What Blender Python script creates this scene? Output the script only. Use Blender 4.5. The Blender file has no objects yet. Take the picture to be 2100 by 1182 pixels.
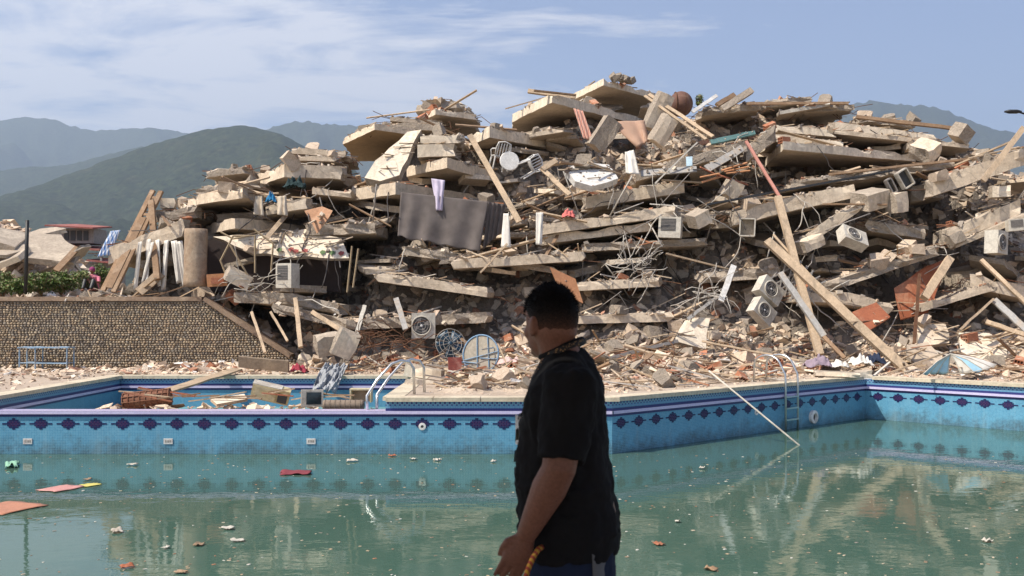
import bpy, bmesh, math, random
import numpy as np
from mathutils import Vector, Matrix, noise, Euler
from mathutils.bvhtree import BVHTree
R = math.radians
scene = bpy.context.scene
col = scene.collection
random.seed(7)
rng = np.random.default_rng(7)

# ------------------------------------------------------------------ camera
F = 2042.0      # focal length in photo pixels (35 mm on a 36 mm sensor)
CH = 1.62       # eye height over the pool deck
cam_d = bpy.data.cameras.new('camera'); cam = bpy.data.objects.new('camera', cam_d); col.objects.link(cam)
cam.location = (0, 0, CH); cam.rotation_euler = (R(90), 0, 0)
cam_d.lens = 35.0; cam_d.sensor_width = 36.0; cam_d.shift_y = 49.0 / 2100.0
cam_d.clip_start = 0.05; cam_d.clip_end = 60000
cam_d.dof.use_dof = True; cam_d.dof.focus_distance = 29.0; cam_d.dof.aperture_fstop = 7.0
scene.camera = cam

# ------------------------------------------------------------------ light
SUN = Vector((-0.54, -0.265, 0.80)).normalized()
elev = math.asin(SUN.z)
world = bpy.data.worlds.new('World'); scene.world = world; world.use_nodes = True
nt = world.node_tree; nt.nodes.clear()
def N(nt, t, **kw):
    n = nt.nodes.new(t)
    for k, v in kw.items():
        if k.startswith('i_'):
            key = k[2:]
            key = int(key) if key.isdigit() else key.replace('_', ' ')
            n.inputs[key].default_value = v
        else: setattr(n, k, v)
    return n
def L(nt, a, b): nt.links.new(a, b)
sky = N(nt, 'ShaderNodeTexSky', sky_type='NISHITA', sun_disc=False, sun_elevation=elev,
        sun_rotation=math.atan2(SUN.x, SUN.y), altitude=200.0, air_density=1.0, dust_density=1.6, ozone_density=1.4)
tc = N(nt, 'ShaderNodeTexCoord')
sep = N(nt, 'ShaderNodeSeparateXYZ'); L(nt, tc.outputs['Generated'], sep.inputs[0])
def M(nt, op, a=None, b=None, c=None, clamp=False):
    n = N(nt, 'ShaderNodeMath', operation=op, use_clamp=clamp)
    for i, x in enumerate((a, b, c)):
        if x is None: continue
        if isinstance(x, (int, float)): n.inputs[i].default_value = x
        else: L(nt, x, n.inputs[i])
    return n.outputs[0]
zc = M(nt, 'ADD', M(nt, 'MAXIMUM', sep.outputs[2], 0.0), 0.16)
cx = M(nt, 'DIVIDE', sep.outputs[0], zc); cy = M(nt, 'DIVIDE', sep.outputs[1], zc)
comb = N(nt, 'ShaderNodeCombineXYZ'); L(nt, cx, comb.inputs[0]); L(nt, cy, comb.inputs[1])
mp = N(nt, 'ShaderNodeMapping'); mp.inputs['Rotation'].default_value = (0, 0, R(38)); mp.inputs['Scale'].default_value = (0.40, 1.05, 1); mp.inputs['Location'].default_value = (3.1, 1.4, 0)
L(nt, comb.outputs[0], mp.inputs[0])
n1 = N(nt, 'ShaderNodeTexNoise', i_Scale=2.3, i_Detail=11.0, i_Roughness=0.66, i_Distortion=0.9); L(nt, mp.outputs[0], n1.inputs['Vector'])
n2 = N(nt, 'ShaderNodeTexNoise', i_Scale=0.55, i_Detail=3.0, i_Roughness=0.5); L(nt, comb.outputs[0], n2.inputs['Vector'])
# a bank of thin cloud towards the left of the valley, breaking up into streaks to the right
az = M(nt, 'MULTIPLY', sep.outputs[0], -0.85)
low = M(nt, 'MULTIPLY', M(nt, 'SUBTRACT', 0.22, sep.outputs[2]), 1.15)
cov = M(nt, 'ADD', M(nt, 'ADD', M(nt, 'MULTIPLY_ADD', n1.outputs['Fac'], 2.2, -0.62), M(nt, 'MULTIPLY', M(nt, 'SUBTRACT', n2.outputs['Fac'], 0.5), 0.55)), M(nt, 'ADD', az, low))
mp3 = N(nt, 'ShaderNodeMapping'); mp3.inputs['Rotation'].default_value = (0, 0, R(20)); mp3.inputs['Scale'].default_value = (1.0, 1.7, 1); L(nt, comb.outputs[0], mp3.inputs[0])
n3 = N(nt, 'ShaderNodeTexNoise', i_Scale=3.2, i_Detail=10.0, i_Roughness=0.62, i_Distortion=0.5); L(nt, mp3.outputs[0], n3.inputs['Vector'])
cov = M(nt, 'ADD', cov, M(nt, 'MULTIPLY_ADD', n3.outputs['Fac'], 1.3, -0.65))
rmp = N(nt, 'ShaderNodeValToRGB'); L(nt, cov, rmp.inputs[0])
rmp.color_ramp.elements[0].position = 0.40; rmp.color_ramp.elements[0].color = (0, 0, 0, 1)
rmp.color_ramp.elements[1].position = 0.82; rmp.color_ramp.elements[1].color = (1, 1, 1, 1)
mx = N(nt, 'ShaderNodeMix', data_type='RGBA'); L(nt, M(nt, 'MULTIPLY', rmp.outputs[0], 0.86), mx.inputs[0])
tint = N(nt, 'ShaderNodeMix', data_type='RGBA', blend_type='MULTIPLY'); tint.inputs[0].default_value = 1.0
L(nt, sky.outputs[0], tint.inputs[6]); tint.inputs[7].default_value = (1.06, 0.97, 1.04, 1)
L(nt, tint.outputs[2], mx.inputs[6]); mx.inputs[7].default_value = (6.3, 6.2, 6.5, 1)
bg = N(nt, 'ShaderNodeBackground', i_Strength=0.115); L(nt, mx.outputs[2], bg.inputs[0])
wo = N(nt, 'ShaderNodeOutputWorld'); L(nt, bg.outputs[0], wo.inputs[0])
sl = bpy.data.lights.new('sun', 'SUN'); sl.energy = 5.0; sl.angle = R(0.6); sl.color = (1.0, 0.93, 0.82)
so = bpy.data.objects.new('sun', sl); col.objects.link(so); so.location = (-30, -15, 40)
so.rotation_euler = (-SUN).to_track_quat('-Z', 'Y').to_euler()
vs = scene.view_settings; vs.view_transform = 'Standard'; vs.look = 'None'; vs.exposure = 0.60; vs.gamma = 1.0
scene.cycles.max_bounces = 6; scene.cycles.diffuse_bounces = 3; scene.cycles.glossy_bounces = 3
scene.cycles.transparent_max_bounces = 6; scene.cycles.volume_bounces = 0
scene.cycles.use_denoising = True

# ------------------------------------------------------------------ helpers
def P(px, py, d):
    """world point seen at photo pixel (px, py) at distance d"""
    return Vector(((px - 1050) / F * d, d, CH + (640 - py) / F * d))
def tag(o, label=None, cat=None, group=None, kind=None):
    if label: o['label'] = label
    if cat: o['category'] = cat; o['kind'] = 'thing'
    if group: o['group'] = group
    if kind: o['kind'] = kind
    return o
def empty(name, loc=(0, 0, 0), label=None, cat=None, group=None):
    o = bpy.data.objects.new(name, None); col.objects.link(o); o.location = loc; o.empty_display_size = 0.2
    return tag(o, label, cat, group)
COLV, COLF = [], []          # collision soup for resting debris on what is already built
def collide(vs_, fs_):
    b = len(COLV); COLV.extend(vs_); COLF.extend([[i + b for i in f] for f in fs_])
class MB:
    def __init__(s): s.v = []; s.f = []; s.m = []; s.uv = []
    def add(s, vs_, fs_, mi=0, uvs=None):
        b = len(s.v); s.v.extend([Vector(x) for x in vs_])
        for k, f in enumerate(fs_):
            s.f.append([i + b for i in f]); s.m.append(mi if isinstance(mi, int) else mi[k])
            s.uv.append(uvs[k] if uvs else None)
        return s
    def box(s, c, size, rot=None, mi=0, jit=0.0):
        c = Vector(c); h = [x / 2 for x in size]
        vs_ = []
        for x in (-1, 1):
            for y in (-1, 1):
                for z in (-1, 1):
                    p = Vector((x * h[0], y * h[1], z * h[2]))
                    if jit: p += Vector((random.uniform(-jit, jit), random.uniform(-jit, jit), random.uniform(-jit, jit)))
                    if rot: p = rot @ p
                    vs_.append(c + p)
        return s.add(vs_, [(0, 1, 3, 2), (4, 6, 7, 5), (0, 4, 5, 1), (2, 3, 7, 6), (0, 2, 6, 4), (1, 5, 7, 3)], mi)
    def bar(s, a, b, w, t, up=(0, 0, 1), mi=0):
        """rectangular bar from a to b, width w (sideways), thickness t (along up)"""
        a, b = Vector(a), Vector(b); d = (b - a).normalized(); up = Vector(up)
        sd = d.cross(up)
        if sd.length < 1e-4: sd = d.cross(Vector((0, 1, 0)))
        sd.normalize(); u = sd.cross(d).normalized()
        vs_ = []
        for p in (a, b):
            for i, j in ((-1, -1), (1, -1), (1, 1), (-1, 1)): vs_.append(p + sd * (i * w / 2) + u * (j * t / 2))
        return s.add(vs_, [(3, 2, 1, 0), (4, 5, 6, 7), (0, 1, 5, 4), (1, 2, 6, 5), (2, 3, 7, 6), (3, 0, 4, 7)], mi)
    def tube(s, pts, r, n=6, mi=0, cap=True):
        pts = [Vector(p) for p in pts]; rs = r if isinstance(r, (list, tuple)) else [r] * len(pts)
        vs_ = []; fs_ = []; prev = None
        for i, p in enumerate(pts):
            t = (pts[min(i + 1, len(pts) - 1)] - pts[max(i - 1, 0)])
            t = t.normalized() if t.length > 1e-6 else Vector((0, 0, 1))
            if prev is None:
                prev = t.cross(Vector((0, 0, 1)))
                if prev.length < 1e-3: prev = t.cross(Vector((1, 0, 0)))
            a = (prev - t * prev.dot(t)).normalized(); prev = a; b = t.cross(a)
            for k in range(n):
                an = 2 * math.pi * k / n; vs_.append(p + (a * math.cos(an) + b * math.sin(an)) * rs[i])
        for i in range(len(pts) - 1):
            for k in range(n):
                k2 = (k + 1) % n; fs_.append((i * n + k, i * n + k2, (i + 1) * n + k2, (i + 1) * n + k))
        if cap:
            fs_.append(tuple(range(n))[::-1]); fs_.append(tuple(range((len(pts) - 1) * n, len(pts) * n)))
        return s.add(vs_, fs_, mi)
    def loft(s, rings, mi=0, cap=True, closed=True):
        n = len(rings[0]); vs_ = [p for r in rings for p in r]; fs_ = []
        for i in range(len(rings) - 1):
            for k in range(n if closed else n - 1):
                k2 = (k + 1) % n; fs_.append((i * n + k, i * n + k2, (i + 1) * n + k2, (i + 1) * n + k))
        if cap and closed:
            fs_.append(tuple(range(n))[::-1]); fs_.append(tuple(range((len(rings) - 1) * n, len(rings) * n)))
        return s.add(vs_, fs_, mi)
    def ball(s, c, r, rot=None, nu=14, nv=9, mi=0):
        c = Vector(c); rings = []
        for i in range(1, nv):
            th = math.pi * i / nv; ring = []
            for k in range(nu):
                an = 2 * math.pi * k / nu
                p = Vector((r[0] * math.sin(th) * math.cos(an), r[1] * math.sin(th) * math.sin(an), -r[2] * math.cos(th)))
                ring.append(c + (rot @ p if rot else p))
            rings.append(ring)
        return s.loft(rings, mi)
    def grid(s, fn, nu, nv, mi=0, thick=0.0, nrm=None):
        """sheet fn(u, v) with u, v in 0..1; thick > 0 gives it a back"""
        vs_ = [Vector(fn(i / nu, j / nv)) for j in range(nv + 1) for i in range(nu + 1)]; w = nu + 1
        fs_ = [(j * w + i, j * w + i + 1, (j + 1) * w + i + 1, (j + 1) * w + i) for j in range(nv) for i in range(nu)]
        if thick:
            m = len(vs_); nn = Vector(nrm) * thick
            vs_ += [p + nn for p in vs_]; fs_ += [tuple(i + m for i in f[::-1]) for f in fs_]
            edge = [i for i in range(w)] + [j * w + nu for j in range(1, nv + 1)] + [nv * w + i for i in range(nu - 1, -1, -1)] + [j * w for j in range(nv - 1, 0, -1)]
            for a, b in zip(edge, edge[1:] + edge[:1]): fs_.append((b, a, a + m, b + m))
        return s.add(vs_, fs_, mi)
    def build(s, name, mats, parent=None, smooth=False, origin=None, col_=False, base=True):
        if not isinstance(mats, (list, tuple)): mats = [mats]
        if col_: collide(s.v, s.f)
        xs = [p.x for p in s.v]; ys = [p.y for p in s.v]; zs = [p.z for p in s.v]
        if origin is None: origin = Vector(((min(xs) + max(xs)) / 2, (min(ys) + max(ys)) / 2, min(zs)))
        origin = Vector(origin)
        me = bpy.data.meshes.new(name); me.from_pydata([p - origin for p in s.v], [], s.f)
        for m in mats: me.materials.append(m)
        if len(mats) > 1: me.polygons.foreach_set('material_index', s.m)
        if any(u is not None for u in s.uv):
            ul = me.uv_layers.new(name='uv')
            for pl, u in zip(me.polygons, s.uv):
                if u:
                    for li, c in zip(pl.loop_indices, u): ul.data[li].uv = c
        if smooth: me.polygons.foreach_set('use_smooth', [True] * len(me.polygons))
        me.update()
        o = bpy.data.objects.new(name, me); col.objects.link(o)
        if parent is not None:
            o.parent = parent; o.location = origin - wloc(parent)
        else: o.location = origin
        return o
def wloc(o):
    p = Vector(o.location)
    while o.parent is not None: o = o.parent; p = p + Vector(o.location)
    return p
def npmesh(name, V, Fq, mats, mi=None, smooth=False, parent=None):
    """fast mesh from numpy arrays (V n*3, Fq m*k) with all faces k-gons"""
    me = bpy.data.meshes.new(name); k = Fq.shape[1]
    me.vertices.add(len(V)); me.vertices.foreach_set('co', np.ascontiguousarray(V, dtype=np.float32).ravel())
    me.loops.add(Fq.size); me.loops.foreach_set('vertex_index', np.ascontiguousarray(Fq, dtype=np.int32).ravel())
    me.polygons.add(len(Fq)); me.polygons.foreach_set('loop_start', np.arange(0, Fq.size, k, dtype=np.int32))
    me.polygons.foreach_set('loop_total', np.full(len(Fq), k, dtype=np.int32))
    me.polygons.foreach_set('use_smooth', np.full(len(Fq), bool(smooth)))
    for m in (mats if isinstance(mats, (list, tuple)) else [mats]): me.materials.append(m)
    if mi is not None: me.polygons.foreach_set('material_index', mi.astype(np.int32))
    me.update(calc_edges=True); me.validate()
    o = bpy.data.objects.new(name, me); col.objects.link(o)
    if parent: o.parent = parent
    return o
def rotz(a): return Matrix.Rotation(a, 3, 'Z')
def rot3(x=0, y=0, z=0): return Euler((x, y, z), 'XYZ').to_matrix()

# ------------------------------------------------------------------ materials
MATS = {}
def ramp(nt, fac, stops, interp='LINEAR'):
    r = N(nt, 'ShaderNodeValToRGB'); L(nt, fac, r.inputs[0]); cr = r.color_ramp; cr.interpolation = interp
    while len(cr.elements) < len(stops): cr.elements.new(0.5)
    for e, (p, c) in zip(cr.elements, stops): e.position = p; e.color = (*c, 1)
    return r.outputs[0]
def mixc(nt, fac, a, b, blend='MIX'):
    m = N(nt, 'ShaderNodeMix', data_type='RGBA', blend_type=blend)
    for i, x in ((0, fac), (6, a), (7, b)):
        if isinstance(x, (int, float)): m.inputs[i].default_value = x
        elif isinstance(x, tuple): m.inputs[i].default_value = (*x, 1)
        else: L(nt, x, m.inputs[i])
    return m.outputs[2]
def newmat(name):
    m = bpy.data.materials.new(name); m.use_nodes = True; t = m.node_tree; t.nodes.clear()
    out = N(t, 'ShaderNodeOutputMaterial'); b = N(t, 'ShaderNodeBsdfPrincipled'); L(t, b.outputs[0], out.inputs[0])
    return m, t, b, out
def coords(t, world_=False, scale=(1, 1, 1)):
    """object coordinates shifted by a per-object random amount, or world position"""
    if world_:
        g = N(t, 'ShaderNodeNewGeometry'); v = g.outputs['Position']
    else:
        c = N(t, 'ShaderNodeTexCoord'); oi = N(t, 'ShaderNodeObjectInfo')
        a = N(t, 'ShaderNodeVectorMath', operation='ADD'); L(t, c.outputs['Object'], a.inputs[0])
        s = M(t, 'MULTIPLY', oi.outputs['Random'], 57.0); L(t, s, a.inputs[1]); v = a.outputs[0]
    if scale != (1, 1, 1):
        mp = N(t, 'ShaderNodeMapping'); mp.inputs['Scale'].default_value = scale; L(t, v, mp.inputs[0]); v = mp.outputs[0]
    return v
def tnoise(t, v, scale, detail=5.0, rough=0.6, dist=0.0):
    n = N(t, 'ShaderNodeTexNoise', i_Scale=scale, i_Detail=detail, i_Roughness=rough, i_Distortion=dist); L(t, v, n.inputs['Vector'])
    return n.outputs['Fac']
def bump(t, b, h, strength=0.4, dist=0.02):
    n = N(t, 'ShaderNodeBump', i_Strength=strength, i_Distance=dist); L(t, h, n.inputs['Height']); L(t, n.outputs[0], b.inputs['Normal'])
def surf(name, c1, c2, c3=None, scale=1.5, fine=14.0, rough=0.85, bstr=0.5, bdist=0.02, stretch=(1, 1, 1), world_=False, spec=0.3, metal=0.0, dirt=0.45, rand=0.0, crack=0.0):
    """weathered surface: two tones, a dirt tone with a shape of its own, fine relief"""
    m, t, b, out = newmat(name); v = coords(t, world_, stretch)
    a = tnoise(t, v, scale, 6, 0.62, 0.3); f = tnoise(t, v, fine, 5, 0.7)
    c = mixc(t, M(t, 'MULTIPLY_ADD', M(t, 'SUBTRACT', a, 0.5), 2.6, 0.5, clamp=True), c1, c2)
    if c3:
        d = tnoise(t, v, scale * 0.63 + 0.37, 7, 0.7, 0.8)
        k = ramp(t, d, [(0.5, (0, 0, 0)), (0.68, (1, 1, 1))]); c = mixc(t, M(t, 'MULTIPLY', k, dirt * 2), c, c3)
    c = mixc(t, 0.55, c, ramp(t, f, [(0.3, (0.55, 0.55, 0.55)), (0.7, (1.25, 1.25, 1.25))]), 'MULTIPLY')
    if crack:      # hairline cracks and rain streaks
        vo = N(t, 'ShaderNodeTexVoronoi', feature='DISTANCE_TO_EDGE', i_Scale=crack)
        wv = N(t, 'ShaderNodeMix', data_type='VECTOR'); wv.inputs[0].default_value = 0.18; L(t, v, wv.inputs[4])
        nn = N(t, 'ShaderNodeTexNoise', i_Scale=2.5, i_Detail=4.0); L(t, v, nn.inputs['Vector']); L(t, nn.outputs['Color'], wv.inputs[5]); L(t, wv.outputs[1], vo.inputs['Vector'])
        ck = M(t, 'MULTIPLY', ramp(t, vo.outputs['Distance'], [(0.002, (1, 1, 1)), (0.009, (0, 0, 0))]), M(t, 'GREATER_THAN', a, 0.47)); c = mixc(t, M(t, 'MULTIPLY', ck, 0.4), c, (0.10, 0.08, 0.06))
        mp2 = N(t, 'ShaderNodeMapping'); mp2.inputs['Scale'].default_value = (3.5, 3.5, 0.5); L(t, v, mp2.inputs[0]); st = tnoise(t, mp2.outputs[0], 1.6, 5, 0.65)
        c = mixc(t, M(t, 'MULTIPLY', ramp(t, st, [(0.5, (0, 0, 0)), (0.72, (1, 1, 1))]), 0.45), c, (0.33, 0.26, 0.19))
    if rand:
        oi = N(t, 'ShaderNodeObjectInfo')
        hs = N(t, 'ShaderNodeHueSaturation'); L(t, c, hs.inputs['Color'])
        L(t, M(t, 'MULTIPLY_ADD', oi.outputs['Random'], rand, 1 - rand / 2), hs.inputs['Value']); c = hs.outputs[0]
    L(t, c, b.inputs['Base Color']); b.inputs['Roughness'].default_value = rough; b.inputs['Metallic'].default_value = metal
    b.inputs['Specular IOR Level'].default_value = spec
    bump(t, b, M(t, 'ADD', f, M(t, 'MULTIPLY', a, 0.6)), bstr, bdist)
    MATS[name] = m; return m
def islands(name, stops, rough=0.9, fine=20.0, bstr=0.5, world_=True, spec=0.2):
    """loose pieces: each mesh island takes a tone of its own"""
    m, t, b, out = newmat(name); g = N(t, 'ShaderNodeNewGeometry')
    c = ramp(t, g.outputs['Random Per Island'], stops, 'CONSTANT')
    v = coords(t, world_); f = tnoise(t, v, fine, 5, 0.7); a = tnoise(t, v, 3.0, 4, 0.6)
    c = mixc(t, 0.6, c, ramp(t, f, [(0.3, (0.55, 0.53, 0.5)), (0.7, (1.25, 1.25, 1.25))]), 'MULTIPLY')
    c = mixc(t, M(t, 'MULTIPLY', ramp(t, a, [(0.45, (0, 0, 0)), (0.7, (1, 1, 1))]), 0.35), c, (0.42, 0.34, 0.26))
    L(t, c, b.inputs['Base Color']); b.inputs['Roughness'].default_value = rough; b.inputs['Specular IOR Level'].default_value = spec
    bump(t, b, f, bstr, 0.02); MATS[name] = m; return m
def plain(name, c, rough=0.5, metal=0.0, var=0.12, scale=8.0, spec=0.4, bstr=0.15):
    return surf(name, tuple(x * (1 - var) for x in c), tuple(min(1, x * (1 + var)) for x in c), None, scale, scale * 5, rough, bstr, 0.005, spec=spec, metal=metal)
CREAM = surf('cream_render', (0.73, 0.61, 0.46), (0.64, 0.52, 0.385), (0.40, 0.31, 0.22), 0.9, 9, 0.9, 0.6, 0.03, (1, 1, 1), dirt=0.36, rand=0.25, crack=1.1)
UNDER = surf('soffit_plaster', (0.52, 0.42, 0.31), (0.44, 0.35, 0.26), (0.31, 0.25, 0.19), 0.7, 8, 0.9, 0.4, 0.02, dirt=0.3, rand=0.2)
SCREED = surf('dusty_screed', (0.46, 0.38, 0.295), (0.35, 0.29, 0.225), (0.56, 0.47, 0.36), 1.6, 10, 0.95, 0.9, 0.05)
BROKEN = surf('broken_concrete', (0.47, 0.39, 0.305), (0.34, 0.285, 0.225), (0.56, 0.46, 0.35), 2.5, 13, 0.95, 1.0, 0.08)
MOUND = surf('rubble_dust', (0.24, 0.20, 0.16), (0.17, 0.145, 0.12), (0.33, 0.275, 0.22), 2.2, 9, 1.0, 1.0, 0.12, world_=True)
FIELD = surf('plaster_dust', (0.62, 0.49, 0.365), (0.50, 0.39, 0.29), (0.70, 0.58, 0.45), 2.6, 11, 1.0, 1.0, 0.08, world_=True)
DEBRIS = islands('debris_tones', [(0, (0.50, 0.41, 0.32)), (0.16, (0.36, 0.31, 0.26)), (0.36, (0.60, 0.52, 0.42)), (0.48, (0.25, 0.215, 0.18)), (0.66, (0.50, 0.38, 0.27)), (0.80, (0.40, 0.20, 0.125)), (0.85, (0.60, 0.47, 0.35)), (0.94, (0.17, 0.12, 0.09))])
PALE = islands('plaster_tones', [(0, (0.72, 0.57, 0.42)), (0.2, (0.60, 0.46, 0.34)), (0.36, (0.78, 0.67, 0.53)), (0.5, (0.50, 0.39, 0.30)), (0.62, (0.60, 0.45, 0.34)), (0.75, (0.46, 0.25, 0.17)), (0.80, (0.66, 0.53, 0.41)), (0.92, (0.22, 0.16, 0.12)), (0.96, (0.75, 0.73, 0.70))])
BRICKT = islands('hollow_brick_tones', [(0, (0.40, 0.18, 0.105)), (0.3, (0.47, 0.25, 0.16)), (0.6, (0.33, 0.15, 0.09)), (0.75, (0.55, 0.37, 0.27))])
STICKT = islands('stick_tones', [(0, (0.42, 0.31, 0.20)), (0.25, (0.26, 0.18, 0.12)), (0.45, (0.54, 0.43, 0.31)), (0.65, (0.20, 0.17, 0.15)), (0.8, (0.60, 0.56, 0.50)), (0.92, (0.34, 0.15, 0.08))])
WOODL = surf('pale_timber', (0.56, 0.42, 0.28), (0.43, 0.32, 0.215), (0.30, 0.23, 0.16), 3.0, 22, 0.85, 0.6, 0.015, (1, 1, 0.5), dirt=0.5, rand=0.3)
WOODD = surf('weathered_timber', (0.30, 0.19, 0.11), (0.22, 0.14, 0.085), (0.38, 0.27, 0.18), 2.0, 16, 0.85, 0.5, 0.01, rand=0.25)
WOODR = surf('red_brown_veneer', (0.36, 0.12, 0.055), (0.28, 0.09, 0.045), (0.42, 0.22, 0.13), 2.0, 16, 0.6, 0.3, 0.01, rand=0.25)
STEEL = plain('dull_steel', (0.30, 0.27, 0.24), 0.6, 0.4)
CHROME = plain('stainless_tube', (0.62, 0.62, 0.60), 0.28, 0.9, 0.05, bstr=0.03)
WHITEM = surf('off_white_enamel', (0.58, 0.54, 0.46), (0.48, 0.44, 0.37), (0.32, 0.26, 0.20), 2.2, 14, 0.65, 0.3, 0.01, dirt=0.42)
WHITEP = surf('white_plastic', (0.74, 0.72, 0.68), (0.66, 0.64, 0.60), (0.50, 0.43, 0.35), 2, 14, 0.5, 0.15, 0.005, dirt=0.28)
DARKM = plain('dark_grille', (0.06, 0.06, 0.06), 0.6)
BLACKM = plain('black_iron', (0.02, 0.02, 0.02), 0.5)
RUSTY = surf('rusty_iron', (0.16, 0.075, 0.04), (0.10, 0.05, 0.03), (0.2, 0.11, 0.06), 6, 30, 0.9, 0.4, 0.01)
BLUEM = surf('blue_painted_steel', (0.16, 0.27, 0.40), (0.20, 0.33, 0.46), (0.3, 0.25, 0.2), 3, 20, 0.5, 0.2, 0.005)
GREYM = surf('grey_sheet_metal', (0.42, 0.40, 0.37), (0.33, 0.315, 0.29), (0.42, 0.33, 0.24), 2.5, 14, 0.7, 0.3, 0.01, metal=0.0)
def cloth(name, c, rough=0.95, stripes=None):
    m, t, b, out = newmat(name); v = coords(t); f = tnoise(t, v, 60, 3, 0.6); a = tnoise(t, v, 3, 4, 0.6)
    cc = mixc(t, 0.5, c, ramp(t, a, [(0.3, (0.6, 0.6, 0.6)), (0.7, (1.3, 1.3, 1.3))]), 'MULTIPLY')
    if stripes:
        w = N(t, 'ShaderNodeTexWave', i_Scale=stripes[1], i_Distortion=0.5); L(t, v, w.inputs['Vector'])
        cc = mixc(t, ramp(t, w.outputs['Fac'], [(0.45, (0, 0, 0)), (0.55, (1, 1, 1))]), cc, stripes[0])
    L(t, cc, b.inputs['Base Color']); b.inputs['Roughness'].default_value = rough; b.inputs['Specular IOR Level'].default_value = 0.15
    bump(t, b, f, 0.3, 0.004); MATS[name] = m; return m
# ================================================================== SETTING
def lerp_table(tb, x):
    if x <= tb[0][0]: return tb[0][1]
    for (a, b), (c, d) in zip(tb, tb[1:]):
        if x <= c: return b + (d - b) * (x - a) / (c - a)
    return tb[-1][1]
def sstep(a, b, x):
    t = min(1, max(0, (x - a) / (b - a))); return t * t * (3 - 2 * t)
# ---- ground
GROUND = surf('dry_ground', (0.20, 0.16, 0.11), (0.13, 0.13, 0.07), (0.09, 0.11, 0.045), 0.05, 1.5, 1.0, 0.6, 0.05, world_=True)
DECKM = surf('deck_paving', (0.47, 0.38, 0.29), (0.40, 0.32, 0.25), (0.33, 0.25, 0.18), 0.8, 10, 0.95, 0.5, 0.02, world_=True)
DECK_POLYS = [[(-40, 18.9), (-10.3, 18.9), (-10.3, 60), (-40, 60)], [(-10.3, 25.7), (-2.1, 25.7), (-2.1, 60), (-10.3, 60)],
              [(-2.1, 19.2), (1.78, 19.2), (1.78, 60), (-2.1, 60)], [(1.78, 19.2), (8.93, 25.6), (17.7, 16.5), (60, 16.5), (60, 60), (1.78, 60)],
              [(-40, -20), (60, -20), (60, 4.0), (-40, 4.0)], [(-40, 4.0), (-14.3, 4.0), (-14.3, 18.9), (-40, 18.9)],
              [(11.2, 4.0), (60, 4.0), (60, 16.5), (17.7, 16.5)]]
mb = MB()
for pl in DECK_POLYS: mb.add([(x, y, -0.012) for x, y in pl], [list(range(len(pl)))])
tag(mb.build('deck_pavement', DECKM, origin=(0, 0, 0), col_=True), kind='structure')
mb = MB(); E = 14000
for x0, x1, y0, y1 in ((-E, E, 60, E), (-E, E, -E, -20), (-E, -40, -20, 60), (60, E, -20, 60)):
    mb.add([(x0, y0, -0.03), (x1, y0, -0.03), (x1, y1, -0.03), (x0, y1, -0.03)], [(0, 1, 2, 3)])
tag(mb.build('ground', GROUND, origin=(0, 0, 0)), kind='structure')
# ---- mountains
m, t, b, out = newmat('forested_slope'); v = coords(t, True)
a = tnoise(t, v, 0.0022, 7, 0.6); f = tnoise(t, v, 0.045, 8, 0.8); g = tnoise(t, v, 0.012, 5, 0.7)
c = mixc(t, a, (0.024, 0.040, 0.016), (0.056, 0.062, 0.030))
c = mixc(t, M(t, 'MULTIPLY', ramp(t, g, [(0.55, (0, 0, 0)), (0.72, (1, 1, 1))]), 0.5), c, (0.085, 0.075, 0.038))
c = mixc(t, 0.8, c, ramp(t, f, [(0.38, (0.25, 0.25, 0.25)), (0.62, (1.9, 1.9, 1.9))]), 'MULTIPLY')
L(t, c, b.inputs['Base Color']); b.inputs['Roughness'].default_value = 1.0; b.inputs['Specular IOR Level'].default_value = 0.05
bump(t, b, f, 1.0, 14.0); FOREST = m
def mountain(name, D, ridge, front, back, seed, amp=0.22, nu=230, nv=80):
    x0, x1 = ridge[0][0], ridge[-1][0]
    V = []
    for j in range(nv + 1):
        vv = -1 + 2 * j / nv
        for i in range(nu + 1):
            px = x0 + (x1 - x0) * i / nu
            pyr = lerp_table(ridge, px) * 0.5 + 0.25 * (lerp_table(ridge, px - 14) + lerp_table(ridge, px + 14))
            zr = CH + (640 - pyr) / F * D
            x = (px - 1050) / F * D
            y = D + (front if vv < 0 else back) * vv
            n1_ = noise.fractal(Vector((x * 0.0016, y * 0.0009, seed)), 1.0, 2.1, 6)
            n2_ = noise.fractal(Vector((x * 0.006, y * 0.004, seed + 5)), 1.0, 2.1, 5)
            s = 1 - abs(vv); s2 = s ** 0.95
            w = 4 * s * (1 - s)
            z = zr * (s2 + amp * w * n1_ + 0.06 * w * n2_) + zr * 0.012 * noise.fractal(Vector((x * 0.02, y * 0.02, seed)), 1, 2, 4)
            z *= sstep(0, 0.08, i / nu) * sstep(0, 0.08, 1 - i / nu) if ridge[0][0] > -900 else 1
            V.append((x * (y / D), y, max(z, -2)))
    w = nu + 1
    Fq = np.array([(j * w + i, j * w + i + 1, (j + 1) * w + i + 1, (j + 1) * w + i) for j in range(nv) for i in range(nu)])
    o = npmesh(name, np.array(V), Fq, FOREST, smooth=True)
    return tag(o, kind='structure')
mountain('mountain_ridge', 8600, [(-1400, 300), (-500, 262), (-100, 250), (0, 246), (90, 242), (130, 251), (160, 263), (200, 268), (300, 263), (350, 267), (385, 273), (450, 292), (700, 330), (1000, 400)], 2600, 2500, 1.3)
mountain('mountain_ridge', 5400, [(-1400, 380), (-300, 362), (0, 350), (60, 344), (140, 338), (230, 316), (330, 290), (420, 280), (520, 300), (700, 360)], 1900, 1500, 7.7)
mountain('mountain_ridge', 7200, [(350, 360), (480, 288), (555, 262), (610, 249), (650, 253), (700, 258), (760, 257), (900, 280), (1200, 300), (1500, 330)], 2100, 1500, 3.1)
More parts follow.
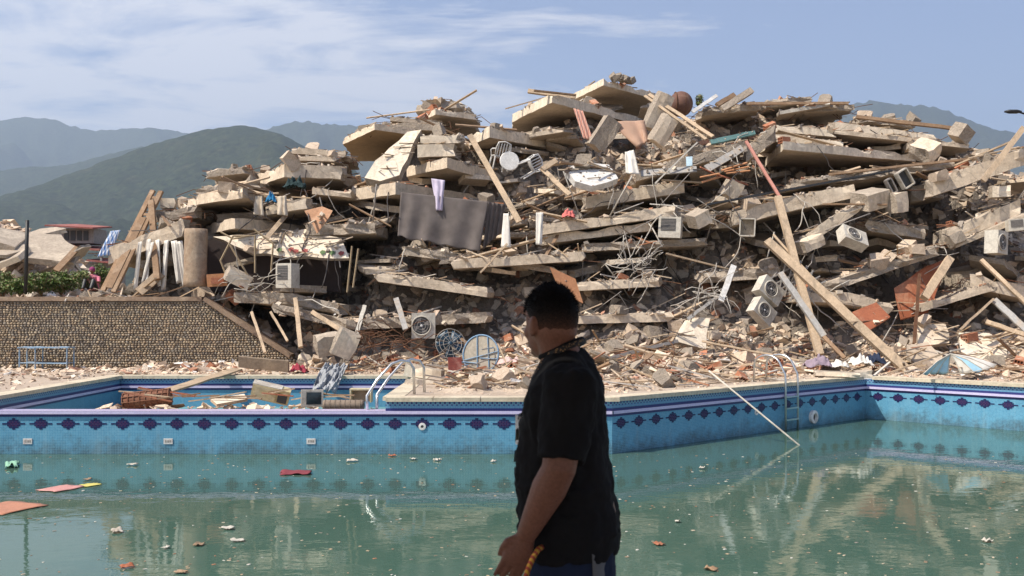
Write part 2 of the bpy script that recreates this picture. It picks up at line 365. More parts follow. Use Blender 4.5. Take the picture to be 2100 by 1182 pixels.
mountain('mountain_ridge', 3300, [(-1400, 470), (-300, 440), (0, 408), (100, 372), (200, 336), (300, 300), (389, 275), (440, 263), (487, 256), (530, 262), (570, 274), (611, 296), (700, 340), (800, 400), (1100, 480)], 1700, 900, 11.4, 0.3)
mountain('mountain_ridge', 7000, [(1300, 380), (1500, 300), (1600, 268), (1700, 233), (1750, 214), (1790, 206), (1830, 214), (1900, 217), (1940, 226), (1990, 248), (2040, 266), (2100, 275), (2300, 290), (2800, 330)], 2000, 1500, 23.0)

# ---- swimming pool
def tilemat(name, c1, c2, size=0.031, grout=(0.45, 0.56, 0.60), alt=None, soil=0.0, rough=0.3):
    m, t, b, out = newmat(name); uv = N(t, 'ShaderNodeUVMap'); sc_ = N(t, 'ShaderNodeVectorMath', operation='SCALE'); sc_.inputs['Scale'].default_value = 1 / size
    L(t, uv.outputs[0], sc_.inputs[0]); fl = N(t, 'ShaderNodeVectorMath', operation='FLOOR'); L(t, sc_.outputs[0], fl.inputs[0])
    fr = N(t, 'ShaderNodeVectorMath', operation='FRACTION'); L(t, sc_.outputs[0], fr.inputs[0]); sp = N(t, 'ShaderNodeSeparateXYZ'); L(t, fr.outputs[0], sp.inputs[0])
    wn = N(t, 'ShaderNodeTexWhiteNoise', noise_dimensions='3D'); L(t, fl.outputs[0], wn.inputs['Vector'])
    big = tnoise(t, uv.outputs[0], 0.9, 5, 0.6)
    c = mixc(t, M(t, 'ADD', M(t, 'MULTIPLY', wn.outputs['Value'], 0.65), M(t, 'MULTIPLY', M(t, 'SUBTRACT', big, 0.5), 1.6), clamp=True), c1, c2)
    if alt:
        sf = N(t, 'ShaderNodeSeparateXYZ'); L(t, fl.outputs[0], sf.inputs[0])
        k = M(t, 'ABSOLUTE', M(t, 'MODULO', M(t, 'ADD', sf.outputs[0], sf.outputs[1]), 2.0)); c = mixc(t, M(t, 'GREATER_THAN', k, 0.5), c, alt)
    if soil:
        us = N(t, 'ShaderNodeSeparateXYZ'); L(t, uv.outputs[0], us.inputs[0])
        h = M(t, 'MULTIPLY', M(t, 'SUBTRACT', -0.66, us.outputs[1]), 1.9, clamp=True)
        d = tnoise(t, uv.outputs[0], 6.0, 8, 0.75); d2 = tnoise(t, uv.outputs[0], 1.2, 6, 0.7)
        k = M(t, 'MULTIPLY', ramp(t, M(t, 'ADD', M(t, 'ADD', M(t, 'MULTIPLY', d, 0.62), M(t, 'MULTIPLY', d2, 0.38)), M(t, 'MULTIPLY', h, 0.30)), [(0.56, (0, 0, 0)), (0.74, (1, 1, 1))]), soil)
        c = mixc(t, k, c, (0.035, 0.075, 0.10))
        drip = tnoise(t, N2map(t, uv.outputs[0], (5.0, 0.35, 1)), 1.0, 5, 0.65)
        c = mixc(t, M(t, 'MULTIPLY', ramp(t, drip, [(0.52, (0, 0, 0)), (0.72, (1, 1, 1))]), 0.28), c, (0.30, 0.45, 0.50))
    g = M(t, 'LESS_THAN', M(t, 'MINIMUM', sp.outputs[0], sp.outputs[1]), 0.12); c = mixc(t, M(t, 'MULTIPLY', g, 0.6), c, grout)
    L(t, c, b.inputs['Base Color']); b.inputs['Roughness'].default_value = rough; b.inputs['Specular IOR Level'].default_value = 0.4
    bump(t, b, M(t, 'SUBTRACT', 1.0, g), 0.3, 0.002); return m
def N2map(t, v, s):
    mp = N(t, 'ShaderNodeMapping'); mp.inputs['Scale'].default_value = s; L(t, v, mp.inputs[0]); return mp.outputs[0]
TILE = tilemat('blue_mosaic', (0.065, 0.24, 0.38), (0.105, 0.32, 0.46), grout=(0.30, 0.48, 0.56), soil=0.85)
BCHK = tilemat('chequer_mosaic', (0.10, 0.30, 0.44), (0.14, 0.34, 0.48), size=0.045, alt=(0.03, 0.05, 0.20))
BMID = tilemat('mid_blue_mosaic', (0.07, 0.22, 0.38), (0.10, 0.28, 0.44))
NAVY = tilemat('navy_mosaic', (0.018, 0.022, 0.12), (0.03, 0.03, 0.16), grout=(0.1, 0.12, 0.25))
LAV = tilemat('lavender_mosaic', (0.50, 0.44, 0.66), (0.60, 0.55, 0.74), grout=(0.6, 0.58, 0.66), rough=0.2)
PURP = plain('purple_tile', (0.075, 0.022, 0.085), 0.3)
NAVYP = plain('navy_tile', (0.016, 0.018, 0.085), 0.3)
COPE = surf('coping_stone', (0.62, 0.54, 0.40), (0.54, 0.46, 0.34), (0.40, 0.32, 0.23), 1.5, 12, 0.85, 0.4, 0.01, world_=True)
POOLF = surf('pool_floor', (0.13, 0.30, 0.33), (0.10, 0.24, 0.27), (0.12, 0.14, 0.10), 0.4, 6, 0.8, 0.2, 0.01, world_=True)
pool = empty('swimming_pool', (1.9, 18.9, -1.08), 'large tiled swimming pool with murky green water and navy cross motifs', 'pool')
WATER_Z = -1.08
# motif mesh, shared
def motif_mesh():
    mbm = MB(); T = 0.0312
    rows = {-3: 1, -2: 3, -1: 4, 0: 7, 1: 4, 2: 3, 3: 1}
    for r_, hw in rows.items():
        for k in range(-hw, hw):
            inner = abs(r_) <= 1 and -3 <= k < 3 and (k + r_) % 2 == 0
            mbm.box(((k + 0.5) * T, -0.001, r_ * T), (T * 0.9, 0.010, T * 0.9), mi=1 if inner else 0)
    return mbm
motif0 = None
def put_motif(p, ang, par):
    global motif0
    if motif0 is None:
        motif0 = motif_mesh().build('tile_motif', [NAVYP, PURP], par, origin=(0, 0, 0)); o = motif0
    else:
        o = motif0.copy(); col.objects.link(o); o.parent = par
    o.location = Vector(p) - wloc(par); o.rotation_euler = (0, 0, ang)
def strip(mb_, a, b, z0, z1, nrm, proud, mi, s0=0.0, top=False):
    a = Vector((*a, 0)); b = Vector((*b, 0)); n = Vector((*nrm, 0)); ln = (b - a).length
    A, B = a + n * proud, b + n * proud
    mb_.add([A + Vector((0, 0, z0)), B + Vector((0, 0, z0)), B + Vector((0, 0, z1)), A + Vector((0, 0, z1))], [(0, 1, 2, 3)], mi, [[(s0, z0), (s0 + ln, z0), (s0 + ln, z1), (s0, z1)]])
    for zz in (z0, z1):      # little return faces so a proud band has depth
        a0, b0 = a - n * 0.02, b - n * 0.02
        q = [a0, b0, B, A] if zz == z1 else [A, B, b0, a0]
        mb_.add([Vector((p.x, p.y, zz)) for p in q], [(0, 1, 2, 3)], mi, [[(s0, z0), (s0 + ln, z0), (s0 + ln, z0 + 0.03), (s0, z0 + 0.03)]])
def pool_wall(a, b, bottom, motifs=None, full=True, cop=True, name='basin_wall', grow=(0.0, 0.0), shallow=False):
    """wall from a to b, water on the right-hand side of a->b seen from above"""
    av, bv = Vector(a), Vector(b); d = (bv - av).normalized(); n = Vector((d.y, -d.x)); ln = (bv - av).length
    w = MB(); s0 = random.uniform(0, 5)
    top = -0.08 if full else -0.26
    # body behind the tiles
    q = [av - n * 0.02, bv - n * 0.02, bv - n * 0.34, av - n * 0.34]
    w.add([(p.x, p.y, z) for z in (bottom, top - 0.004) for p in q], [(3, 2, 1, 0), (4, 5, 6, 7), (0, 1, 5, 4), (1, 2, 6, 5), (2, 3, 7, 6), (3, 0, 4, 7)], 0, [[(0, 0)] * 4] * 6)
    strip(w, a, b, bottom, -0.37, n, 0.0, 0, s0)
    o = w.build(name, TILE, pool)
    bands = [('navy_band', -0.37, -0.318, 0.004, NAVY), ('ledge', -0.318, -0.262, 0.045, LAV)]
    if full: bands += [('navy_band', -0.262, -0.21, 0.004, NAVY), ('blue_band', -0.21, -0.16, 0.002, BMID), ('chequer_band', -0.16, -0.08, 0.004, BCHK)]
    for nm, z0, z1, pr, mt in bands:
        k = MB(); strip(k, a, b, z0, z1, n, pr, 0, s0)
        if nm == 'ledge' and not full:      # weir crest: tiled top
            A, B = av + n * 0.045, bv + n * 0.045; C, D_ = bv - n * 0.36, av - n * 0.36
            k.add([(A.x, A.y, z1 + 0.003), (B.x, B.y, z1 + 0.003), (C.x, C.y, z1 + 0.003), (D_.x, D_.y, z1 + 0.003)], [(0, 1, 2, 3)], 0, [[(0, 0), (ln, 0), (ln, 0.4), (0, 0.4)]])
        k.build(nm, mt, pool)
    if full and cop:
        x = -grow[0]
        while x < ln + grow[1] - 0.05:
            l2 = min(0.9, ln + grow[1] - x); k = MB(); c = av + d * (x + l2 / 2) - n * 0.13
            k.box((c.x, c.y, -0.04), (l2 - 0.012, 0.40, 0.078), rotz(math.atan2(d.y, d.x)), jit=0.003); k.build('coping_stone', COPE, pool); x += 0.9
    if motifs is not None:
        s = motifs
        while s < ln - 0.12:
            p = av + d * s; put_motif((p.x, p.y, -0.505), math.atan2(d.y, d.x), pool); s += 0.517
B0 = -2.4
A_, C_, D2, G_ = (-10.0, 18.9), (1.9, 18.9), (8.95, 25.2), (17.4, 16.4)
pool_wall((-14, 18.9), A_, B0, None)
pool_wall(A_, (-2.4, 18.9), B0, 0.54, full=False)
pool_wall((-2.4, 18.9), C_, B0, 0.18, grow=(-0.005, 0.14))
pool_wall(C_, D2, B0, 0.25, grow=(0, -0.2))
pool_wall(D2, G_, B0, 0.33, grow=(-0.2, 0))
pool_wall(G_, (11.0, 4.2), B0, None); pool_wall((11.0, 4.2), (-14, 4.2), B0, None); pool_wall((-14, 4.2), (-14, 18.9), B0, None)
# upper basin behind the weir
pool_wall((-10.0, 19.25), (-10.0, 25.4), -0.86, None, name='upper_basin_wall')
pool_wall((-10.0, 25.4), (-2.4, 25.4), -0.86, None, name='upper_basin_wall', grow=(0.3, 0.3))
pool_wall((-2.4, 25.4), (-2.4, 19.0), -0.86, None, name='upper_basin_wall')
mb = MB(); mb.add([(-10.1, 19.2, -0.8), (-2.3, 19.2, -0.8), (-2.3, 25.5, -0.8), (-10.1, 25.5, -0.8)], [(0, 1, 2, 3)]); mb.build('upper_basin_floor', POOLF, pool, col_=True)
mb = MB()
mb.add([(-14.2, 4.0, -2.2), (-14.2, 19, -1.9), (2.0, 19, -1.9), (9.2, 25.4, -2.3), (17.8, 16.4, -2.3), (11.2, 4.0, -2.3)], [(0, 5, 4, 3, 2, 1)])
mb.build('pool_floor', POOLF, pool)
# depth plates, inlets, lamp
PLATE = surf('depth_plate', (0.66, 0.64, 0.60), (0.60, 0.58, 0.54), (0.5, 0.35, 0.33), 9, 40, 0.5, 0.1, 0.002)
for px in (57, 345, 638):
    x = (px - 1050) / F * 18.9; pl_ = MB().box((x, 18.894, -0.835), (0.17, 0.016, 0.105)).build('depth_plate', PLATE, pool)
    k = MB()
    for dx, w_ in ((-0.045, 0.022), (-0.012, 0.010), (0.015, 0.022), (0.048, 0.022)): k.box((x + dx, 18.885, -0.835), (w_, 0.004, 0.045))
    k.build('worn_figure', STEEL, pl_)
def ringp(c, n, r0, r1, dep, mats, name, sub=None):
    c = Vector(c); n = Vector(n).normalized(); a = n.cross(Vector((0, 0, 1))).normalized(); b_ = Vector((0, 0, 1))
    prof = [(r1, 0), (r1, dep), (r0, dep * 1.2), (r0 * 0.9, dep * 0.3)]
    rings = [[c + n * h + (a * math.cos(2 * math.pi * k / 20) + b_ * math.sin(2 * math.pi * k / 20)) * r for k in range(20)] for r, h in prof]
    o = MB().loft(rings, cap=False).build(name, mats[0], pool, smooth=False)
    MB().loft([[c + n * h + (a * math.cos(2 * math.pi * k / 20) + b_ * math.sin(2 * math.pi * k / 20)) * r for k in range(20)] for r, h in ((r0 * 0.95, 0.002), (r0 * 0.95, dep * 0.35))]).build(sub or 'opening', mats[1], o)
fn_ = (0, -1, 0); dd = (Vector((8.95, 25.2, 0)) - Vector((1.9, 18.9, 0))).normalized(); dn = (dd.y, -dd.x, 0)
ringp(((866 - 1050) / F * 18.9, 18.9, CH + (640 - 875) / F * 18.9), fn_, 0.03, 0.07, 0.02, (WHITEP, DARKM), 'inlet_fitting')
def on_diag(px, z):
    # point of the slanting wall under photo column px
    k = (px - 1050) / F; s = (k * 18.9 - 1.9) / (dd.x - k * dd.y); return Vector((1.9 + dd.x * s, 18.9 + dd.y * s, z))
ringp(on_diag(1551, -0.60), dn, 0.03, 0.065, 0.02, (WHITEP, DARKM), 'inlet_fitting')
ringp(on_diag(1666, -0.86), dn, 0.09, 0.155, 0.07, (WHITEP, DARKM), 'underwater_lamp', 'lens')
# ---- water
m, t, b, out = newmat('murky_water'); v = coords(t, True)
for n_ in list(t.nodes):
    if n_.type == 'BSDF_PRINCIPLED': t.nodes.remove(n_)
a = tnoise(t, v, 0.22, 4, 0.55); a2 = tnoise(t, v, 0.9, 5, 0.6)
c = mixc(t, a, (0.052, 0.120, 0.094), (0.075, 0.138, 0.104)); c = mixc(t, M(t, 'MULTIPLY', a2, 0.22), c, (0.125, 0.145, 0.10))
df = N(t, 'ShaderNodeBsdfDiffuse'); L(t, c, df.inputs[0])
tr = N(t, 'ShaderNodeBsdfTransparent'); tr.inputs[0].default_value = (0.55, 0.75, 0.65, 1)
mxs = N(t, 'ShaderNodeMixShader'); mxs.inputs[0].default_value = 0.16; L(t, df.outputs[0], mxs.inputs[1]); L(t, tr.outputs[0], mxs.inputs[2])
gl = N(t, 'ShaderNodeBsdfGlossy'); gl.inputs['Roughness'].default_value = 0.008; gl.inputs[0].default_value = (0.93, 0.97, 0.95, 1)
w1 = tnoise(t, N2map(t, v, (1.0, 1.6, 1)), 1.7, 3, 0.5, 0.4); w2 = tnoise(t, N2map(t, v, (1.2, 2.2, 1)), 8.0, 2, 0.5)
bn = N(t, 'ShaderNodeBump', i_Strength=1.0, i_Distance=0.0030); L(t, M(t, 'ADD', w1, M(t, 'MULTIPLY', w2, 0.16)), bn.inputs['Height'])
L(t, bn.outputs[0], gl.inputs['Normal']); fr = N(t, 'ShaderNodeFresnel', i_IOR=1.33); L(t, bn.outputs[0], fr.inputs['Normal'])
fm = N(t, 'ShaderNodeMixShader'); L(t, fr.outputs[0], fm.inputs[0]); L(t, mxs.outputs[0], fm.inputs[1]); L(t, gl.outputs[0], fm.inputs[2]); L(t, fm.outputs[0], out.inputs[0])
WATER = m
mb = MB(); mb.add([(x, y, WATER_Z) for x, y in ((-14.02, 4.18), (11.02, 4.18), (17.44, 16.4), (8.95, 25.22), (1.88, 18.92), (-14.02, 18.92))], [(0, 1, 2, 3, 4, 5)])
tag(mb.build('pool_water', WATER, origin=(0, 12, WATER_Z)), kind='structure')

# ---- pool ladders
def pool_ladder(base, n, label, rungs, drop, reach=0.75, h=0.62, gap=0.5):
    """two bent rails over the coping; base on the wall face, n points over the water"""
    n = Vector((*n, 0)).normalized(); s = Vector((-n.y, n.x, 0)); c = Vector((*base, 0))
    root = empty('pool_ladder', c, label, 'ladder')
    for k in (-1, 1):
        o_ = c + s * (k * gap / 2); pts = [o_ - n * reach + Vector((0, 0, 0))]
        pts += [o_ - n * (reach - 0.01) + Vector((0, 0, h * 0.62))]
        for i in range(1, 8):
            an = math.pi * i / 8; pts.append(o_ + n * (-reach / 2 - 0.02 - (reach / 2 - 0.02) * math.cos(an) * 1.0) * 1.0 + Vector((0, 0, h * 0.62 + math.sin(an) * h * 0.38)))
        pts += [o_ + n * 0.09 + Vector((0, 0, h * 0.3)), o_ + n * 0.10 + Vector((0, 0, -0.1)), o_ + n * 0.10 + Vector((0, 0, drop))]
        MB().tube(pts, 0.026, 8).build('rail', CHROME, root, smooth=True)
    for z in rungs:
        MB().bar(c + s * (-gap / 2) + n * 0.10 + Vector((0, 0, z)), c + s * (gap / 2) + n * 0.10 + Vector((0, 0, z)), 0.07, 0.03).build('rung', CHROME, root)
    return root
lp = on_diag(1616, 0)
pool_ladder((lp.x, lp.y), (dn[0], dn[1]), 'stainless steel pool ladder on the slanting blue wall beside the lamp', (-0.32, -0.58, -0.84, -1.10), -1.35)
rt = empty('weir_handrail', (-2.7, 19.3, -0.25), 'pair of bent stainless handrails rising from the weir to the deck', 'handrail')
for k in (0, 1):
    dx = k * 0.16; dy = k * 0.45
    pts = [(-2.78 + dx, 19.12 + dy * 0.4, -0.26), (-2.80 + dx, 19.2 + dy * .6, 0.0), (-2.62 + dx, 19.35 + dy, 0.30), (-2.36 + dx, 19.5 + dy, 0.60), (-2.18 + dx, 19.58 + dy, 0.665), (-2.02 + dx, 19.62 + dy, 0.63), (-1.94 + dx, 19.65 + dy, 0.5), (-1.93 + dx, 19.66 + dy, 0.0)]
    MB().tube([Vector(p) for p in pts], 0.028, 8).build('rail', CHROME, rt, smooth=True)

# ---- pebble retaining wall
PEB = islands('pebble_tones', [(0, (0.40, 0.32, 0.22)), (0.2, (0.28, 0.23, 0.17)), (0.38, (0.50, 0.41, 0.29)), (0.55, (0.22, 0.185, 0.15)), (0.68, (0.43, 0.33, 0.225)), (0.85, (0.33, 0.29, 0.235))], 0.8, 40)
MORTAR = surf('dark_mortar', (0.15, 0.125, 0.095), (0.10, 0.085, 0.066), None, 3, 20, 1.0, 0.6, 0.02, world_=True)
CAPM = surf('wall_cap', (0.31, 0.22, 0.15), (0.24, 0.17, 0.12), (0.4, 0.31, 0.22), 1.5, 12, 0.9, 0.4, 0.02, world_=True)
WY = 28.8
def wall_top(x): return 2.06 if x < -8.9 else 2.06 - (x + 8.9) * 0.66
rw = empty('retaining_wall', (-12, WY, 0), 'pebble-faced retaining wall with brown cap sloping down beside the rubble', 'wall')
mb = MB(); xs_ = [-24, -8.9, -6.4]
front_ = [(x, WY, wall_top(x) - 0.13) for x in xs_] + [(-6.4, WY, -0.05), (-24, WY, -0.05)]
n5 = len(front_); bk = [(x, y + 0.4, z) for x, y, z in front_]
mb.add(front_ + bk, [tuple(range(n5))[::-1], tuple(range(n5, 2 * n5))] + [(i, (i + 1) % n5, (i + 1) % n5 + n5, i + n5) for i in range(n5)])
mb.build('wall_core', MORTAR, rw, col_=True)
for x0, x1 in ((-24, -20.5), (-20.5, -16.5), (-16.5, -12.6), (-12.6, -8.95), (-8.9, -6.4)):
    a, b_ = Vector((x0, WY + 0.17, wall_top(x0) - 0.065)), Vector((x1 - 0.01, WY + 0.17, wall_top(x1) - 0.065))
    MB().bar(a, b_, 0.5, 0.125).build('cap_stone', CAPM, rw)
# pebbles
tv = np.array([(0, 0, 1), (0.894, 0, 0.447), (0.276, 0.851, 0.447), (-0.724, 0.526, 0.447), (-0.724, -0.526, 0.447), (0.276, -0.851, 0.447), (0.724, 0.526, -0.447), (-0.276, 0.851, -0.447), (-0.894, 0, -0.447), (-0.276, -0.851, -0.447), (0.724, -0.526, -0.447), (0, 0, -1)])
tf = np.array([(0, 1, 2), (0, 2, 3), (0, 3, 4), (0, 4, 5), (0, 5, 1), (1, 6, 2), (2, 7, 3), (3, 8, 4), (4, 9, 5), (5, 10, 1), (6, 7, 2), (7, 8, 3), (8, 9, 4), (9, 10, 5), (10, 6, 1), (11, 7, 6), (11, 8, 7), (11, 9, 8), (11, 10, 9), (11, 6, 10)])
VV = []; FF = []; nb = 0
x = -16.2
rowz = 0.03; r_i = 0
while rowz < 2.0:
    x = -16.2 + random.uniform(0, 0.06); rh = random.uniform(0.058, 0.078)
    while x < -6.35:
        w_ = random.uniform(0.06, 0.12)
        if rowz < wall_top(x) - 0.15:
            sc3 = np.array((w_ * 0.52, random.uniform(0.035, 0.055), rh * random.uniform(0.46, 0.58)))
            an = random.uniform(-0.5, 0.5); ca, sa = math.cos(an), math.sin(an)
            p = tv * sc3 * rng.uniform(0.85, 1.12, (12, 1)); p = np.stack([p[:, 0] * ca - p[:, 2] * sa, p[:, 1], p[:, 0] * sa + p[:, 2] * ca], 1)
            VV.append(p + np.array((x + w_ / 2, WY + random.uniform(-0.012, 0.012), rowz + rh / 2))); FF.append(tf + nb); nb += 12
        x += w_
    rowz += rh
o = npmesh('pebble_facing', np.concatenate(VV) - np.array((-12, WY, 0)), np.concatenate(FF), PEB, smooth=True, parent=rw); tag(o, kind='stuff')
# ---- upper terrace
TERR = surf('terrace_soil', (0.24, 0.18, 0.12), (0.17, 0.14, 0.08), (0.12, 0.14, 0.06), 0.5, 6, 1.0, 0.8, 0.05, world_=True)
mb = MB()
def terr(u, v_):
    x = -80 + 72.5 * u; y = WY + 0.38 + 110 * v_ ** 1.6
    return (x, y, 1.98 + 0.12 * noise.noise(Vector((x * 0.3, y * 0.3, 0))) * min(1, v_ * 8) - 0.004 * (y - WY))
mb.grid(terr, 60, 40)
tag(mb.build('terrace_ground', TERR, origin=(-40, 60, 0), col_=True), kind='structure')
# ---- haze
m = bpy.data.materials.new('valley_haze'); m.use_nodes = True; t = m.node_tree; t.nodes.clear()
o_ = N(t, 'ShaderNodeOutputMaterial'); pv = N(t, 'ShaderNodeVolumePrincipled'); pv.inputs['Color'].default_value = (0.62, 0.78, 1.0, 1); pv.inputs['Density'].default_value = 0.00012; pv.inputs['Anisotropy'].default_value = 0.2
L(t, pv.outputs[0], o_.inputs['Volume'])
mb = MB(); mb.box((0, 2500, 1045), (28500, 19000, 2100)); tag(mb.build('haze', m, origin=(0, 2500, 0)), kind='stuff')
# ================================================================== THE COLLAPSED BUILDING
SKYL = [(120, 600), (200, 560), (250, 500), (330, 450), (375, 425), (430, 372), (530, 350), (600, 325), (700, 300), (770, 265), (860, 240), (905, 225), (960, 240), (1050, 225), (1130, 205), (1250, 172), (1395, 196), (1440, 200), (1540, 190), (1600, 184), (1700, 198), (1800, 222), (1900, 246), (2000, 262), (2100, 282), (2300, 330), (2600, 450), (2900, 600)]
def face_y(z): return 29.0 + 0.88 * (z - 2.5)
TOPS = []
for px, py in SKYL:
    k = (640 - py) / F; z = (1.62 + 26.8 * k) / (1 - 0.88 * k); TOPS.append(((px - 1050) / F * face_y(z), z))
def pip(x, y, poly):
    c = False; j = len(poly) - 1
    for i in range(len(poly)):
        xi, yi = poly[i]; xj, yj = poly[j]
        if (yi > y) != (yj > y) and x < (xj - xi) * (y - yi) / (yj - yi) + xi: c = not c
        j = i
    return c
POOLS = [[(-14.3, 4), (11.2, 4), (17.7, 16.4), (8.95, 25.55), (1.8, 19.2), (-14.3, 19.2)], [(-10.35, 19), (-2.05, 19), (-2.05, 25.75), (-10.35, 25.75)]]
def segd(x, y, a, b):
    ax, ay = a; bx, by = b; dx, dy = bx - ax, by - ay; t_ = max(0, min(1, ((x - ax) * dx + (y - ay) * dy) / (dx * dx + dy * dy)))
    return math.hypot(x - ax - t_ * dx, y - ay - t_ * dy)
def pool_dist(x, y):
    d = 99
    for pl in POOLS:
        if pip(x, y, pl): return -1
        for a, b in zip(pl, pl[1:] + pl[:1]): d = min(d, segd(x, y, a, b))
    return d
def fr_(x, y, s, sd=0.0, o=4): return noise.fractal(Vector((x * s, y * s, sd)), 1.0, 2.0, o)
def field_h(x, y):
    d = pool_dist(x, y)
    if d < 0.05: return -0.3
    return min(1.0, max(0, d - 0.35) * (0.10 if x > -2 else 0.05)) * (1 + 0.7 * fr_(x, y, 0.45, 3)) + 0.10 * fr_(x, y, 1.7, 8) * min(1, d) - 0.03
def mound_h(x, y):
    top = lerp_table(TOPS, x) - 0.75
    room = sstep(-9.3, -8.3, x) * (1 - sstep(-4.9, -4.0, x))
    z = 2.5 + (y - 29 - 2.05 - 1.5 * room - 0.9 * fr_(x, 0, 0.35, 4)) / 0.88
    z += 0.55 * fr_(x, y, 0.5, 1) + 0.22 * fr_(x, y, 1.9, 2)
    # settle into storeys: short steep steps with debris shelves between them
    sh = 1.25; k = z / sh; z = sh * (math.floor(k) + sstep(0.25, 0.9, k - math.floor(k)))
    top2 = top + 0.35 * fr_(x, y, 0.6, 9) - max(0, y - 40) * 0.12
    z = min(z, top2)
    z -= max(0, y - 46) * 0.9
    if x < -8.0 and y < 29.4: z = -1
    f = field_h(x, y) - 0.05 if y < 31 else 0.0
    if x > -6.3: z = max(z, f + 0.55 * (y - 28.2) if y < 31 else z)
    if y < WY + 0.42 and x <= -6.25: return -1.0
    if x < -6.0: f = 1.9 if x < -8.9 else max(f, wall_top(x) - 0.16)
    if x < -13.6: z = -1
    return max(z, f)
def heap(name, x0, x1, y0, y1, st, mats, fn, label=None, skip=None):
    nx = int((x1 - x0) / st); ny = int((y1 - y0) / st); V = []; ok = {}
    for j in range(ny + 1):
        for i in range(nx + 1):
            x = x0 + i * st + 0.3 * st * noise.noise(Vector((i * 3.1, j * 2.7, 1))); y = y0 + j * st + 0.3 * st * noise.noise(Vector((i * 2.3, j * 3.7, 5)))
            V.append((x, y, fn(x, y)))
    w = nx + 1; Fq = []
    for j in range(ny):
        for i in range(nx):
            q = (j * w + i, j * w + i + 1, (j + 1) * w + i + 1, (j + 1) * w + i)
            if skip and any(skip(*V[k]) for k in q): continue
            Fq.append(q)
    collide([Vector(p) for p in V], Fq)
    return npmesh(name, np.array(V), np.array(Fq), mats)
MR0 = len(COLF)
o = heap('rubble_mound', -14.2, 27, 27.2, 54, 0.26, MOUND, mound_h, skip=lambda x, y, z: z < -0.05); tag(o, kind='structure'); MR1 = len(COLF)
o = heap('rubble_apron', -10.2, 22, 18.95, 30.2, 0.2, FIELD, lambda x, y: field_h(x, y) if y < 28.9 or x > -6.3 else -0.3, skip=lambda x, y, z: z < -0.2 or (x < -6.2 and y > WY - 0.02)); tag(o, kind='structure'); MR2 = len(COLF)

# ---- slabs
def ring_jit(pts, flags, seg, amp, clean):
    """subdivide a polygon outline; broken edges wander, cast edges stay nearly straight"""
    out_ = []; fl = []
    for (a, b), br in zip(zip(pts, pts[1:] + pts[:1]), flags):
        n = max(1, int((b - a).length / seg)); d = (b - a); pr = Vector((-d.y, d.x, 0)); pr = pr.normalized() if pr.length > 1e-5 else Vector((1, 0, 0))
        for i in range(n):
            p = a + d * (i / n); k = amp if br else clean
            if i: p = p + pr * random.uniform(-k, k) + d.normalized() * random.uniform(-0.3, 0.3) * (d.length / n if br else 0)
            elif br: p = p + pr * random.uniform(-k, k) * 0.5
            out_.append(p); fl.append(br)
    return out_, fl
def slab_mb(top, flags, thick, down=Vector((0, 0, -1)), seg=0.32, amp=0.16, clean=0.022, chip=0.28):
    """prism with cast (painted) and broken edges. materials: 0 painted edge, 1 soffit, 2 top, 3 broken"""
    ring, fl = ring_jit([Vector(p) for p in top], flags, seg, amp, clean); n = len(ring); m_ = MB()
    t0 = []; t1 = []; t2 = []
    for p, b in zip(ring, fl):
        j = Vector((random.uniform(-1, 1), random.uniform(-1, 1), random.uniform(-0.3, 0.3))) * amp * 0.7 if b else Vector((0, 0, 0))
        c = Vector((0, 0, 0))
        if not b and random.random() < chip: c = down * random.uniform(0.02, 0.11) + Vector((random.uniform(-.03, .03), random.uniform(0, .05), 0))
        t0.append(p + c); t1.append(p + down * thick * 0.5 + j); t2.append(p + down * thick * random.uniform(0.97, 1.03) - j * 0.5)
    vs_ = t0 + t1 + t2; fs_ = [tuple(range(n)), tuple(range(2 * n, 3 * n))[::-1]]; mi = [2, 1]
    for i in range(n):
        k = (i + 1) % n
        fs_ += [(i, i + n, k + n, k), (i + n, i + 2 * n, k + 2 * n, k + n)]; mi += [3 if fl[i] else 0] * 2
    m_.add(vs_, fs_, mi); return m_
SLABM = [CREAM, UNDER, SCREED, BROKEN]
def slab(name, label, pts, d0, thick, back=4.0, ap=0, broken='RL', cat='slab', mats=None, level=True, rise=0.0, maxd=4.5, amp=0.13, rebar=True):
    """pts: photo columns/rows of the front top edge, left to right; pts[ap] stands d0 metres away"""
    A = P(pts[ap][0], pts[ap][1], d0); front = []
    for i, q in enumerate(pts):
        if len(q) == 3: d = q[2]
        elif i == ap or not level: d = d0
        else:
            d = (A.z - CH) * F / (640 - q[1]) if abs(640 - q[1]) > 40 else d0
            d = max(d0 - 1.0, min(d0 + maxd, d))
        front.append(P(q[0], q[1], d))
    far = max(p.y for p in front) + back
    bl = front[0] + Vector((front[0].x * 0.02, 0, rise)) * 1.0; bl.y = far; br = front[-1].copy(); br.y = far; br.z += rise; bl.z = front[0].z + rise
    poly = front + [br, bl]
    # polygon runs left->right along the front, then back right, back left
    nf = len(front) - 1; flags = [False] * nf + ['R' in broken, True, 'L' in broken]
    if 'F' in broken: flags = [True] * nf + flags[nf:]
    mb_ = slab_mb(poly, flags, thick, amp=amp)
    o = mb_.build(name, mats or SLABM, col_=True)
    tag(o, label, cat)
    if rebar and ('R' in broken or 'L' in broken):
        ends = ([front[0]] if 'L' in broken else []) + ([front[-1]] if 'R' in broken else [])
        for e in ends:
            sg = -1 if e is front[0] else 1
            for q in range(random.randint(1, 3)):
                s = e + Vector((-sg * 0.15, random.uniform(0.1, 1.2), -thick * random.uniform(0.2, 0.8)))
                p1 = s + Vector((sg * random.uniform(0.25, 0.5), random.uniform(-0.2, 0.1), random.uniform(-0.1, 0.12)))
                p2 = p1 + Vector((sg * random.uniform(0.05, 0.5), random.uniform(-0.35, 0.1), random.uniform(-0.5, 0.15)))
                MB().tube([s, p1, p2], 0.011, 4).build('rebar', RUSTY, o)
    return o
CS = 'fallen_slab_section'
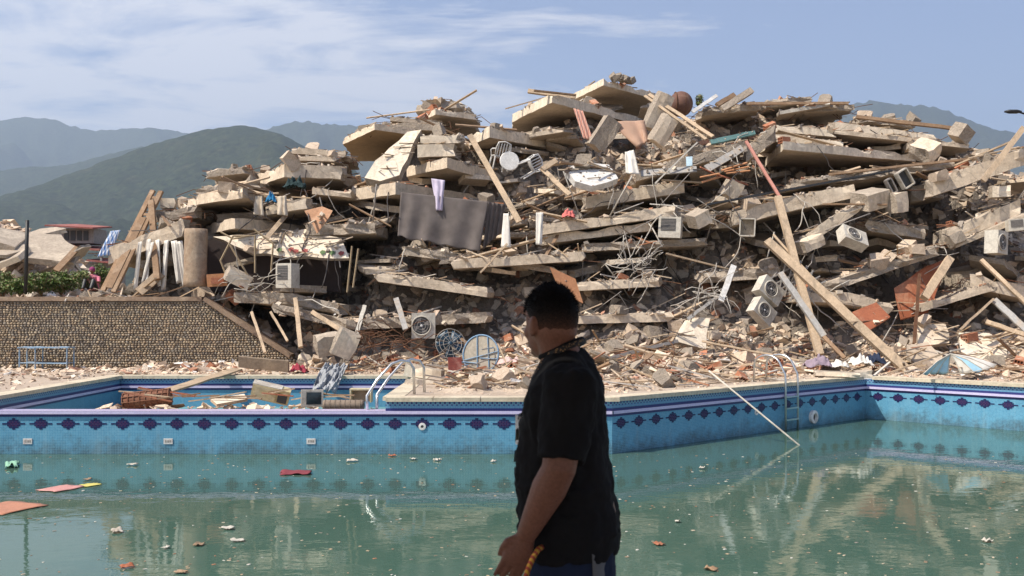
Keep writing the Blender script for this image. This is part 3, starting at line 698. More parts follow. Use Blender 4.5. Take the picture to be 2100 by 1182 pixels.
CRM2 = [surf('pale_cream_render', (0.80, 0.69, 0.54), (0.73, 0.62, 0.47), (0.48, 0.39, 0.29), 0.7, 9, 0.9, 0.5, 0.02, dirt=0.25, crack=0.8), UNDER, SCREED, BROKEN]
GRY = [BROKEN, UNDER, SCREED, BROKEN]
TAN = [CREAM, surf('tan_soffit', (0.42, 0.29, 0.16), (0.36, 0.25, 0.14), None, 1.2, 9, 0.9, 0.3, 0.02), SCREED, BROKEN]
S = slab
# crest
S(CS, 'pale gable-like slab at the very crest of the pile with stones on it', [(1175, 193), (1238, 161), (1395, 206)], 35.5, 0.24, 5, 1, 'R', mats=CRM2)
S(CS, 'wide cream balcony slab just below the crest, red curtain beneath it', [(1051, 234), (1132, 192), (1314, 241)], 33.6, 0.30, 5, 1, 'R', mats=CRM2)
S(CS, 'cream balcony slab sheltering the toppled white chairs', [(962, 278), (1004, 259), (1190, 297)], 32.6, 0.36, 4.5, 1, 'R', mats=CRM2)
S(CS, 'small cream corner slab with tan soffit jutting over the green hillside', [(703, 284), (768, 253), (864, 266)], 33.0, 0.22, 4, 1, '', mats=TAN)
S(CS, 'thin grey slab lying on the tan-soffit corner slab', [(788, 249), (906, 256)], 34.0, 0.22, 2.5, 0, 'RL', level=False, mats=GRY)
S(CS, 'dark-edged thin slab resting on the thin grey slab', [(800, 240), (905, 248)], 34.5, 0.14, 2.0, 0, 'RL', level=False, mats=[SCREED, UNDER, SCREED, BROKEN])
S(CS, 'cream folded slab under the brown boulder-like lump', [(862, 238), (893, 223), (976, 235)], 34.6, 0.20, 3, 1, 'R', mats=CRM2)
S(CS, 'rough brown lump of masonry on the left crest', [(860, 222), (905, 199), (950, 212)], 35.6, 0.42, 2.2, 1, 'RLF', amp=0.3, mats=[SCREED, SCREED, SCREED, SCREED], rebar=False)
# stacked fascias
S(CS, 'upper of two stacked cream fascia slabs beside the leaning plate', [(862, 277), (943, 277)], 32.0, 0.27, 3, 0, 'R', level=False, mats=CRM2)
S(CS, 'lower of two stacked cream fascia slabs beside the leaning plate', [(856, 297), (936, 295)], 31.7, 0.40, 3, 0, 'R', level=False, mats=CRM2)
S(CS, 'cream slab with pinkish soffit under the stacked fascias', [(834, 342), (917, 323), (1056, 366)], 30.8, 0.33, 4, 1, 'R')
S(CS, 'long cream balcony slab carrying the grey curtain', [(718, 388), (811, 374), (1036, 409)], 30.2, 0.37, 4, 1, 'R')
# left flank
S(CS, 'broad cream corner slab on the left shoulder of the pile', [(528, 357), (583, 337), (700, 341)], 31.0, 0.40, 4, 1, 'R')
S(CS, 'cream slab end pointing left below the left shoulder', [(370, 421), (407, 399), (500, 385)], 30.3, 0.30, 4, 1, 'R')
S(CS, 'flat grey slab lying high on the left flank', [(425, 350), (500, 341)], 32.0, 0.22, 3, 0, 'RL', level=False, mats=GRY)
S(CS, 'cracked grey slab above the left-pointing cream slab end', [(405, 388), (530, 372)], 31.3, 0.2, 3, 0, 'RLF', level=False, mats=GRY)
S(CS, 'long cream roof slab over the open room with flower decals', [(422, 461), (482, 446), (626, 463), (760, 470)], 29.2, 0.32, 4, 1, 'R')
S(CS, 'tilted cream slab resting on curtains beside the wooden ladder', [(222, 508), (375, 450)], 29.6, 0.50, 3.0, 1, 'LR', level=False)
S(CS, 'brown shadowed slab behind the top of the wooden ladder', [(320, 432), (402, 424)], 30.4, 0.34, 3, 0, 'RL', level=False, mats=GRY)
S(CS, 'cream slab block under the clothes with blue bag', [(545, 420), (628, 406)], 30.0, 0.32, 2, 0, 'R', level=False)
S(CS, 'grey-brown slab right of the orange board', [(625, 462), (770, 458)], 29.7, 0.30, 3, 0, 'RF', level=False)
S(CS, 'thin slab sagging below the first-floor debris on the left', [(640, 385), (720, 392)], 31.0, 0.2, 3, 0, 'RL', level=False)
S(CS, 'pale ledge slab high on the left shoulder', [(600, 303), (705, 310)], 32.6, 0.2, 3, 0, 'RL', level=False)
S(CS, 'second pale ledge slab stacked on the left shoulder', [(590, 318), (690, 322)], 32.2, 0.16, 3, 0, 'RL', level=False)
# middle
S(CS, 'double-edged grey beam slab under the coral cloth', [(1112, 461), (1260, 440), (1388, 422)], 29.9, 0.30, 3, 1, 'RL', level=False)
S(CS, 'cream band slab directly under the double-edged beam slab', [(1118, 482), (1250, 466), (1340, 455)], 30.1, 0.26, 3, 1, 'RL', level=False)
S(CS, 'cream slab below the white upturned cabinet', [(1202, 404), (1402, 371)], 30.9, 0.36, 3, 0, 'RL', level=False)
S(CS, 'long level slab edge left of the fallen orange door', [(932, 532), (1060, 525), (1192, 516)], 29.2, 0.28, 3, 1, 'RL', level=False)
S(CS, 'long slab edge tilting down towards the round table', [(776, 558), (1002, 590)], 28.8, 0.28, 3, 0, 'RL', level=False)
S(CS, 'low slab edge right of the fallen orange door', [(1182, 579), (1352, 569)], 29.2, 0.26, 3, 0, 'RL', level=False)
S(CS, 'low dark slab near the foot of the pile behind the wire tangle', [(1180, 645), (1380, 640)], 28.9, 0.28, 3, 0, 'RL', level=False)
S(CS, 'dark slab near the foot of the pile behind the blue fan', [(740, 655), (1000, 640)], 28.7, 0.3, 3, 0, 'RLF', level=False)
S(CS, 'slab edge over the open ground floor right of the pebble wall', [(480, 600), (600, 602), (700, 625)], 28.6, 0.3, 2.5, 1, 'RLF', level=False)
S(CS, 'brown slab edge below the window air conditioner', [(560, 622), (730, 660)], 28.4, 0.26, 2.5, 0, 'RLF', level=False)
# right
S(CS, 'top of three stacked cream slabs on the right crest', [(1593, 256), (1716, 268)], 32.6, 0.22, 4, 0, 'R', level=False, mats=CRM2)
S(CS, 'middle of three stacked cream slabs on the right crest', [(1590, 273), (1730, 292)], 32.2, 0.28, 4, 0, 'R', level=False, mats=CRM2)
S(CS, 'bottom and longest of three stacked cream slabs with wide soffit', [(1562, 334), (1606, 290), (1880, 316)], 31.0, 0.26, 4.5, 1, 'R', mats=CRM2)
S(CS, 'grey broken slab end left of the three stacked slabs', [(1530, 300), (1590, 256)], 31.4, 0.5, 2.5, 1, 'RL', level=False, mats=GRY)
S(CS, 'long pale slab lying along the right crest under thin timbers', [(1713, 250), (1916, 277)], 33.5, 0.28, 3, 0, 'RL', level=False, mats=CRM2)
S(CS, 'thin dark-edged slab running down the right crest', [(1640, 258), (1990, 296)], 32.9, 0.14, 2.5, 0, 'RL', level=False)
S(CS, 'white broken panel on the right part of the crest', [(1600, 228), (1706, 210)], 34.6, 0.12, 2.2, 0, 'RL', level=False, mats=[WHITEM, UNDER, WHITEM, BROKEN])
S(CS, 'cream slab tipping up to the right under the long pale board', [(1914, 368), (2050, 322), (2110, 300)], 29.6, 0.50, 3, 0, 'RL', level=False)
S(CS, 'heavy concrete beam slanting right above the loose terracotta vent', [(1945, 470), (2095, 408)], 29.2, 0.45, 1.6, 0, 'RL', level=False)
S(CS, 'thin plate under the heavy slanting beam', [(1960, 498), (2110, 436)], 29.0, 0.16, 2, 0, 'RL', level=False)
S(CS, 'cream slab rising to the right behind the tall pale post', [(1506, 434), (1640, 400), (1750, 378)], 29.9, 0.42, 3, 1, 'RL', level=False)
S(CS, 'smooth beam leaning under the slab behind the tall pale post', [(1640, 486), (1760, 412)], 29.4, 0.36, 0.5, 0, 'RL', level=False, rebar=False)
S(CS, 'ragged dark slab above the reddish wardrobe', [(1650, 592), (1740, 566), (1925, 505)], 28.9, 0.27, 3, 1, 'RLF', level=False)
S(CS, 'lower slab edge left of the reddish wardrobe', [(1630, 598), (1740, 600), (1830, 622)], 28.6, 0.3, 2.5, 1, 'RL', level=False)
S(CS, 'brown slab edge right of the leaning cream post', [(1890, 624), (2038, 580)], 28.4, 0.22, 2.5, 0, 'RL', level=False)
S(CS, 'grey slab sloping up towards the teal sheet', [(1305, 350), (1420, 318), (1530, 288)], 31.3, 0.34, 3, 1, 'RL', level=False, mats=GRY)
S(CS, 'slab edge behind the hanging white condensers', [(1990, 560), (2120, 590)], 28.8, 0.4, 3, 0, 'RL', level=False)
S(CS, 'flat slab shelf over the left condenser on the right flank', [(1780, 452), (1900, 470)], 29.6, 0.3, 3, 0, 'RLF', level=False)
S(CS, 'thin crushed slab under the terracotta shards of the right flank', [(1620, 372), (1890, 340)], 30.6, 0.2, 3, 0, 'RLF', level=False)
S(CS, 'second crushed slab between stacked slabs and tipped slab', [(1700, 372), (1960, 330)], 31.0, 0.16, 3, 0, 'RLF', level=False)
S(CS, 'short slab stub above the steel window grille', [(1370, 432), (1470, 440)], 30.0, 0.3, 2.5, 0, 'RLF', level=False)
S(CS, 'dark slab behind the lattice of metal bars', [(1440, 560), (1600, 548)], 29.4, 0.3, 3, 0, 'RLF', level=False)
S(CS, 'broken slab edge above the wire tangle in mid pile', [(1200, 500), (1450, 488)], 29.8, 0.22, 3, 0, 'RLF', level=False)
S(CS, 'thin slab in shadow below the grey curtain', [(830, 505), (930, 520)], 29.6, 0.25, 3, 0, 'RLF', level=False)

S(CS, 'ragged grey slab topping the right crest behind the dark beam end', [(1440, 224), (1560, 210)], 34.8, 0.24, 3, 0, 'RLF', level=False, mats=GRY)
S(CS, 'pale slab heaped on the right crest under the long rafter', [(1570, 206), (1660, 198)], 35.2, 0.22, 3, 0, 'RLF', level=False, mats=CRM2)
S(CS, 'cream slab beside the white broken panel on the crest', [(1650, 218), (1752, 214)], 34.9, 0.2, 3, 0, 'RLF', level=False)
S(CS, 'thin cream slab under the brown rafter on the far right crest', [(1760, 240), (1880, 250)], 34.2, 0.2, 3, 0, 'RLF', level=False, mats=CRM2)
# ---- free plates: outline given at points in the photo, each with its own distance
def plate(name, label, cat, corners, thick, mats, nrm=None, amp=0.05, broken=True, seg=0.35, group=None):
    pts = [P(*c) for c in corners]
    n = (pts[1] - pts[0]).cross(pts[-1] - pts[0]).normalized()
    if n.y < 0: n = -n
    ring = []
    for a, b in zip(pts, pts[1:] + pts[:1]):
        k = max(1, int((b - a).length / seg)); d = (b - a)
        pr = d.cross(n).normalized()
        for i in range(k):
            ring.append(a + d * (i / k) + (pr * random.uniform(-amp, amp) if broken else Vector()))
    m_ = len(ring); q = MB()
    q.add(ring + [p + n * thick for p in ring], [tuple(range(m_))[::-1], tuple(range(m_, 2 * m_))] + [(i, (i + 1) % m_, (i + 1) % m_ + m_, i + m_) for i in range(m_)], [0, 0] + [1 if len(mats) > 1 else 0] * m_)
    o = q.build(name, mats, col_=True); return tag(o, label, cat, group)
plate('wall_plate', 'large smooth cream wall plate leaning upright on the pile', 'wall panel', [(864, 266, 32.2), (836, 271, 32.2), (800, 305, 31.6), (772, 330, 31.2), (748, 364, 30.8), (780, 372, 30.7), (816, 359, 30.9)], 0.28, [CRM2[0], BROKEN])
DECAL = None
wp = plate('wall_plate', 'tilted cream kitchen wall with a row of flower decals', 'wall panel', [(436, 486, 29.7), (624, 472, 29.9), (700, 488, 29.7), (716, 530, 29.0), (600, 526, 29.2), (520, 519, 29.4)], 0.12, [CRM2[0], BROKEN])
FLR = plain('flower_print_red', (0.28, 0.06, 0.05), 0.8); FLG = plain('flower_print_green', (0.10, 0.16, 0.06), 0.8)
a_, b2, c_ = P(436, 486, 29.7), P(624, 472, 29.9), P(716, 530, 29.0)
nw = (b2 - a_).cross(c_ - a_).normalized(); nw = nw if nw.y < 0 else -nw
def on_plane(px, py, q, n, off):
    dr = (P(px, py, 1.0) - Vector((0, 0, CH))); o_ = Vector((0, 0, CH)); t_ = (q - o_).dot(n) / dr.dot(n); return o_ + dr * t_ + n * off
for px, py, mt in ((573, 514, FLG), (597, 513, FLR), (607, 517, FLR), (626, 516, FLR), (662, 519, FLG), (681, 520, FLG), (700, 521, FLR)):
    c = on_plane(px, py, c_, nw, 0.03); k = MB(); u = nw.cross(Vector((0, 0, 1))).normalized(); w_ = u.cross(nw)
    for q in range(5):
        an = q * 1.257; cc = c + (u * math.cos(an) + w_ * math.sin(an)) * 0.05
        k.add([cc + (u * math.cos(x * 1.047) + w_ * math.sin(x * 1.047)) * 0.045 + nw * 0.002 * q for x in range(6)], [tuple(range(6))])
    k.bar(c, c - w_ * 0.13, 0.02, 0.004, nw); k.build('flower_decal', mt, wp)
for q_ in ([(1900, 546, 29.3), (1948, 528, 29.3), (1904, 640, 28.9), (1846, 655, 28.9), (1834, 592, 29.1)],):
    wr = plate('wardrobe_panel', 'large reddish-brown wardrobe panel standing under the ragged slab', 'panel', q_, 0.06, [WOODR], amp=0.02)
plate('wall_plate', 'cream rectangular plate propped upright in the debris near the steel ladder', 'wall panel', [(1404, 655, 28.0), (1456, 652, 28.1), (1448, 715, 27.6), (1385, 700, 27.5)], 0.14, [CRM2[0], BROKEN])
plate('wall_plate', 'broad flat cream wall plate lying above the blue umbrella', 'wall panel', [(1965, 681, 27.6), (2030, 683, 27.7), (2066, 705, 27.4), (2062, 742, 26.6), (2000, 735, 26.6), (1968, 720, 26.9)], 0.12, [CRM2[0], BROKEN])
plate('wall_plate', 'grey-beige plate leaning beside the foot of the long pale beam', 'wall panel', [(1858, 705, 27.0), (1905, 702, 27.2), (1935, 738, 26.5), (1888, 752, 26.2), (1862, 730, 26.5)], 0.1, [UNDER, BROKEN])
plate('wall_plate', 'beige wall plate standing in the debris left of the black post', 'wall panel', [(1878, 668, 28.0), (1940, 664, 28.1), (1948, 705, 27.6), (1884, 710, 27.5)], 0.12, [CREAM, BROKEN])
plate('door_panel', 'bright red-brown door panel lying under the long pale beam', 'door', [(1748, 640, 27.1), (1797, 620, 27.4), (1826, 650, 27.0), (1776, 682, 26.5)], 0.05, [WOODR], amp=0.0, broken=False)
plate('plywood_board', 'triangular orange board hanging over the open room', 'board', [(624, 432, 29.0), (660, 424, 29.1), (680, 432, 29.0), (676, 447, 28.9), (650, 479, 28.7)], 0.03, [surf('orange_ply', (0.50, 0.27, 0.15), (0.44, 0.23, 0.125), (0.56, 0.36, 0.23), 3, 18, 0.7, 0.2, 0.01)], amp=0.03)
plate('door_panel', 'orange door half buried behind the head of the man', 'door', [(1128, 548, 28.5), (1180, 572, 28.5), (1196, 622, 28.2), (1150, 600, 28.3)], 0.05, [surf('orange_door', (0.40, 0.19, 0.09), (0.34, 0.155, 0.075), None, 3, 16, 0.6, 0.2, 0.01)], amp=0.0, broken=False)
plate('fallen_drawer_panel', 'dark red drawer front standing upright on the deck near the handrail', 'panel', [(919, 733, 24.3), (946, 733, 24.4), (950, 796, 24.0), (921, 797, 23.9)], 0.04, [surf('maroon_veneer', (0.20, 0.045, 0.03), (0.15, 0.035, 0.025), (0.34, 0.16, 0.12), 4, 20, 0.5, 0.2, 0.01)], amp=0.0, broken=False)
plate('cabinet_panel', 'white upturned cabinet panel lying in the middle of the pile', 'panel', [(1160, 347, 30.4), (1196, 332, 30.8), (1248, 338, 31.0), (1268, 366, 30.4), (1215, 382, 29.9), (1178, 372, 30.0)], 0.22, [WHITEP], amp=0.03)
for k, (lb, q) in enumerate((('plain grey metal sheet under the teal-edged slab', [(1313, 349, 30.6), (1428, 341, 30.9), (1430, 352, 30.7), (1315, 362, 30.4)]), ('pale grey plank-like duct panel leaning above the fan of boards', [(1444, 340, 30.2), (1520, 297, 30.8), (1526, 309, 30.7), (1455, 352, 30.1)]), ('small pale blue panel on the grey metal sheet', [(1407, 322, 30.6), (1419, 321, 30.6), (1420, 340, 30.4), (1407, 341, 30.4)]))):
    plate('metal_sheet', lb, 'metal sheet', q, 0.04, [GREYM if k < 2 else plain('pale_blue_panel', (0.42, 0.55, 0.62))], amp=0.02)
plate('metal_sheet', 'teal corrugated edge sheet on top of the sloping grey slab', 'metal sheet', [(1456, 286, 31.6), (1547, 268, 32.0), (1550, 275, 31.9), (1460, 295, 31.4)], 0.05, [plain('teal_paint', (0.09, 0.17, 0.16))], amp=0.02)
for k, (x0, y0, x1, y1, w_) in enumerate(((1436, 343, 1472, 360, 9), (1470, 358, 1534, 379, 10), (1480, 350, 1532, 334, 6), (1486, 352, 1536, 342, 5), (1490, 356, 1538, 350, 6), (1440, 374, 1480, 362, 6), (1436, 364, 1476, 356, 5))):
    a, b_ = P(x0, y0, 30.0 - k * .04), P(x1, y1, 30.1 - k * .04)
    tag(MB().bar(a, b_, w_ / 66, 0.03, (0, -0.4, 1)).build('veneer_board', WOODR if k < 2 else surf('orange_veneer', (0.50, 0.24, 0.11), (0.42, 0.20, 0.1), None, 3, 16) if k == 2 else MATS['orange_veneer'], col_=True), 'thin orange-brown board fanned out in the middle of the right flank', 'board', 'fanned orange boards')

LANDMARKS = [('the wooden ladder', (265, 500, 30)), ('the round column', (400, 530, 29.2)), ('the orange hanging board', (655, 445, 29)), ('the grey curtain', (900, 460, 29.9)), ('the white plastic chairs', (1060, 335, 31)), ('the round brown tank', (1396, 214, 34.6)), ('the upturned white cabinet', (1215, 355, 30.4)), ('the fanned orange boards', (1490, 355, 30)), ('the three stacked cream slabs', (1690, 290, 31.6)), ('the tall pale post', (1625, 520, 28.6)), ('the tumbled white condensers', (1568, 618, 28.1)), ('the reddish wardrobe panel', (1895, 590, 29)), ('the heavy slanting beam', (2020, 440, 29.1)), ('the slab tipping up to the right', (2000, 340, 29.6)), ('the half-buried washing machine', (868, 668, 28.2)), ('the broken blue fan', (923, 706, 26.2)), ('the round table on edge', (986, 727, 25.6)), ('the steel pool ladder', (1616, 770, 24.5)), ('the collapsed parasol', (1975, 765, 25)), ('the flower decal wall', (600, 510, 29.3)), ('the broad left shoulder slab', (610, 345, 31)), ('the long rafter on the right crest', (1640, 210, 34.5)), ('the coral cloth', (1166, 446, 29.8)), ('the framed air conditioner box', (1375, 467, 29.6)), ('the dark red drawer panel', (935, 765, 24.2)), ('the crest slabs', (1200, 200, 34)), ('the lilac cloth', (897, 375, 30)), ('the blue bag', (556, 414, 29.8)), ('the orange half-buried door', (1160, 585, 28.4)), ('the open metal frames', (1845, 372, 29.7)), ('the long slanting pale beam', (1790, 690, 26.6)), ('the upright cream plate', (1420, 685, 27.8)), ('the bent weir handrail', (830, 750, 22)), ('the silver grey sheet', (670, 770, 25.5)), ('the black iron post', (52, 560, 29.2)), ('the pool corner', (1760, 770, 25.4))]
LANDMARKS = [(n_, P(*q_)) for n_, q_ in LANDMARKS]
def near(p):
    p = Vector(p); return min(LANDMARKS, key=lambda l: (l[1] - p).length)[0]
# ---- fragments of slab wedged in the face of the pile
frag_meshes = []
for k in range(14):
    lx, ly, th = random.uniform(0.7, 1.7), random.uniform(0.6, 1.3), random.uniform(0.16, 0.3)
    n = random.choice((4, 5, 5, 6)); pts = []
    for i in range(n):
        an = 2 * math.pi * (i + random.uniform(-0.25, 0.25)) / n + 0.7; pts.append(Vector((math.cos(an) * lx * random.uniform(0.75, 1.1), math.sin(an) * ly * random.uniform(0.75, 1.1), 0)))
    fl = [random.random() < 0.55 for _ in range(n)]
    frag_meshes.append(slab_mb(pts, fl, th, seg=0.35, amp=0.08))
frag_data = [None] * len(frag_meshes)
FRAGMATS = [SLABM, SLABM, GRY, CRM2]
def put_frag(i, p, rot, s, name, label, cat, group, mats):
    fm_ = frag_meshes[i]
    key = (i, mats)
    global FD
    if key not in FD:
        me = bpy.data.meshes.new(name); me.from_pydata(fm_.v, [], fm_.f); [me.materials.append(m) for m in FRAGMATS[mats]]; me.polygons.foreach_set('material_index', fm_.m); me.update(); FD[key] = me
    o = bpy.data.objects.new(name, FD[key]); col.objects.link(o); o.location = p; o.rotation_euler = rot.to_euler(); o.scale = (s, s, s)
    collide([Vector(p) + rot @ (v_ * s) for v_ in fm_.v], fm_.f)
    return tag(o, label, cat, group)
FD = {}
cnt = 0
while cnt < 100:
    x = random.uniform(-11.5, 17.0); top = lerp_table(TOPS, x)
    z = random.uniform(2.2 if x > -7 else 3.0, top - 0.2); y = face_y(z) + random.uniform(0.45, 1.9)
    if z > top - 1.0: y += random.uniform(0, 2.0)
    if x < -8 and y < 29.6: y = 29.7
    rot = rotz(random.choice((0.75, -0.8, 0.75, 2.3)) + random.uniform(-0.35, 0.35)) @ rot3(random.gauss(0, 0.14), random.gauss(0, 0.14), 0)
    mk = random.choice((0, 0, 1, 2, 3)); cl = ('cream', 'cream', 'grey', 'pale')[mk]; lm = near((x, y, z))
    put_frag(random.randrange(14), Vector((x, y, z)), rot, random.uniform(0.5, 0.95), 'slab_fragment', f'broken {cl} slab fragment in the pile near {lm}', 'slab fragment', f'{cl} slab fragments near {lm}', mk); cnt += 1
cnt = 0
while cnt < 45:       # thrown panels lying on the apron
    x = random.uniform(-5.5, 16.5); y = random.uniform(20.5, 28.8)
    if pool_dist(x, y) < 0.9: continue
    z = field_h(x, y) + 0.12; rot = rotz(random.uniform(0, 6.3)) @ rot3(random.gauss(0, 0.28), random.gauss(0, 0.28), 0)
    mk = random.choice((3, 3, 0, 2)); cl = ('cream', 'cream', 'grey', 'pale')[mk]; lm = near((x, y, z))
    put_frag(random.randrange(14), Vector((x, y, z)), rot, random.uniform(0.22, 0.5), 'wall_fragment', f'{cl} wall fragment lying in the debris near {lm}', 'wall fragment', f'{cl} wall fragments near {lm}', mk); cnt += 1
BVH = BVHTree.FromPolygons(COLV, COLF)
# ================================================================== LOOSE DEBRIS
MOUND_RANGE = None
def down(x, y, z=14.0):
    h = BVH.ray_cast(Vector((x, y, z)), Vector((0, 0, -1)), 30); return h
def front_hit(x, z, slope):
    return BVH.ray_cast(Vector((x, 18.0, z)), Vector((0, 1, slope)).normalized(), 40)
BOX = np.array([(x, y, z) for x in (-1, 1) for y in (-1, 1) for z in (-1, 1)], dtype=float)
BOXF = np.array([(0, 1, 3, 2), (4, 6, 7, 5), (0, 4, 5, 1), (2, 3, 7, 6), (0, 2, 6, 4), (1, 5, 7, 3)])
def rand_rot(flat):
    a = random.uniform(0, 6.283); q = rotz(a) @ rot3(random.gauss(0, flat), random.gauss(0, flat), 0); return np.array(q)
def make_pieces(name, pts, mat, dims, flat=0.5, jit=0.38, stuff_=True, sink=0.3):
    VV = []; FF = []; nb = 0
    for p, s in pts:
        d = dims(s); r = rand_rot(flat); v = BOX * np.array(d) * 0.5 * (1 + rng.uniform(-jit, jit, (8, 3)))
        v = v @ r.T; v += np.array((p[0], p[1], p[2] + d[2] * (0.5 - sink))); VV.append(v); FF.append(BOXF + nb); nb += 8
    o = npmesh(name, np.concatenate(VV), np.concatenate(FF), mat)
    if stuff_: tag(o, kind='stuff')
    return o
def plaw(a, b): return a * (b / a) ** (random.random() ** 2.2)
def chunk_dims(s): return (s * random.uniform(0.7, 1.5), s * random.uniform(0.6, 1.2), s * random.uniform(0.3, 0.9))
def flake_dims(s): return (s * random.uniform(0.9, 2.0), s * random.uniform(0.7, 1.3), s * random.uniform(0.12, 0.35))
# pile: what settled on upward faces
pts = []
while len(pts) < 15000:
    x, y = random.uniform(-13.4, 18.5), random.uniform(28.4, 39); h = down(x, y)
    if h[0] is None or h[1].z < 0.25: continue
    if h[0].z < 0.05 or (x < -6.4 and h[0].z < 1.7): continue
    on_m = MR0 <= h[2] < MR1
    if not on_m and random.random() < 0.72: continue
    pts.append((h[0], plaw(0.04, 0.30) if on_m else plaw(0.03, 0.17)))
make_pieces('pile_debris', pts, DEBRIS, chunk_dims)
# pile: what is jammed in the face between the storeys
pts = []
while len(pts) < 12000:
    x = random.uniform(-13.0, 18.5); z = random.uniform(0.3, 9.5); h = front_hit(x, z, random.uniform(-0.25, 0.25))
    if h[0] is None or h[0].y < 27.6 or h[0].y > 38 or abs(h[1].y) < 0.15: continue
    if (x < -6.4 and h[0].z < 1.9) or not MR0 <= h[2] < MR1: continue
    q = BVH.ray_cast(h[0] + Vector((0, -0.06, 0)), Vector((0, -0.3, -1)).normalized(), 0.7)   # needs support below
    if q[0] is None and random.random() < 0.75: continue
    pts.append((h[0] + Vector((0, 0.05, -0.05)), plaw(0.05, 0.34)))
make_pieces('jammed_debris', pts, DEBRIS, chunk_dims, 0.6)
pts = []
while len(pts) < 1500:
    x, y = random.uniform(-9.0, -4.2), random.uniform(WY + 0.42, 31.6); z = mound_h(x, y)
    if z > 0.1: pts.append((Vector((x, y, z)), plaw(0.05, 0.32)))
make_pieces('room_debris', pts, DEBRIS, chunk_dims)
# apron between pool and pile
pts = []; pts2 = []
while len(pts) < 13000:
    x, y = random.uniform(-10.4, 19), 19.2 + 10.2 * math.sqrt(random.random())
    d = pool_dist(x, y)
    if d < 0.12 or random.random() > min(1, 0.05 + d * 0.5): continue
    if x < -6.4 and y > WY - 0.15: continue
    h = down(x, y, 1.6)
    if h[0] is None or (h[2] >= MR2 and random.random() < 0.9): continue
    s = plaw(0.035, 0.26) if d > 1 else plaw(0.03, 0.10)
    (pts2 if random.random() < 0.07 else pts).append((h[0], s))
make_pieces('apron_debris', pts, PALE, flake_dims, 0.4)
make_pieces('brick_rubble', pts2, BRICKT, chunk_dims, 0.5)
pts = []
while len(pts) < 15000:
    x, y = random.uniform(-10.4, 19), 19.0 + 10.2 * math.sqrt(random.random()); d = pool_dist(x, y)
    if d < 0.02 or random.random() > min(1, 0.12 + d * 0.5 + 0.5 * fr_(x, y, 0.8, 6)) or (x < -6.4 and y > WY - 0.15): continue
    h = down(x, y, 1.6)
    if h[0] is not None and h[2] < MR2: pts.append((h[0], random.uniform(0.012, 0.05)))
make_pieces('apron_grit', pts, PALE, chunk_dims, 0.6)
# strip under the pebble wall and crumbs on the left deck
pts = []
while len(pts) < 1500:
    x, y = random.uniform(-16, -5.5), random.uniform(19.2, 28.7)
    d = pool_dist(x, y)
    if d < 0.1 or (y < 25.6 and x > -10.3) or random.random() > (0.2 + 0.8 * sstep(24, 28.5, y)): continue
    pts.append((Vector((x, y, 0.0)), plaw(0.03, 0.2)))
make_pieces('wall_foot_debris', pts, PALE, flake_dims, 0.35)
# dry upper basin: heap of splintered stuff
pts = []
while len(pts) < 420:
    x = random.uniform(-8.9, -2.9); y = random.uniform(19.5, 24.6) if random.random() < 0.4 else random.uniform(19.5, 21.5)
    pts.append((Vector((x, y, -0.8 + 0.46 * math.exp(-((y - 20.6) / 0.9) ** 2) * sstep(-9.3, -8.4, x))), plaw(0.04, 0.22)))
make_pieces('basin_debris', pts, PALE, flake_dims, 0.4)
mb = MB()
mb.grid(lambda u, v: (-9.3 + 6.6 * u, 19.4 + 2.4 * v, -0.84 + 0.50 * (math.sin(math.pi * v) ** 0.8) * sstep(0, 0.16, u) * (1 - 0.5 * sstep(0.75, 1, u)) * (0.8 + 0.35 * noise.noise(Vector((u * 14, v * 4, 2))))), 50, 14)
tag(mb.build('basin_rubble_heap', FIELD, col_=False), kind='structure')
# splinters and sticks
VV = []; FF = []; nb = 0
def stick(p, a, tilt, ln, w, t):
    global nb
    r = np.array(rotz(a) @ rot3(0, tilt, 0)); v = BOX * np.array((ln, w, t)) * 0.5
    VV.append(v @ r.T + np.array(p)); FF.append(BOXF + nb); nb += 8
k = 0
while k < 2600:
    if random.random() < 0.45:
        x, y = random.uniform(-5, 18), random.uniform(20.5, 29)
        if pool_dist(x, y) < 0.5: continue
        h = down(x, y, 1.8)
    else:
        x, y = random.uniform(-13, 18), random.uniform(28.5, 37); h = down(x, y)
        if x < -6.4 and (h[0] is None or h[0].z < 1.8): continue
    if h[0] is None: continue
    ln = random.uniform(0.3, 1.5) if h[0].z < 5 else random.uniform(0.2, 0.7); tl = random.gauss(0, 0.2 if h[0].z < 5 else 0.1)
    stick((h[0].x, h[0].y, h[0].z + 0.03 + abs(math.sin(tl)) * ln * 0.35), random.gauss(0, 0.9), tl, ln, random.uniform(0.015, 0.06), random.uniform(0.012, 0.035)); k += 1
tag(npmesh('splinters', np.concatenate(VV), np.concatenate(FF), STICKT), kind='stuff')

# ---- the larger pieces, one by one
chunk_me = []
def np_me(name, v, mats):
    me = bpy.data.meshes.new(name); me.from_pydata([tuple(p) for p in v], [], [tuple(f) for f in BOXF]); me.materials.append(mats); return me
for k in range(10):     # knocked corners: box with clipped vertices
    bm = bmesh.new(); bmesh.ops.create_cube(bm, size=1.0)
    for v_ in bm.verts: v_.co = Vector((v_.co.x * random.uniform(0.8, 1.3), v_.co.y * random.uniform(0.7, 1.1), v_.co.z * random.uniform(0.5, 1.0)))
    bmesh.ops.bevel(bm, geom=[e for e in bm.verts if random.random() < 0.5], offset=0.22, affect='VERTICES', segments=1)
    bmesh.ops.triangulate(bm, faces=[f for f in bm.faces if len(f.verts) > 4])
    chunk_me.append(bm)
def mesh_of(bm, name, mat):
    me = bpy.data.meshes.new(name); bm.to_mesh(me); me.materials.append(mat); return me
PLASTC = surf('plaster_lump', (0.60, 0.48, 0.36), (0.50, 0.39, 0.29), (0.38, 0.28, 0.2), 3, 14, 0.95, 0.7, 0.03, rand=0.3)
kinds = [('concrete_chunk', BROKEN, 'grey'), ('plaster_chunk', PLASTC, 'cream')]
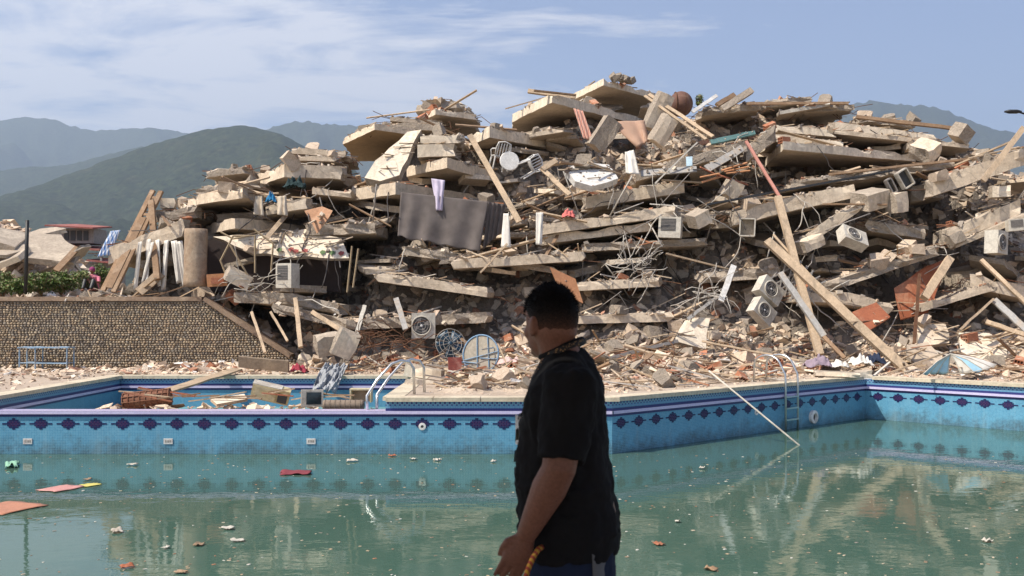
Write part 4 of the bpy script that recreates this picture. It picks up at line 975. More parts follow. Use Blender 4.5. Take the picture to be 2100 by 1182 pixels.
CM = {(n, i): mesh_of(bm, n, m_) for n, m_, _ in kinds for i, bm in enumerate(chunk_me)}
def put_chunk(nm, colr, p, s, label, group):
    o = bpy.data.objects.new(nm, CM[(nm, random.randrange(10))]); col.objects.link(o); o.location = p + Vector((0, 0, s * 0.28))
    o.rotation_euler = (random.gauss(0, 0.5), random.gauss(0, 0.5), random.uniform(0, 6.3)); o.scale = (s, s, s); tag(o, label, 'chunk', group)
k = 0
while k < 210:
    ap = k % 5 < 2
    if ap:
        x, y = random.uniform(-5, 17), random.uniform(20.3, 28.8)
        if pool_dist(x, y) < 0.7: continue
        h = down(x, y, 1.8)
    else:
        x, y = random.uniform(-12.8, 17), random.uniform(28.8, 37); h = down(x, y)
        if x < -6.4 and (h[0] is None or h[0].z < 1.9): continue
    if h[0] is None or h[1].z < 0.3 or (h[2] >= MR2 and random.random() < 0.7): continue
    nm, _, colr = random.choice(kinds)
    pl = 'lying in the debris' if ap else 'lying on the pile'
    put_chunk(nm, colr, h[0], random.uniform(0.22, 0.42) if ap else random.uniform(0.22, 0.48), f'angular {colr} {"concrete" if colr == "grey" else "plaster"} chunk {pl} near {near(h[0])}', f'{colr} chunks near {near(h[0])} {"on the apron" if ap else "on the pile"}'); k += 1
# hollow clay bricks
HB = surf('terracotta', (0.46, 0.19, 0.10), (0.38, 0.15, 0.08), (0.55, 0.40, 0.30), 4, 18, 0.9, 0.4, 0.01, rand=0.3)
q = MB()
for zz in (-0.09, 0.0, 0.09): q.box((0, 0, zz), (0.38, 0.2, 0.018))
for yy in (-0.095, -0.03, 0.03, 0.095): q.box((0, yy, 0), (0.376, 0.014, 0.178))
hb_me = bpy.data.meshes.new('hollow_brick'); hb_me.from_pydata(q.v, [], q.f); hb_me.materials.append(HB)
k = 0
while k < 90:
    if k < 55:
        x, y = random.uniform(-4.5, 16.5), random.uniform(20.6, 28.8)
        if pool_dist(x, y) < 0.6: continue
        h = down(x, y, 1.8); lb = 'hollow terracotta brick lying in the debris between pool and pile'; gp = 'hollow bricks on the apron'
    else:
        x, y = random.uniform(-11, 16), random.uniform(29, 36.5); h = down(x, y); lb = 'hollow terracotta brick caught on the collapsed storeys'; gp = 'hollow bricks on the pile'
        if x < -6.4 and (h[0] is None or h[0].z < 1.9): continue
    if h[0] is None or h[1].z < 0.3: continue
    lb += f' near {near(h[0])}'; lb = lb.replace(' between pool and pile', ''); gp += f' near {near(h[0])}'
    o = bpy.data.objects.new('hollow_brick', hb_me); col.objects.link(o); o.location = h[0] + Vector((0, 0, 0.07)); o.rotation_euler = (random.gauss(0, 0.6), random.gauss(0, 0.4), random.uniform(0, 6.3)); s = random.uniform(0.8, 1.15); o.scale = (s, s, s); tag(o, lb, 'brick', gp); k += 1
# planks thrown over everything
k = 0
while k < 130:
    if k < 50:
        x, y = random.uniform(-4.5, 16.5), random.uniform(21.2, 28.8)
        if pool_dist(x, y) < 1.0: continue
        h = down(x, y, 1.8); lb = 'loose timber plank lying in the debris between pool and pile'; gp = 'loose planks on the apron'
    else:
        x, y = random.uniform(-12, 17), random.uniform(29, 36.5); h = down(x, y); lb = 'loose timber plank lying across the collapsed storeys'; gp = 'loose planks on the pile'
        if x < -6.4 and (h[0] is None or h[0].z < 1.9): continue
    if h[0] is None or (h[0].z > 6.5 and random.random() < 0.8): continue
    lb = lb.replace(' between pool and pile', '') + f' near {near(h[0])}'; gp += f' near {near(h[0])}'
    ln = random.uniform(0.9, 2.6); a = random.gauss(0, 0.6); tl = random.gauss(0, 0.22); d = Vector((math.cos(a) * math.cos(tl), math.sin(a) * math.cos(tl) * 0.6, math.sin(tl))); c = h[0] + Vector((0, -0.05, 0.06 + abs(d.z) * ln * 0.32))
    tag(MB().bar(c - d * ln / 2, c + d * ln / 2, random.uniform(0.06, 0.17), random.uniform(0.025, 0.05), (random.gauss(0, 0.3), random.gauss(0, 0.3), 1)).build('timber_plank', random.choice((WOODL, WOODD, WOODD, WOODL, WOODL))), lb, 'plank', gp); k += 1
# cables and bars hanging out of the storeys
CABLE = plain('pale_cable', (0.48, 0.44, 0.38), 0.6); CABLED = plain('dark_cable', (0.07, 0.06, 0.055), 0.6)
k = 0
while k < 160:
    x = random.choice((random.uniform(-9, 16), random.gauss(3.5, 1.6), random.gauss(7.6, 1.4), random.gauss(-6, 1.2))); z = random.uniform(1.8, 7.5) if x < 10 else random.uniform(1.8, 6)
    h = front_hit(x, z, 0.0)
    if h[0] is None or h[0].y < 28 or (x < -6.4 and h[0].z < 2.6): continue
    p = h[0] + Vector((0, -0.04, 0)); pts_ = [p + Vector((0, 0.3, 0.1)), p]; dr = Vector((random.gauss(0, 0.35), random.uniform(-0.5, -0.05), -random.uniform(0.4, 1.2)))
    if random.random() < 0.3: dr = Vector((random.gauss(0, 1.0), random.uniform(-0.6, -0.1), random.uniform(-0.7, 0.4)))
    n = random.randint(4, 9); L_ = random.uniform(0.12, 0.30)
    for i in range(n):
        dr = (dr + Vector((random.gauss(0, 0.28), random.gauss(0, 0.12), random.gauss(-0.12, 0.2)))).normalized(); p = p + dr * L_; pts_.append(p.copy())
    pale = random.random() < 0.6
    tag(MB().tube(pts_, random.choice((0.010, 0.013, 0.018)), 4).build('hanging_cable', CABLE if pale else CABLED, smooth=True), f'{"pale" if pale else "dark"} bent cable hanging from the storeys near {near(h[0])}', 'cable', f'{"pale" if pale else "dark"} hanging cables near {near(h[0])}'); k += 1
# straight conduits and bars poking out
k = 0
while k < 75:
    x = random.choice((random.uniform(-8, 16), random.gauss(4.5, 2.0), random.gauss(8, 2.0))); z = random.uniform(1.0, 5.0)
    h = front_hit(x, z, 0.0)
    if h[0] is None or h[0].y < 27.5 or (x < -6.4 and h[0].z < 2.6): continue
    a_ = random.uniform(-1.2, 1.2); ln = random.uniform(0.7, 2.2); d_ = Vector((math.sin(a_), -0.45, math.cos(a_) * random.choice((1, 1, -0.6)))).normalized(); p0_ = h[0] + Vector((0, 0.25, 0))
    lt = random.random() < 0.5
    tag(MB().tube([p0_, p0_ + d_ * ln * 0.5 + Vector((0, 0, random.gauss(0, 0.04))), p0_ + d_ * ln], random.choice((0.012, 0.018, 0.024)), 5).build('bent_conduit', CABLE if lt else STEEL, smooth=True), f'{"pale" if lt else "grey"} straight conduit poking out of the pile near {near(h[0])}', 'conduit', f'{"pale" if lt else "grey"} conduits near {near(h[0])}'); k += 1
# wire tangles on the apron
for (px, py, d, n, mt, lb) in ((770, 690, 27.5, 26, RUSTY, 'rusty tangle of reinforcing bars behind the pool handrail'), (830, 700, 26.5, 18, RUSTY, 'rust-brown knot of bars right of the pool handrail'), (1330, 760, 23.6, 14, RUSTY, 'splayed rusty bars sticking up by the slanting pool edge'), (1290, 540, 29.0, 26, CABLE, 'pale tangle of wires spilling down the middle of the pile'), (1450, 600, 28.4, 22, CABLE, 'grey tangle of bars left of the hanging condensers'), (520, 575, 28.6, 16, CABLE, 'nest of thin wires beside the beige block in the open room')):
    c = P(px, py, d); q = MB()
    for i in range(n):
        p = c + Vector((random.gauss(0, 0.36), random.gauss(0, 0.22), random.uniform(-0.25, 0.1))); dr = Vector((random.gauss(0, 1), random.gauss(0, 0.6), random.uniform(-0.2, 0.9))).normalized(); pp = [p]
        for j in range(5): dr = (dr + Vector((random.gauss(0, .35), random.gauss(0, .35), random.gauss(-0.15, .3)))).normalized(); p = p + dr * random.uniform(0.12, 0.28); pp.append(p)
        q.tube(pp, random.choice((0.009, 0.013)), 4)
    tag(q.build('wire_tangle', mt, smooth=True), lb, 'wires')
# ================================================================== NAMED THINGS
V3 = Vector
def sheet(name, label, cat, fn, nu, nv, mat, thick=0.015, nrm=(0, 1, 0), group=None, parent=None):
    o = MB().grid(fn, nu, nv, 0, thick, nrm).build(name, mat, parent, smooth=True)
    if label: tag(o, label, cat, group)
    return o
def bil(c, u, v):
    a, b, cc, d = c; return (a * (1 - u) + b * u) * (1 - v) + (d * (1 - u) + cc * u) * v
def hang(name, label, cat, corners, mat, folds, amp, group=None, ragged=0.0, nu=None, nv=14, sd=0):
    """hanging cloth: corners top-left, top-right, bottom-right, bottom-left as photo points"""
    c = [P(*q) for q in corners]; nu = nu or max(8, folds * 6)
    def fn(u, v):
        p = bil(c, u, v); f = math.sin(u * folds * 6.283 + 1.3 * math.sin(u * 5 + sd) + v * 0.8) * amp * (0.35 + 0.65 * v) + 0.5 * amp * noise.noise(V3((u * 6, v * 3, sd)))
        return p + V3((0.3 * f, f, 0.0)) + V3((0, 0, ragged * noise.noise(V3((u * 9, 0, sd))) * v ** 3))
    return sheet(name, label, cat, fn, nu, nv, mat, group=group)
GREYC = cloth('grey_drape', (0.135, 0.115, 0.105)); LILAC = cloth('lilac_cotton', (0.52, 0.46, 0.56)); WHITEC = cloth('white_voile', (0.68, 0.64, 0.57))
hang('hanging_curtain', 'large dark grey curtain draped from the long balcony slab', 'curtain', [(822, 394, 29.95), (1002, 414, 29.95), (984, 517, 29.7), (814, 485, 29.6)], GREYC, 4, 0.05, ragged=0.08, nu=60, nv=30)
hang('hanging_curtain', 'folded end of dark curtain hanging right of the large grey one', 'curtain', [(1002, 414, 30.0), (1036, 420, 30.3), (1028, 478, 30.2), (990, 512, 29.9)], GREYC, 3, 0.07, sd=4)
hang('hanging_cloth', 'lilac cloth draped over the edge of the curtain slab', 'cloth', [(884, 366, 30.1), (912, 370, 30.1), (906, 432, 29.8), (893, 432, 29.8)], LILAC, 2, 0.05, sd=2)
hang('hanging_cloth', 'white twisted rag on the middle of the pile beside the upturned cabinet', 'cloth', [(1282, 312, 30.6), (1300, 308, 30.6), (1312, 358, 30.2), (1284, 356, 30.2)], WHITEC, 1, 0.10, sd=5)
hang('hanging_curtain', 'cream voile curtain strip hanging right of the dark curtain', 'curtain', [(1032, 438, 29.5), (1044, 438, 29.5), (1048, 508, 29.3), (1026, 507, 29.3)], WHITEC, 1, 0.05, sd=7)
hang('hanging_curtain', 'narrow cream voile strip hanging under the coral cloth', 'curtain', [(1099, 436, 29.5), (1114, 436, 29.5), (1111, 503, 29.3), (1098, 502, 29.3)], WHITEC, 1, 0.04, sd=9)
for k, (x0, x1, w0) in enumerate(((300, 296, 10), (318, 322, 9), (336, 328, 10), (350, 360, 12), (361, 375, 13), (284, 274, 8), (308, 288, 9))):
    hang('curtain_strip', 'pale torn curtain strip hanging under the tilted slab by the ladder', 'curtain', [(x0, 492 + k, 29.6 - k * .03), (x0 + w0, 490 + k, 29.6 - k * .03), (x1 + w0 * 0.9, 580 + (k % 3) * 7, 29.4), (x1, 582 + (k % 3) * 7, 29.4)], WHITEC, 1, 0.05, 'curtain strips under the tilted slab', sd=k)
hang('hanging_cloth', 'blue and white striped cloth over the left end of the tilted slab', 'cloth', [(226, 474, 30.0), (246, 472, 30.0), (222, 524, 29.5), (196, 528, 29.5)], cloth('blue_stripe', (0.62, 0.63, 0.66), stripes=((0.16, 0.26, 0.45), 6)), 3, 0.07, sd=3)
hang('hanging_curtain', 'red chequered curtain hanging under the wide crest slab', 'curtain', [(1176, 222, 33.6), (1196, 228, 33.6), (1218, 290, 33.0), (1196, 284, 33.0)], cloth('red_check', (0.42, 0.16, 0.12), stripes=((0.55, 0.40, 0.32), 7)), 3, 0.06, sd=6)
hang('woven_mat', 'red-brown woven mat crumpled in the crest beside a grey block', 'mat', [(1250, 250, 33.0), (1322, 247, 33.2), (1330, 290, 32.7), (1306, 304, 32.5)], cloth('brown_weave', (0.36, 0.19, 0.13), stripes=((0.50, 0.36, 0.26), 9)), 2, 0.1, sd=8)
def heap_cloth(name, label, px, py, d, w, h, mat, sd, cat='cloth', group=None):
    c = P(px, py, d)
    def fn(u, v):
        x, y = (u - 0.5) * 2, (v - 0.5) * 2; r = math.hypot(x, y); an = math.atan2(y, x)
        rr = 1 + 0.3 * noise.noise(V3((math.cos(an) * 1.5, math.sin(an) * 1.5, sd)))
        z = max(0, 1 - r * r * 0.7) * h * (0.65 + 0.75 * noise.noise(V3((x * 3.2, y * 3.2, sd)))) + 0.12 * h * noise.noise(V3((x * 9, y * 9, sd)))
        return c + V3((x * w / 2 * rr, y * w / 2.6 * rr, z))
    return sheet(name, label, cat, fn, 26, 22, mat, thick=0.012, nrm=(0, 0, -1), group=group)
PINK = cloth('pink_cotton', (0.62, 0.20, 0.26)); NAVYC = cloth('navy_cotton', (0.03, 0.04, 0.07)); MAUVE = cloth('mauve_cotton', (0.28, 0.22, 0.26))
heap_cloth('crumpled_cloth', 'bright pink crumpled cloth on the deck left of the man', 1078, 776, 25.6, 0.7, 0.3, PINK, 1.1)
heap_cloth('crumpled_cloth', 'coral crumpled cloth on the double-edged beam slab', 1166, 446, 29.8, 0.36, 0.25, cloth('coral_cotton', (0.60, 0.17, 0.15)), 2.2)
heap_cloth('crumpled_cloth', 'mauve grey bundle of clothes at the foot of the tall pale post', 1678, 752, 25.9, 0.75, 0.36, MAUVE, 3.3)
heap_cloth('crumpled_cloth', 'dark navy bundle at the foot of the long pale beam', 1793, 745, 26.2, 0.5, 0.3, NAVYC, 4.4)
heap_cloth('crumpled_cloth', 'white crumpled rag beside the mauve bundle', 1722, 752, 25.8, 0.5, 0.2, WHITEC, 5.5)
heap_cloth('crumpled_cloth', 'white rag left of the navy bundle', 1765, 748, 26.0, 0.6, 0.28, WHITEC, 6.1)
heap_cloth('crumpled_cloth', 'crimson and white bundle on the deck above the upper basin', 612, 762, 26.4, 0.45, 0.24, cloth('crimson_cotton', (0.32, 0.05, 0.07)), 6.6)
heap_cloth('crumpled_cloth', 'pale pink cloth spread in the debris right of the round table', 1050, 745, 26.6, 0.8, 0.22, cloth('pale_pink', (0.60, 0.42, 0.38)), 7.7)
heap_cloth('crumpled_cloth', 'dark teal crumpled sheet on the left shoulder', 603, 385, 30.3, 0.6, 0.35, cloth('teal_dark', (0.03, 0.05, 0.05)), 8.8)
heap_cloth('fabric_bag', 'bright blue bag among beige clothes on the left flank', 556, 414, 29.8, 0.32, 0.32, cloth('blue_bag', (0.03, 0.16, 0.32)), 9.9, 'bag')
for k, (px, py, h_) in enumerate(((530, 438, 0.5), (578, 436, 0.55))):
    hang('hanging_cloth', ('beige garment hanging left of the blue bag', 'beige garment hanging right of the blue bag')[k], 'garment', [(px - 10, 403, 29.75), (px + 8, 402, 29.75), (px + 10, 443, 29.5), (px - 12, 440, 29.5)], cloth('beige_garment', (0.50, 0.42, 0.32)), 2, 0.07, sd=20 + k)
# grey sheet slung over the edge of the upper basin
gc = [P(668, 748, 26.2), P(716, 752, 26.2), P(690, 806, 24.3), P(640, 800, 24.3)]
def gfn(u, v):
    p = bil(gc, u, v); n_ = noise.fractal(V3((u * 4.5, v * 4.5, 3)), 0.9, 2.0, 3); return p + V3((0.08 * n_, -0.1 * n_, 0.16 * n_ + 0.12 * math.sin(3.1 * v)))
sheet('crumpled_sheet', 'silver grey crumpled sheet slung over the edge of the upper basin', 'sheet', gfn, 64, 70, cloth('silver_sheet', (0.30, 0.31, 0.32), 0.5), 0.012, (0, 1, 0.3))

# ---- condensers and other appliances
def condenser(loc, size, rot, label, fan=True, name='air_conditioner'):
    w, dp, h = size; c = V3(loc); root = empty(name, c, label, 'air conditioner')
    MB().box(c, (w, dp, h)).build('casing', WHITEM, root)
    q = MB().box(c + V3((w * 0.505, 0, 0)), (0.012, dp * 0.8, h * 0.8)); q.build('side_panel', WHITEM, root)
    fy = -dp / 2
    if fan:
        r = min(w, h) * 0.40; cc = c + V3((-w * 0.08, fy, 0))
        for nm, rr, t_ in (('fan_rim', r, 0.022), ('guard_ring', r * 0.72, 0.008), ('guard_ring', r * 0.45, 0.008)):
            MB().tube([cc + V3((math.cos(a * 0.2618) * rr, -0.015, math.sin(a * 0.2618) * rr)) for a in range(25)], t_, 5, cap=False).build(nm, STEEL if nm == 'guard_ring' else WHITEM, root, smooth=True)
        MB().loft([[cc + V3((math.cos(a * 0.349) * rr, yy, math.sin(a * 0.349) * rr)) for a in range(18)] for rr, yy in ((r * 0.98, -0.003), (r * 0.98, -0.008))]).build('fan_recess', DARKM, root)
        k = MB()
        for i in range(4):
            a = i * 1.571 + 0.4; k.add([cc + V3((math.cos(a + da) * rr, -0.011, math.sin(a + da) * rr)) for da, rr in ((0, r * 0.15), (-0.35, r * 0.9), (0.35, r * 0.9))], [(0, 1, 2)])
        k.build('fan_blades', STEEL, root)
        MB().ball(cc + V3((0, -0.016, 0)), (r * 0.14, 0.012, r * 0.14)).build('fan_hub', WHITEP, root)
    else:
        MB().box(c + V3((-w * 0.06, fy - 0.004, h * 0.12)), (w * 0.66, 0.012, h * 0.58)).build('grille', DARKM, root)
        for i in range(9):
            MB().box(c + V3((-w * 0.06, fy - 0.013, h * (-0.14 + 0.065 * i))), (w * 0.66, 0.008, 0.012)).build('louvre', STEEL, root)
    root.rotation_euler = rot; return root
condenser(P(590, 566, 28.5), (0.52, 0.42, 0.70), (0, 0, R(-22)), 'beige window air conditioner standing at the edge of the open room', False)
condenser(P(1375, 467, 29.6), (0.66, 0.35, 0.62), (0, R(3), R(-18)), 'rusty framed air conditioner box hanging under the slab stub', False)
condenser(P(1748, 489, 28.9), (0.80, 0.34, 0.54), (R(-38), R(18), R(15)), 'white condenser lying on its back on the right flank')
condenser(P(1576, 598, 28.2), (0.78, 0.34, 0.56), (R(-12), R(38), R(20)), 'upper of two tumbled white condensers behind the crossed beams')
condenser(P(1562, 640, 28.0), (0.72, 0.32, 0.52), (R(-8), R(40), R(24)), 'lower of two tumbled white condensers behind the crossed beams')
condenser(P(2043, 498, 28.6), (0.58, 0.40, 0.66), (0, R(4), R(38)), 'grimy condenser on the right flank below a white box')
condenser(P(2084, 462, 28.8), (0.50, 0.36, 0.34), (0, R(-5), R(-10)), 'plain white appliance box above the grimy condenser', False, 'appliance_box')
condenser(P(868, 668, 28.2), (0.66, 0.5, 0.72), (0, 0, R(6)), 'half-buried washing machine with dark round door left of the blue fan', True, 'washing_machine')
# open metal frames
def frame_box(loc, size, rot, label, mat=WHITEM, t_=0.035, back=None):
    c = V3(loc); w, dp, h = [s / 2 for s in size]; root = empty('window_frame', c, label, 'frame')
    for a, b in (((-w, -h), (w, -h)), ((w, -h), (w, h)), ((w, h), (-w, h)), ((-w, h), (-w, -h))):
        MB().bar(c + V3((a[0], 0, a[1])), c + V3((b[0], 0, b[1])), dp * 2, t_, (a[1] - b[1], 0, b[0] - a[0])).build('frame_member', mat, root)
    MB().box(c + V3((0, dp * 0.5, 0)), (w * 1.98, 0.012, h * 1.98)).build('pane', back or DARKM, root)
    root.rotation_euler = rot; return root
frame_box(P(1533, 467, 29.2), (0.42, 0.3, 0.5), (0, R(3), R(-15)), 'small white metal box frame dangling left of the tall post', back=SCREED)
frame_box(P(1855, 367, 29.7), (0.34, 0.2, 0.52), (0, R(-32), R(10)), 'tilted white window frame on the right flank')
frame_box(P(1827, 382, 29.7), (0.16, 0.18, 0.44), (0, R(-30), R(10)), 'narrow grey window frame beside the tilted white one', STEEL)
# lattice gate
c = P(1618, 566, 28.6); root = empty('folding_grille', c, 'folding lattice grille of flat metal bars behind the tall pale post', 'grille')
for k in range(5):
    for sg in (-1, 1):
        a = c + V3((-0.45 + 0.22 * k, sg * 0.012, -0.55 * sg)); b_ = c + V3((-0.45 + 0.22 * k + 0.5, sg * 0.012, 0.55 * sg)); MB().bar(a, b_, 0.035, 0.012, (0, 1, 0)).build('lattice_bar', GREYM, root)
root.rotation_euler = (0, R(38), 0)
# masonry blocks
def block(px, py, d, size, rot, label, mats=None):
    q = slab_mb([V3((x * size[0] / 2, y * size[1] / 2, size[2] / 2)) for x, y in ((-1, -1), (1, -1), (1, 1), (-1, 1))], [False, True, True, True], size[2], seg=0.2, amp=0.06, clean=0.03, chip=0.4)
    o = q.build('masonry_block', mats or SLABM, origin=(0, 0, 0)); o.location = P(px, py, d); o.rotation_euler = rot; return tag(o, label, 'block')
block(1897, 309, 31.0, (0.62, 0.7, 0.46), (R(25), R(-28), R(30)), 'cubic cream block perched on the right end of the stacked slabs', [CREAM, CREAM, CREAM, BROKEN])
block(1785, 409, 29.6, (0.9, 0.7, 0.5), (R(12), R(-14), R(28)), 'cream block with broken top on the right flank', [CREAM, CREAM, SCREED, BROKEN])
block(1838, 416, 29.5, (0.45, 0.5, 0.6), (0, R(-6), R(25)), 'upright cream block beside the broken-topped block', [CREAM, CREAM, CREAM, BROKEN])
block(1972, 274, 33.0, (0.5, 0.5, 0.5), (R(20), R(28), R(30)), 'grey cubic block on the right crest', GRY)
block(2050, 394, 29.4, (0.50, 0.45, 0.34), (0, 0, R(-12)), 'small pale cube standing on the heavy slanting beam', CRM2)
block(1432, 448, 29.6, (0.5, 0.5, 0.42), (R(15), R(-28), R(20)), 'pale lump of masonry right of the framed air conditioner', CRM2)
block(1500, 388, 30.1, (0.4, 0.5, 0.55), (R(10), R(30), R(15)), 'cream block under the fanned orange boards', [CREAM, CREAM, CREAM, BROKEN])
block(1660, 500, 29.0, (0.7, 0.5, 0.35), (0, R(-22), R(20)), 'cream block caught behind the tall pale post', [CREAM, CREAM, CREAM, BROKEN])
block(488, 570, 28.7, (0.66, 0.5, 0.42), (R(10), R(28), R(25)), 'beige block tumbled beside the orange drawer', CRM2)
block(1238, 275, 33.0, (0.6, 0.5, 1.1), (R(10), R(32), R(20)), 'rough grey block standing beside the woven mat', GRY)
block(1348, 230, 33.6, (0.5, 0.4, 1.3), (R(8), R(24), R(20)), 'tall pale block tipping on the crest behind the double plank', [CREAM, CREAM, SCREED, BROKEN])
block(1360, 268, 32.8, (0.5, 0.5, 1.0), (R(8), R(30), R(20)), 'second pale block tipping below the crest', [CREAM, CREAM, SCREED, BROKEN])
block(708, 705, 26.9, (0.55, 0.4, 0.75), (R(10), R(24), R(20)), 'cream block on end in the debris above the silver grey sheet', CRM2)
block(672, 707, 27.0, (0.65, 0.5, 0.55), (R(10), R(-10), R(20)), 'brown angular block in the debris above the silver grey sheet', [SCREED, SCREED, SCREED, BROKEN])
block(1012, 776, 24.6, (0.42, 0.3, 0.36), (R(6), R(-18), R(14)), 'white-faced block standing on the deck below the round table', CRM2)
block(870, 765, 25.2, (0.95, 0.4, 0.32), (0, R(12), R(-8)), 'pinkish cream block lying left of the dark red drawer front', CRM2)
block(345, 418, 30.9, (0.42, 0.4, 0.3), (0, 0, R(10)), 'small white block on the slab behind the wooden ladder', CRM2)
block(1718, 767, 24.75, (1.05, 0.5, 0.11), (0, R(2), R(-16)), 'flat cream slab overhanging the pool coping at the corner', CRM2)
block(1770, 768, 25.3, (0.42, 0.3, 0.2), (0, R(-4), R(12)), 'cream lump on the coping at the pool corner', CRM2)
for k, (px, py) in enumerate(((860, 786), (985, 800))):
    block(px, py, 21.2 if k else 22.4, (0.6, 0.4, 0.16), (0, 0, R(15)), ('flat plaster piece beside the brick rubble on the deck', 'flat plaster piece near the coping left of the man')[k], CRM2)
# round column of the open room
c0, c1 = P(400, 588, 29.0), P(402, 470, 29.2); q = MB()
q.loft([[c0.lerp(c1, k / 10) + V3((math.cos(a * 0.3927), math.sin(a * 0.3927), 0)) * (0.33 + 0.015 * noise.noise(V3((a, k * 1.7, 0)))) for a in range(16)] for k in range(11)])
tag(q.build('concrete_column_stump', surf('stained_column', (0.34, 0.25, 0.17), (0.27, 0.19, 0.13), (0.42, 0.34, 0.25), 1.5, 10, 0.95, 0.6, 0.03), smooth=True), 'stained round column standing beside the open room', 'column')
dk = MB().box(P(560, 545, 30.5), (4.2, 0.1, 1.6)); tag(dk.build('room_shade_sheet', plain('painted_room_shade', (0.045, 0.03, 0.025), 0.8)), 'dark sheet standing in for the shade at the back of the open ground-floor room', 'panel')  # dark-coloured sheet paints in the shade deep inside the open room
# orange drawer
c = P(446, 575, 28.9); root = empty('drawer_box', c, 'orange wooden drawer beside the round column', 'drawer')
MB().box(c, (0.56, 0.3, 0.36)).build('drawer_front', MATS['orange_veneer'], root); MB().box(c + V3((0.02, -0.16, -0.02)), (0.36, 0.03, 0.18)).build('drawer_recess', WOODR, root); root.rotation_euler = (0, R(-4), R(8))

# ---- beams, posts and ladders
def beam(a, b, w, t_, mat, label, name='timber_beam', cat='beam', up=(0, -1, 0.3), nails=False):
    A, B = P(*a), P(*b); n = 6; q = MB(); d = (B - A).normalized(); u = V3(up); sd = d.cross(u).normalized(); u = sd.cross(d).normalized(); rings = []
    for i in range(n + 1):
        p = A.lerp(B, i / n) + u * (0.02 * noise.noise(V3((i * 0.9, a[0], 0)))) + sd * (0.02 * noise.noise(V3((i * 0.8, a[1], 4)))) 
        rings.append([p + sd * (x * w / 2) + u * (y * t_ / 2) for x, y in ((-1, -1), (1, -1), (1, 1), (-1, 1))])
    q.loft(rings); return tag(q.build(name, mat), label, cat)
beam((1595, 404, 29.3), (1681, 728, 26.9), 0.20, 0.14, WOODL, 'tall pale square post leaning on the right flank')
beam((1573, 494, 28.7), (1868, 768, 25.7), 0.24, 0.13, WOODL, 'long pale beam slanting down to the pool deck across the tall post')
beam((1586, 482, 28.9), (1810, 730, 26.4), 0.06, 0.05, WOODL, 'thin pale batten running beside the long slanting beam', 'timber_batten', 'batten')
beam((1530, 290, 30.7), (1600, 406, 29.4), 0.085, 0.06, surf('coral_paint', (0.52, 0.24, 0.19), (0.44, 0.20, 0.15), None, 4, 20), 'thin coral-painted bar leaning above the tall pale post', 'painted_bar', 'bar')
beam((963, 277, 31.2), (1065, 455, 29.2), 0.17, 0.05, WOODL, 'weathered board slanting over the soffit beside the white chairs', 'timber_board', 'board')
beam((1331, 194, 34.2), (1462, 281, 31.6), 0.12, 0.05, WOODL, 'upper of two parallel planks sliding down from the crest', 'timber_board', 'board')
beam((1322, 197, 34.0), (1448, 286, 31.5), 0.09, 0.05, WOODL, 'lower of two parallel planks sliding down from the crest', 'timber_board', 'board')
beam((1083, 187, 35.6), (1180, 200, 35.2), 0.15, 0.10, WOODL, 'timber stub sticking out left of the crest slabs')
beam((2016, 371, 28.8), (2100, 262, 29.6), 0.16, 0.06, WOODL, 'long pale board standing against the tipped slab on the right', 'timber_board', 'board')
beam((2012, 533, 28.4), (2110, 628, 27.6), 0.11, 0.08, WOODL, 'yellow batten slanting down on the right flank', 'timber_batten', 'batten')
beam((1895, 612, 28.0), (1948, 530, 28.7), 0.22, 0.18, WOODL, 'short cream post leaning against the reddish wardrobe panel')
beam((1886, 562, 28.1), (1875, 706, 27.4), 0.075, 0.075, RUSTY, 'dark iron post standing upright in front of the wardrobe panel', 'iron_post', 'post')
beam((2038, 615, 28.0), (2110, 682, 27.2), 0.19, 0.06, GREYM, 'grey plank sloping down at the right end of the apron', 'timber_board', 'board')
beam((1965, 680, 27.3), (2038, 613, 27.9), 0.06, 0.05, WOODL, 'thin batten propped up left of the sloping grey plank', 'timber_batten', 'batten')
beam((2022, 660, 27.4), (2110, 690, 27.0), 0.12, 0.08, WOODL, 'short pale batten under the sloping grey plank', 'timber_batten', 'batten')
beam((606, 612, 28.3), (617, 713, 27.2), 0.12, 0.08, WOODL, 'upright pale post right of the sloping pebble wall')
beam((516, 640, 28.2), (544, 724, 27.4), 0.08, 0.05, WOODL, 'thin board leaning against the sloping end of the pebble wall', 'timber_board', 'board')
beam((555, 640, 28.3), (590, 700, 27.6), 0.07, 0.05, WOODL, 'brown batten right of the thin leaning board', 'timber_batten', 'batten')
beam((748, 627, 28.2), (730, 690, 27.6), 0.11, 0.06, WHITEM, 'short pale bar standing in the debris left of the washing machine', 'timber_batten', 'batten')
beam((812, 612, 28.3), (832, 676, 27.8), 0.15, 0.06, GREYM, 'grey strip leaning behind the rusty tangle', 'metal_strip', 'strip')
beam((640, 640, 28.2), (718, 690, 27.6), 0.12, 0.08, WOODL, 'pale beam sloping down under the broken ground floor slab')
beam((1505, 545, 28.3), (1478, 618, 28.0), 0.16, 0.08, WHITEP, 'white plastic gutter piece standing left of the condensers', 'gutter_piece', 'pipe')
beam((1600, 560, 28.0), (1690, 690, 27.0), 0.16, 0.10, GREYM, 'grey channel leaning under the crossed beams', 'metal_channel', 'channel')
beam((1660, 660, 27.4), (1732, 735, 26.4), 0.10, 0.06, WOODD, 'dark batten at the foot of the tall pale post', 'timber_batten', 'batten')
beam((1410, 655, 27.8), (1470, 610, 28.4), 0.09, 0.05, GREYM, 'grey bar propped above the upright cream plate', 'metal_strip', 'strip')
beam((1230, 740, 26.2), (1390, 700, 27.4), 0.09, 0.07, STEEL, 'long grey pole lying in the debris right of the man', 'steel_pole', 'pole')
beam((1440, 700, 27.2), (1640, 740, 25.9), 0.05, 0.05, WOODL, 'thin pale stick lying above the steel pool ladder', 'timber_batten', 'batten')
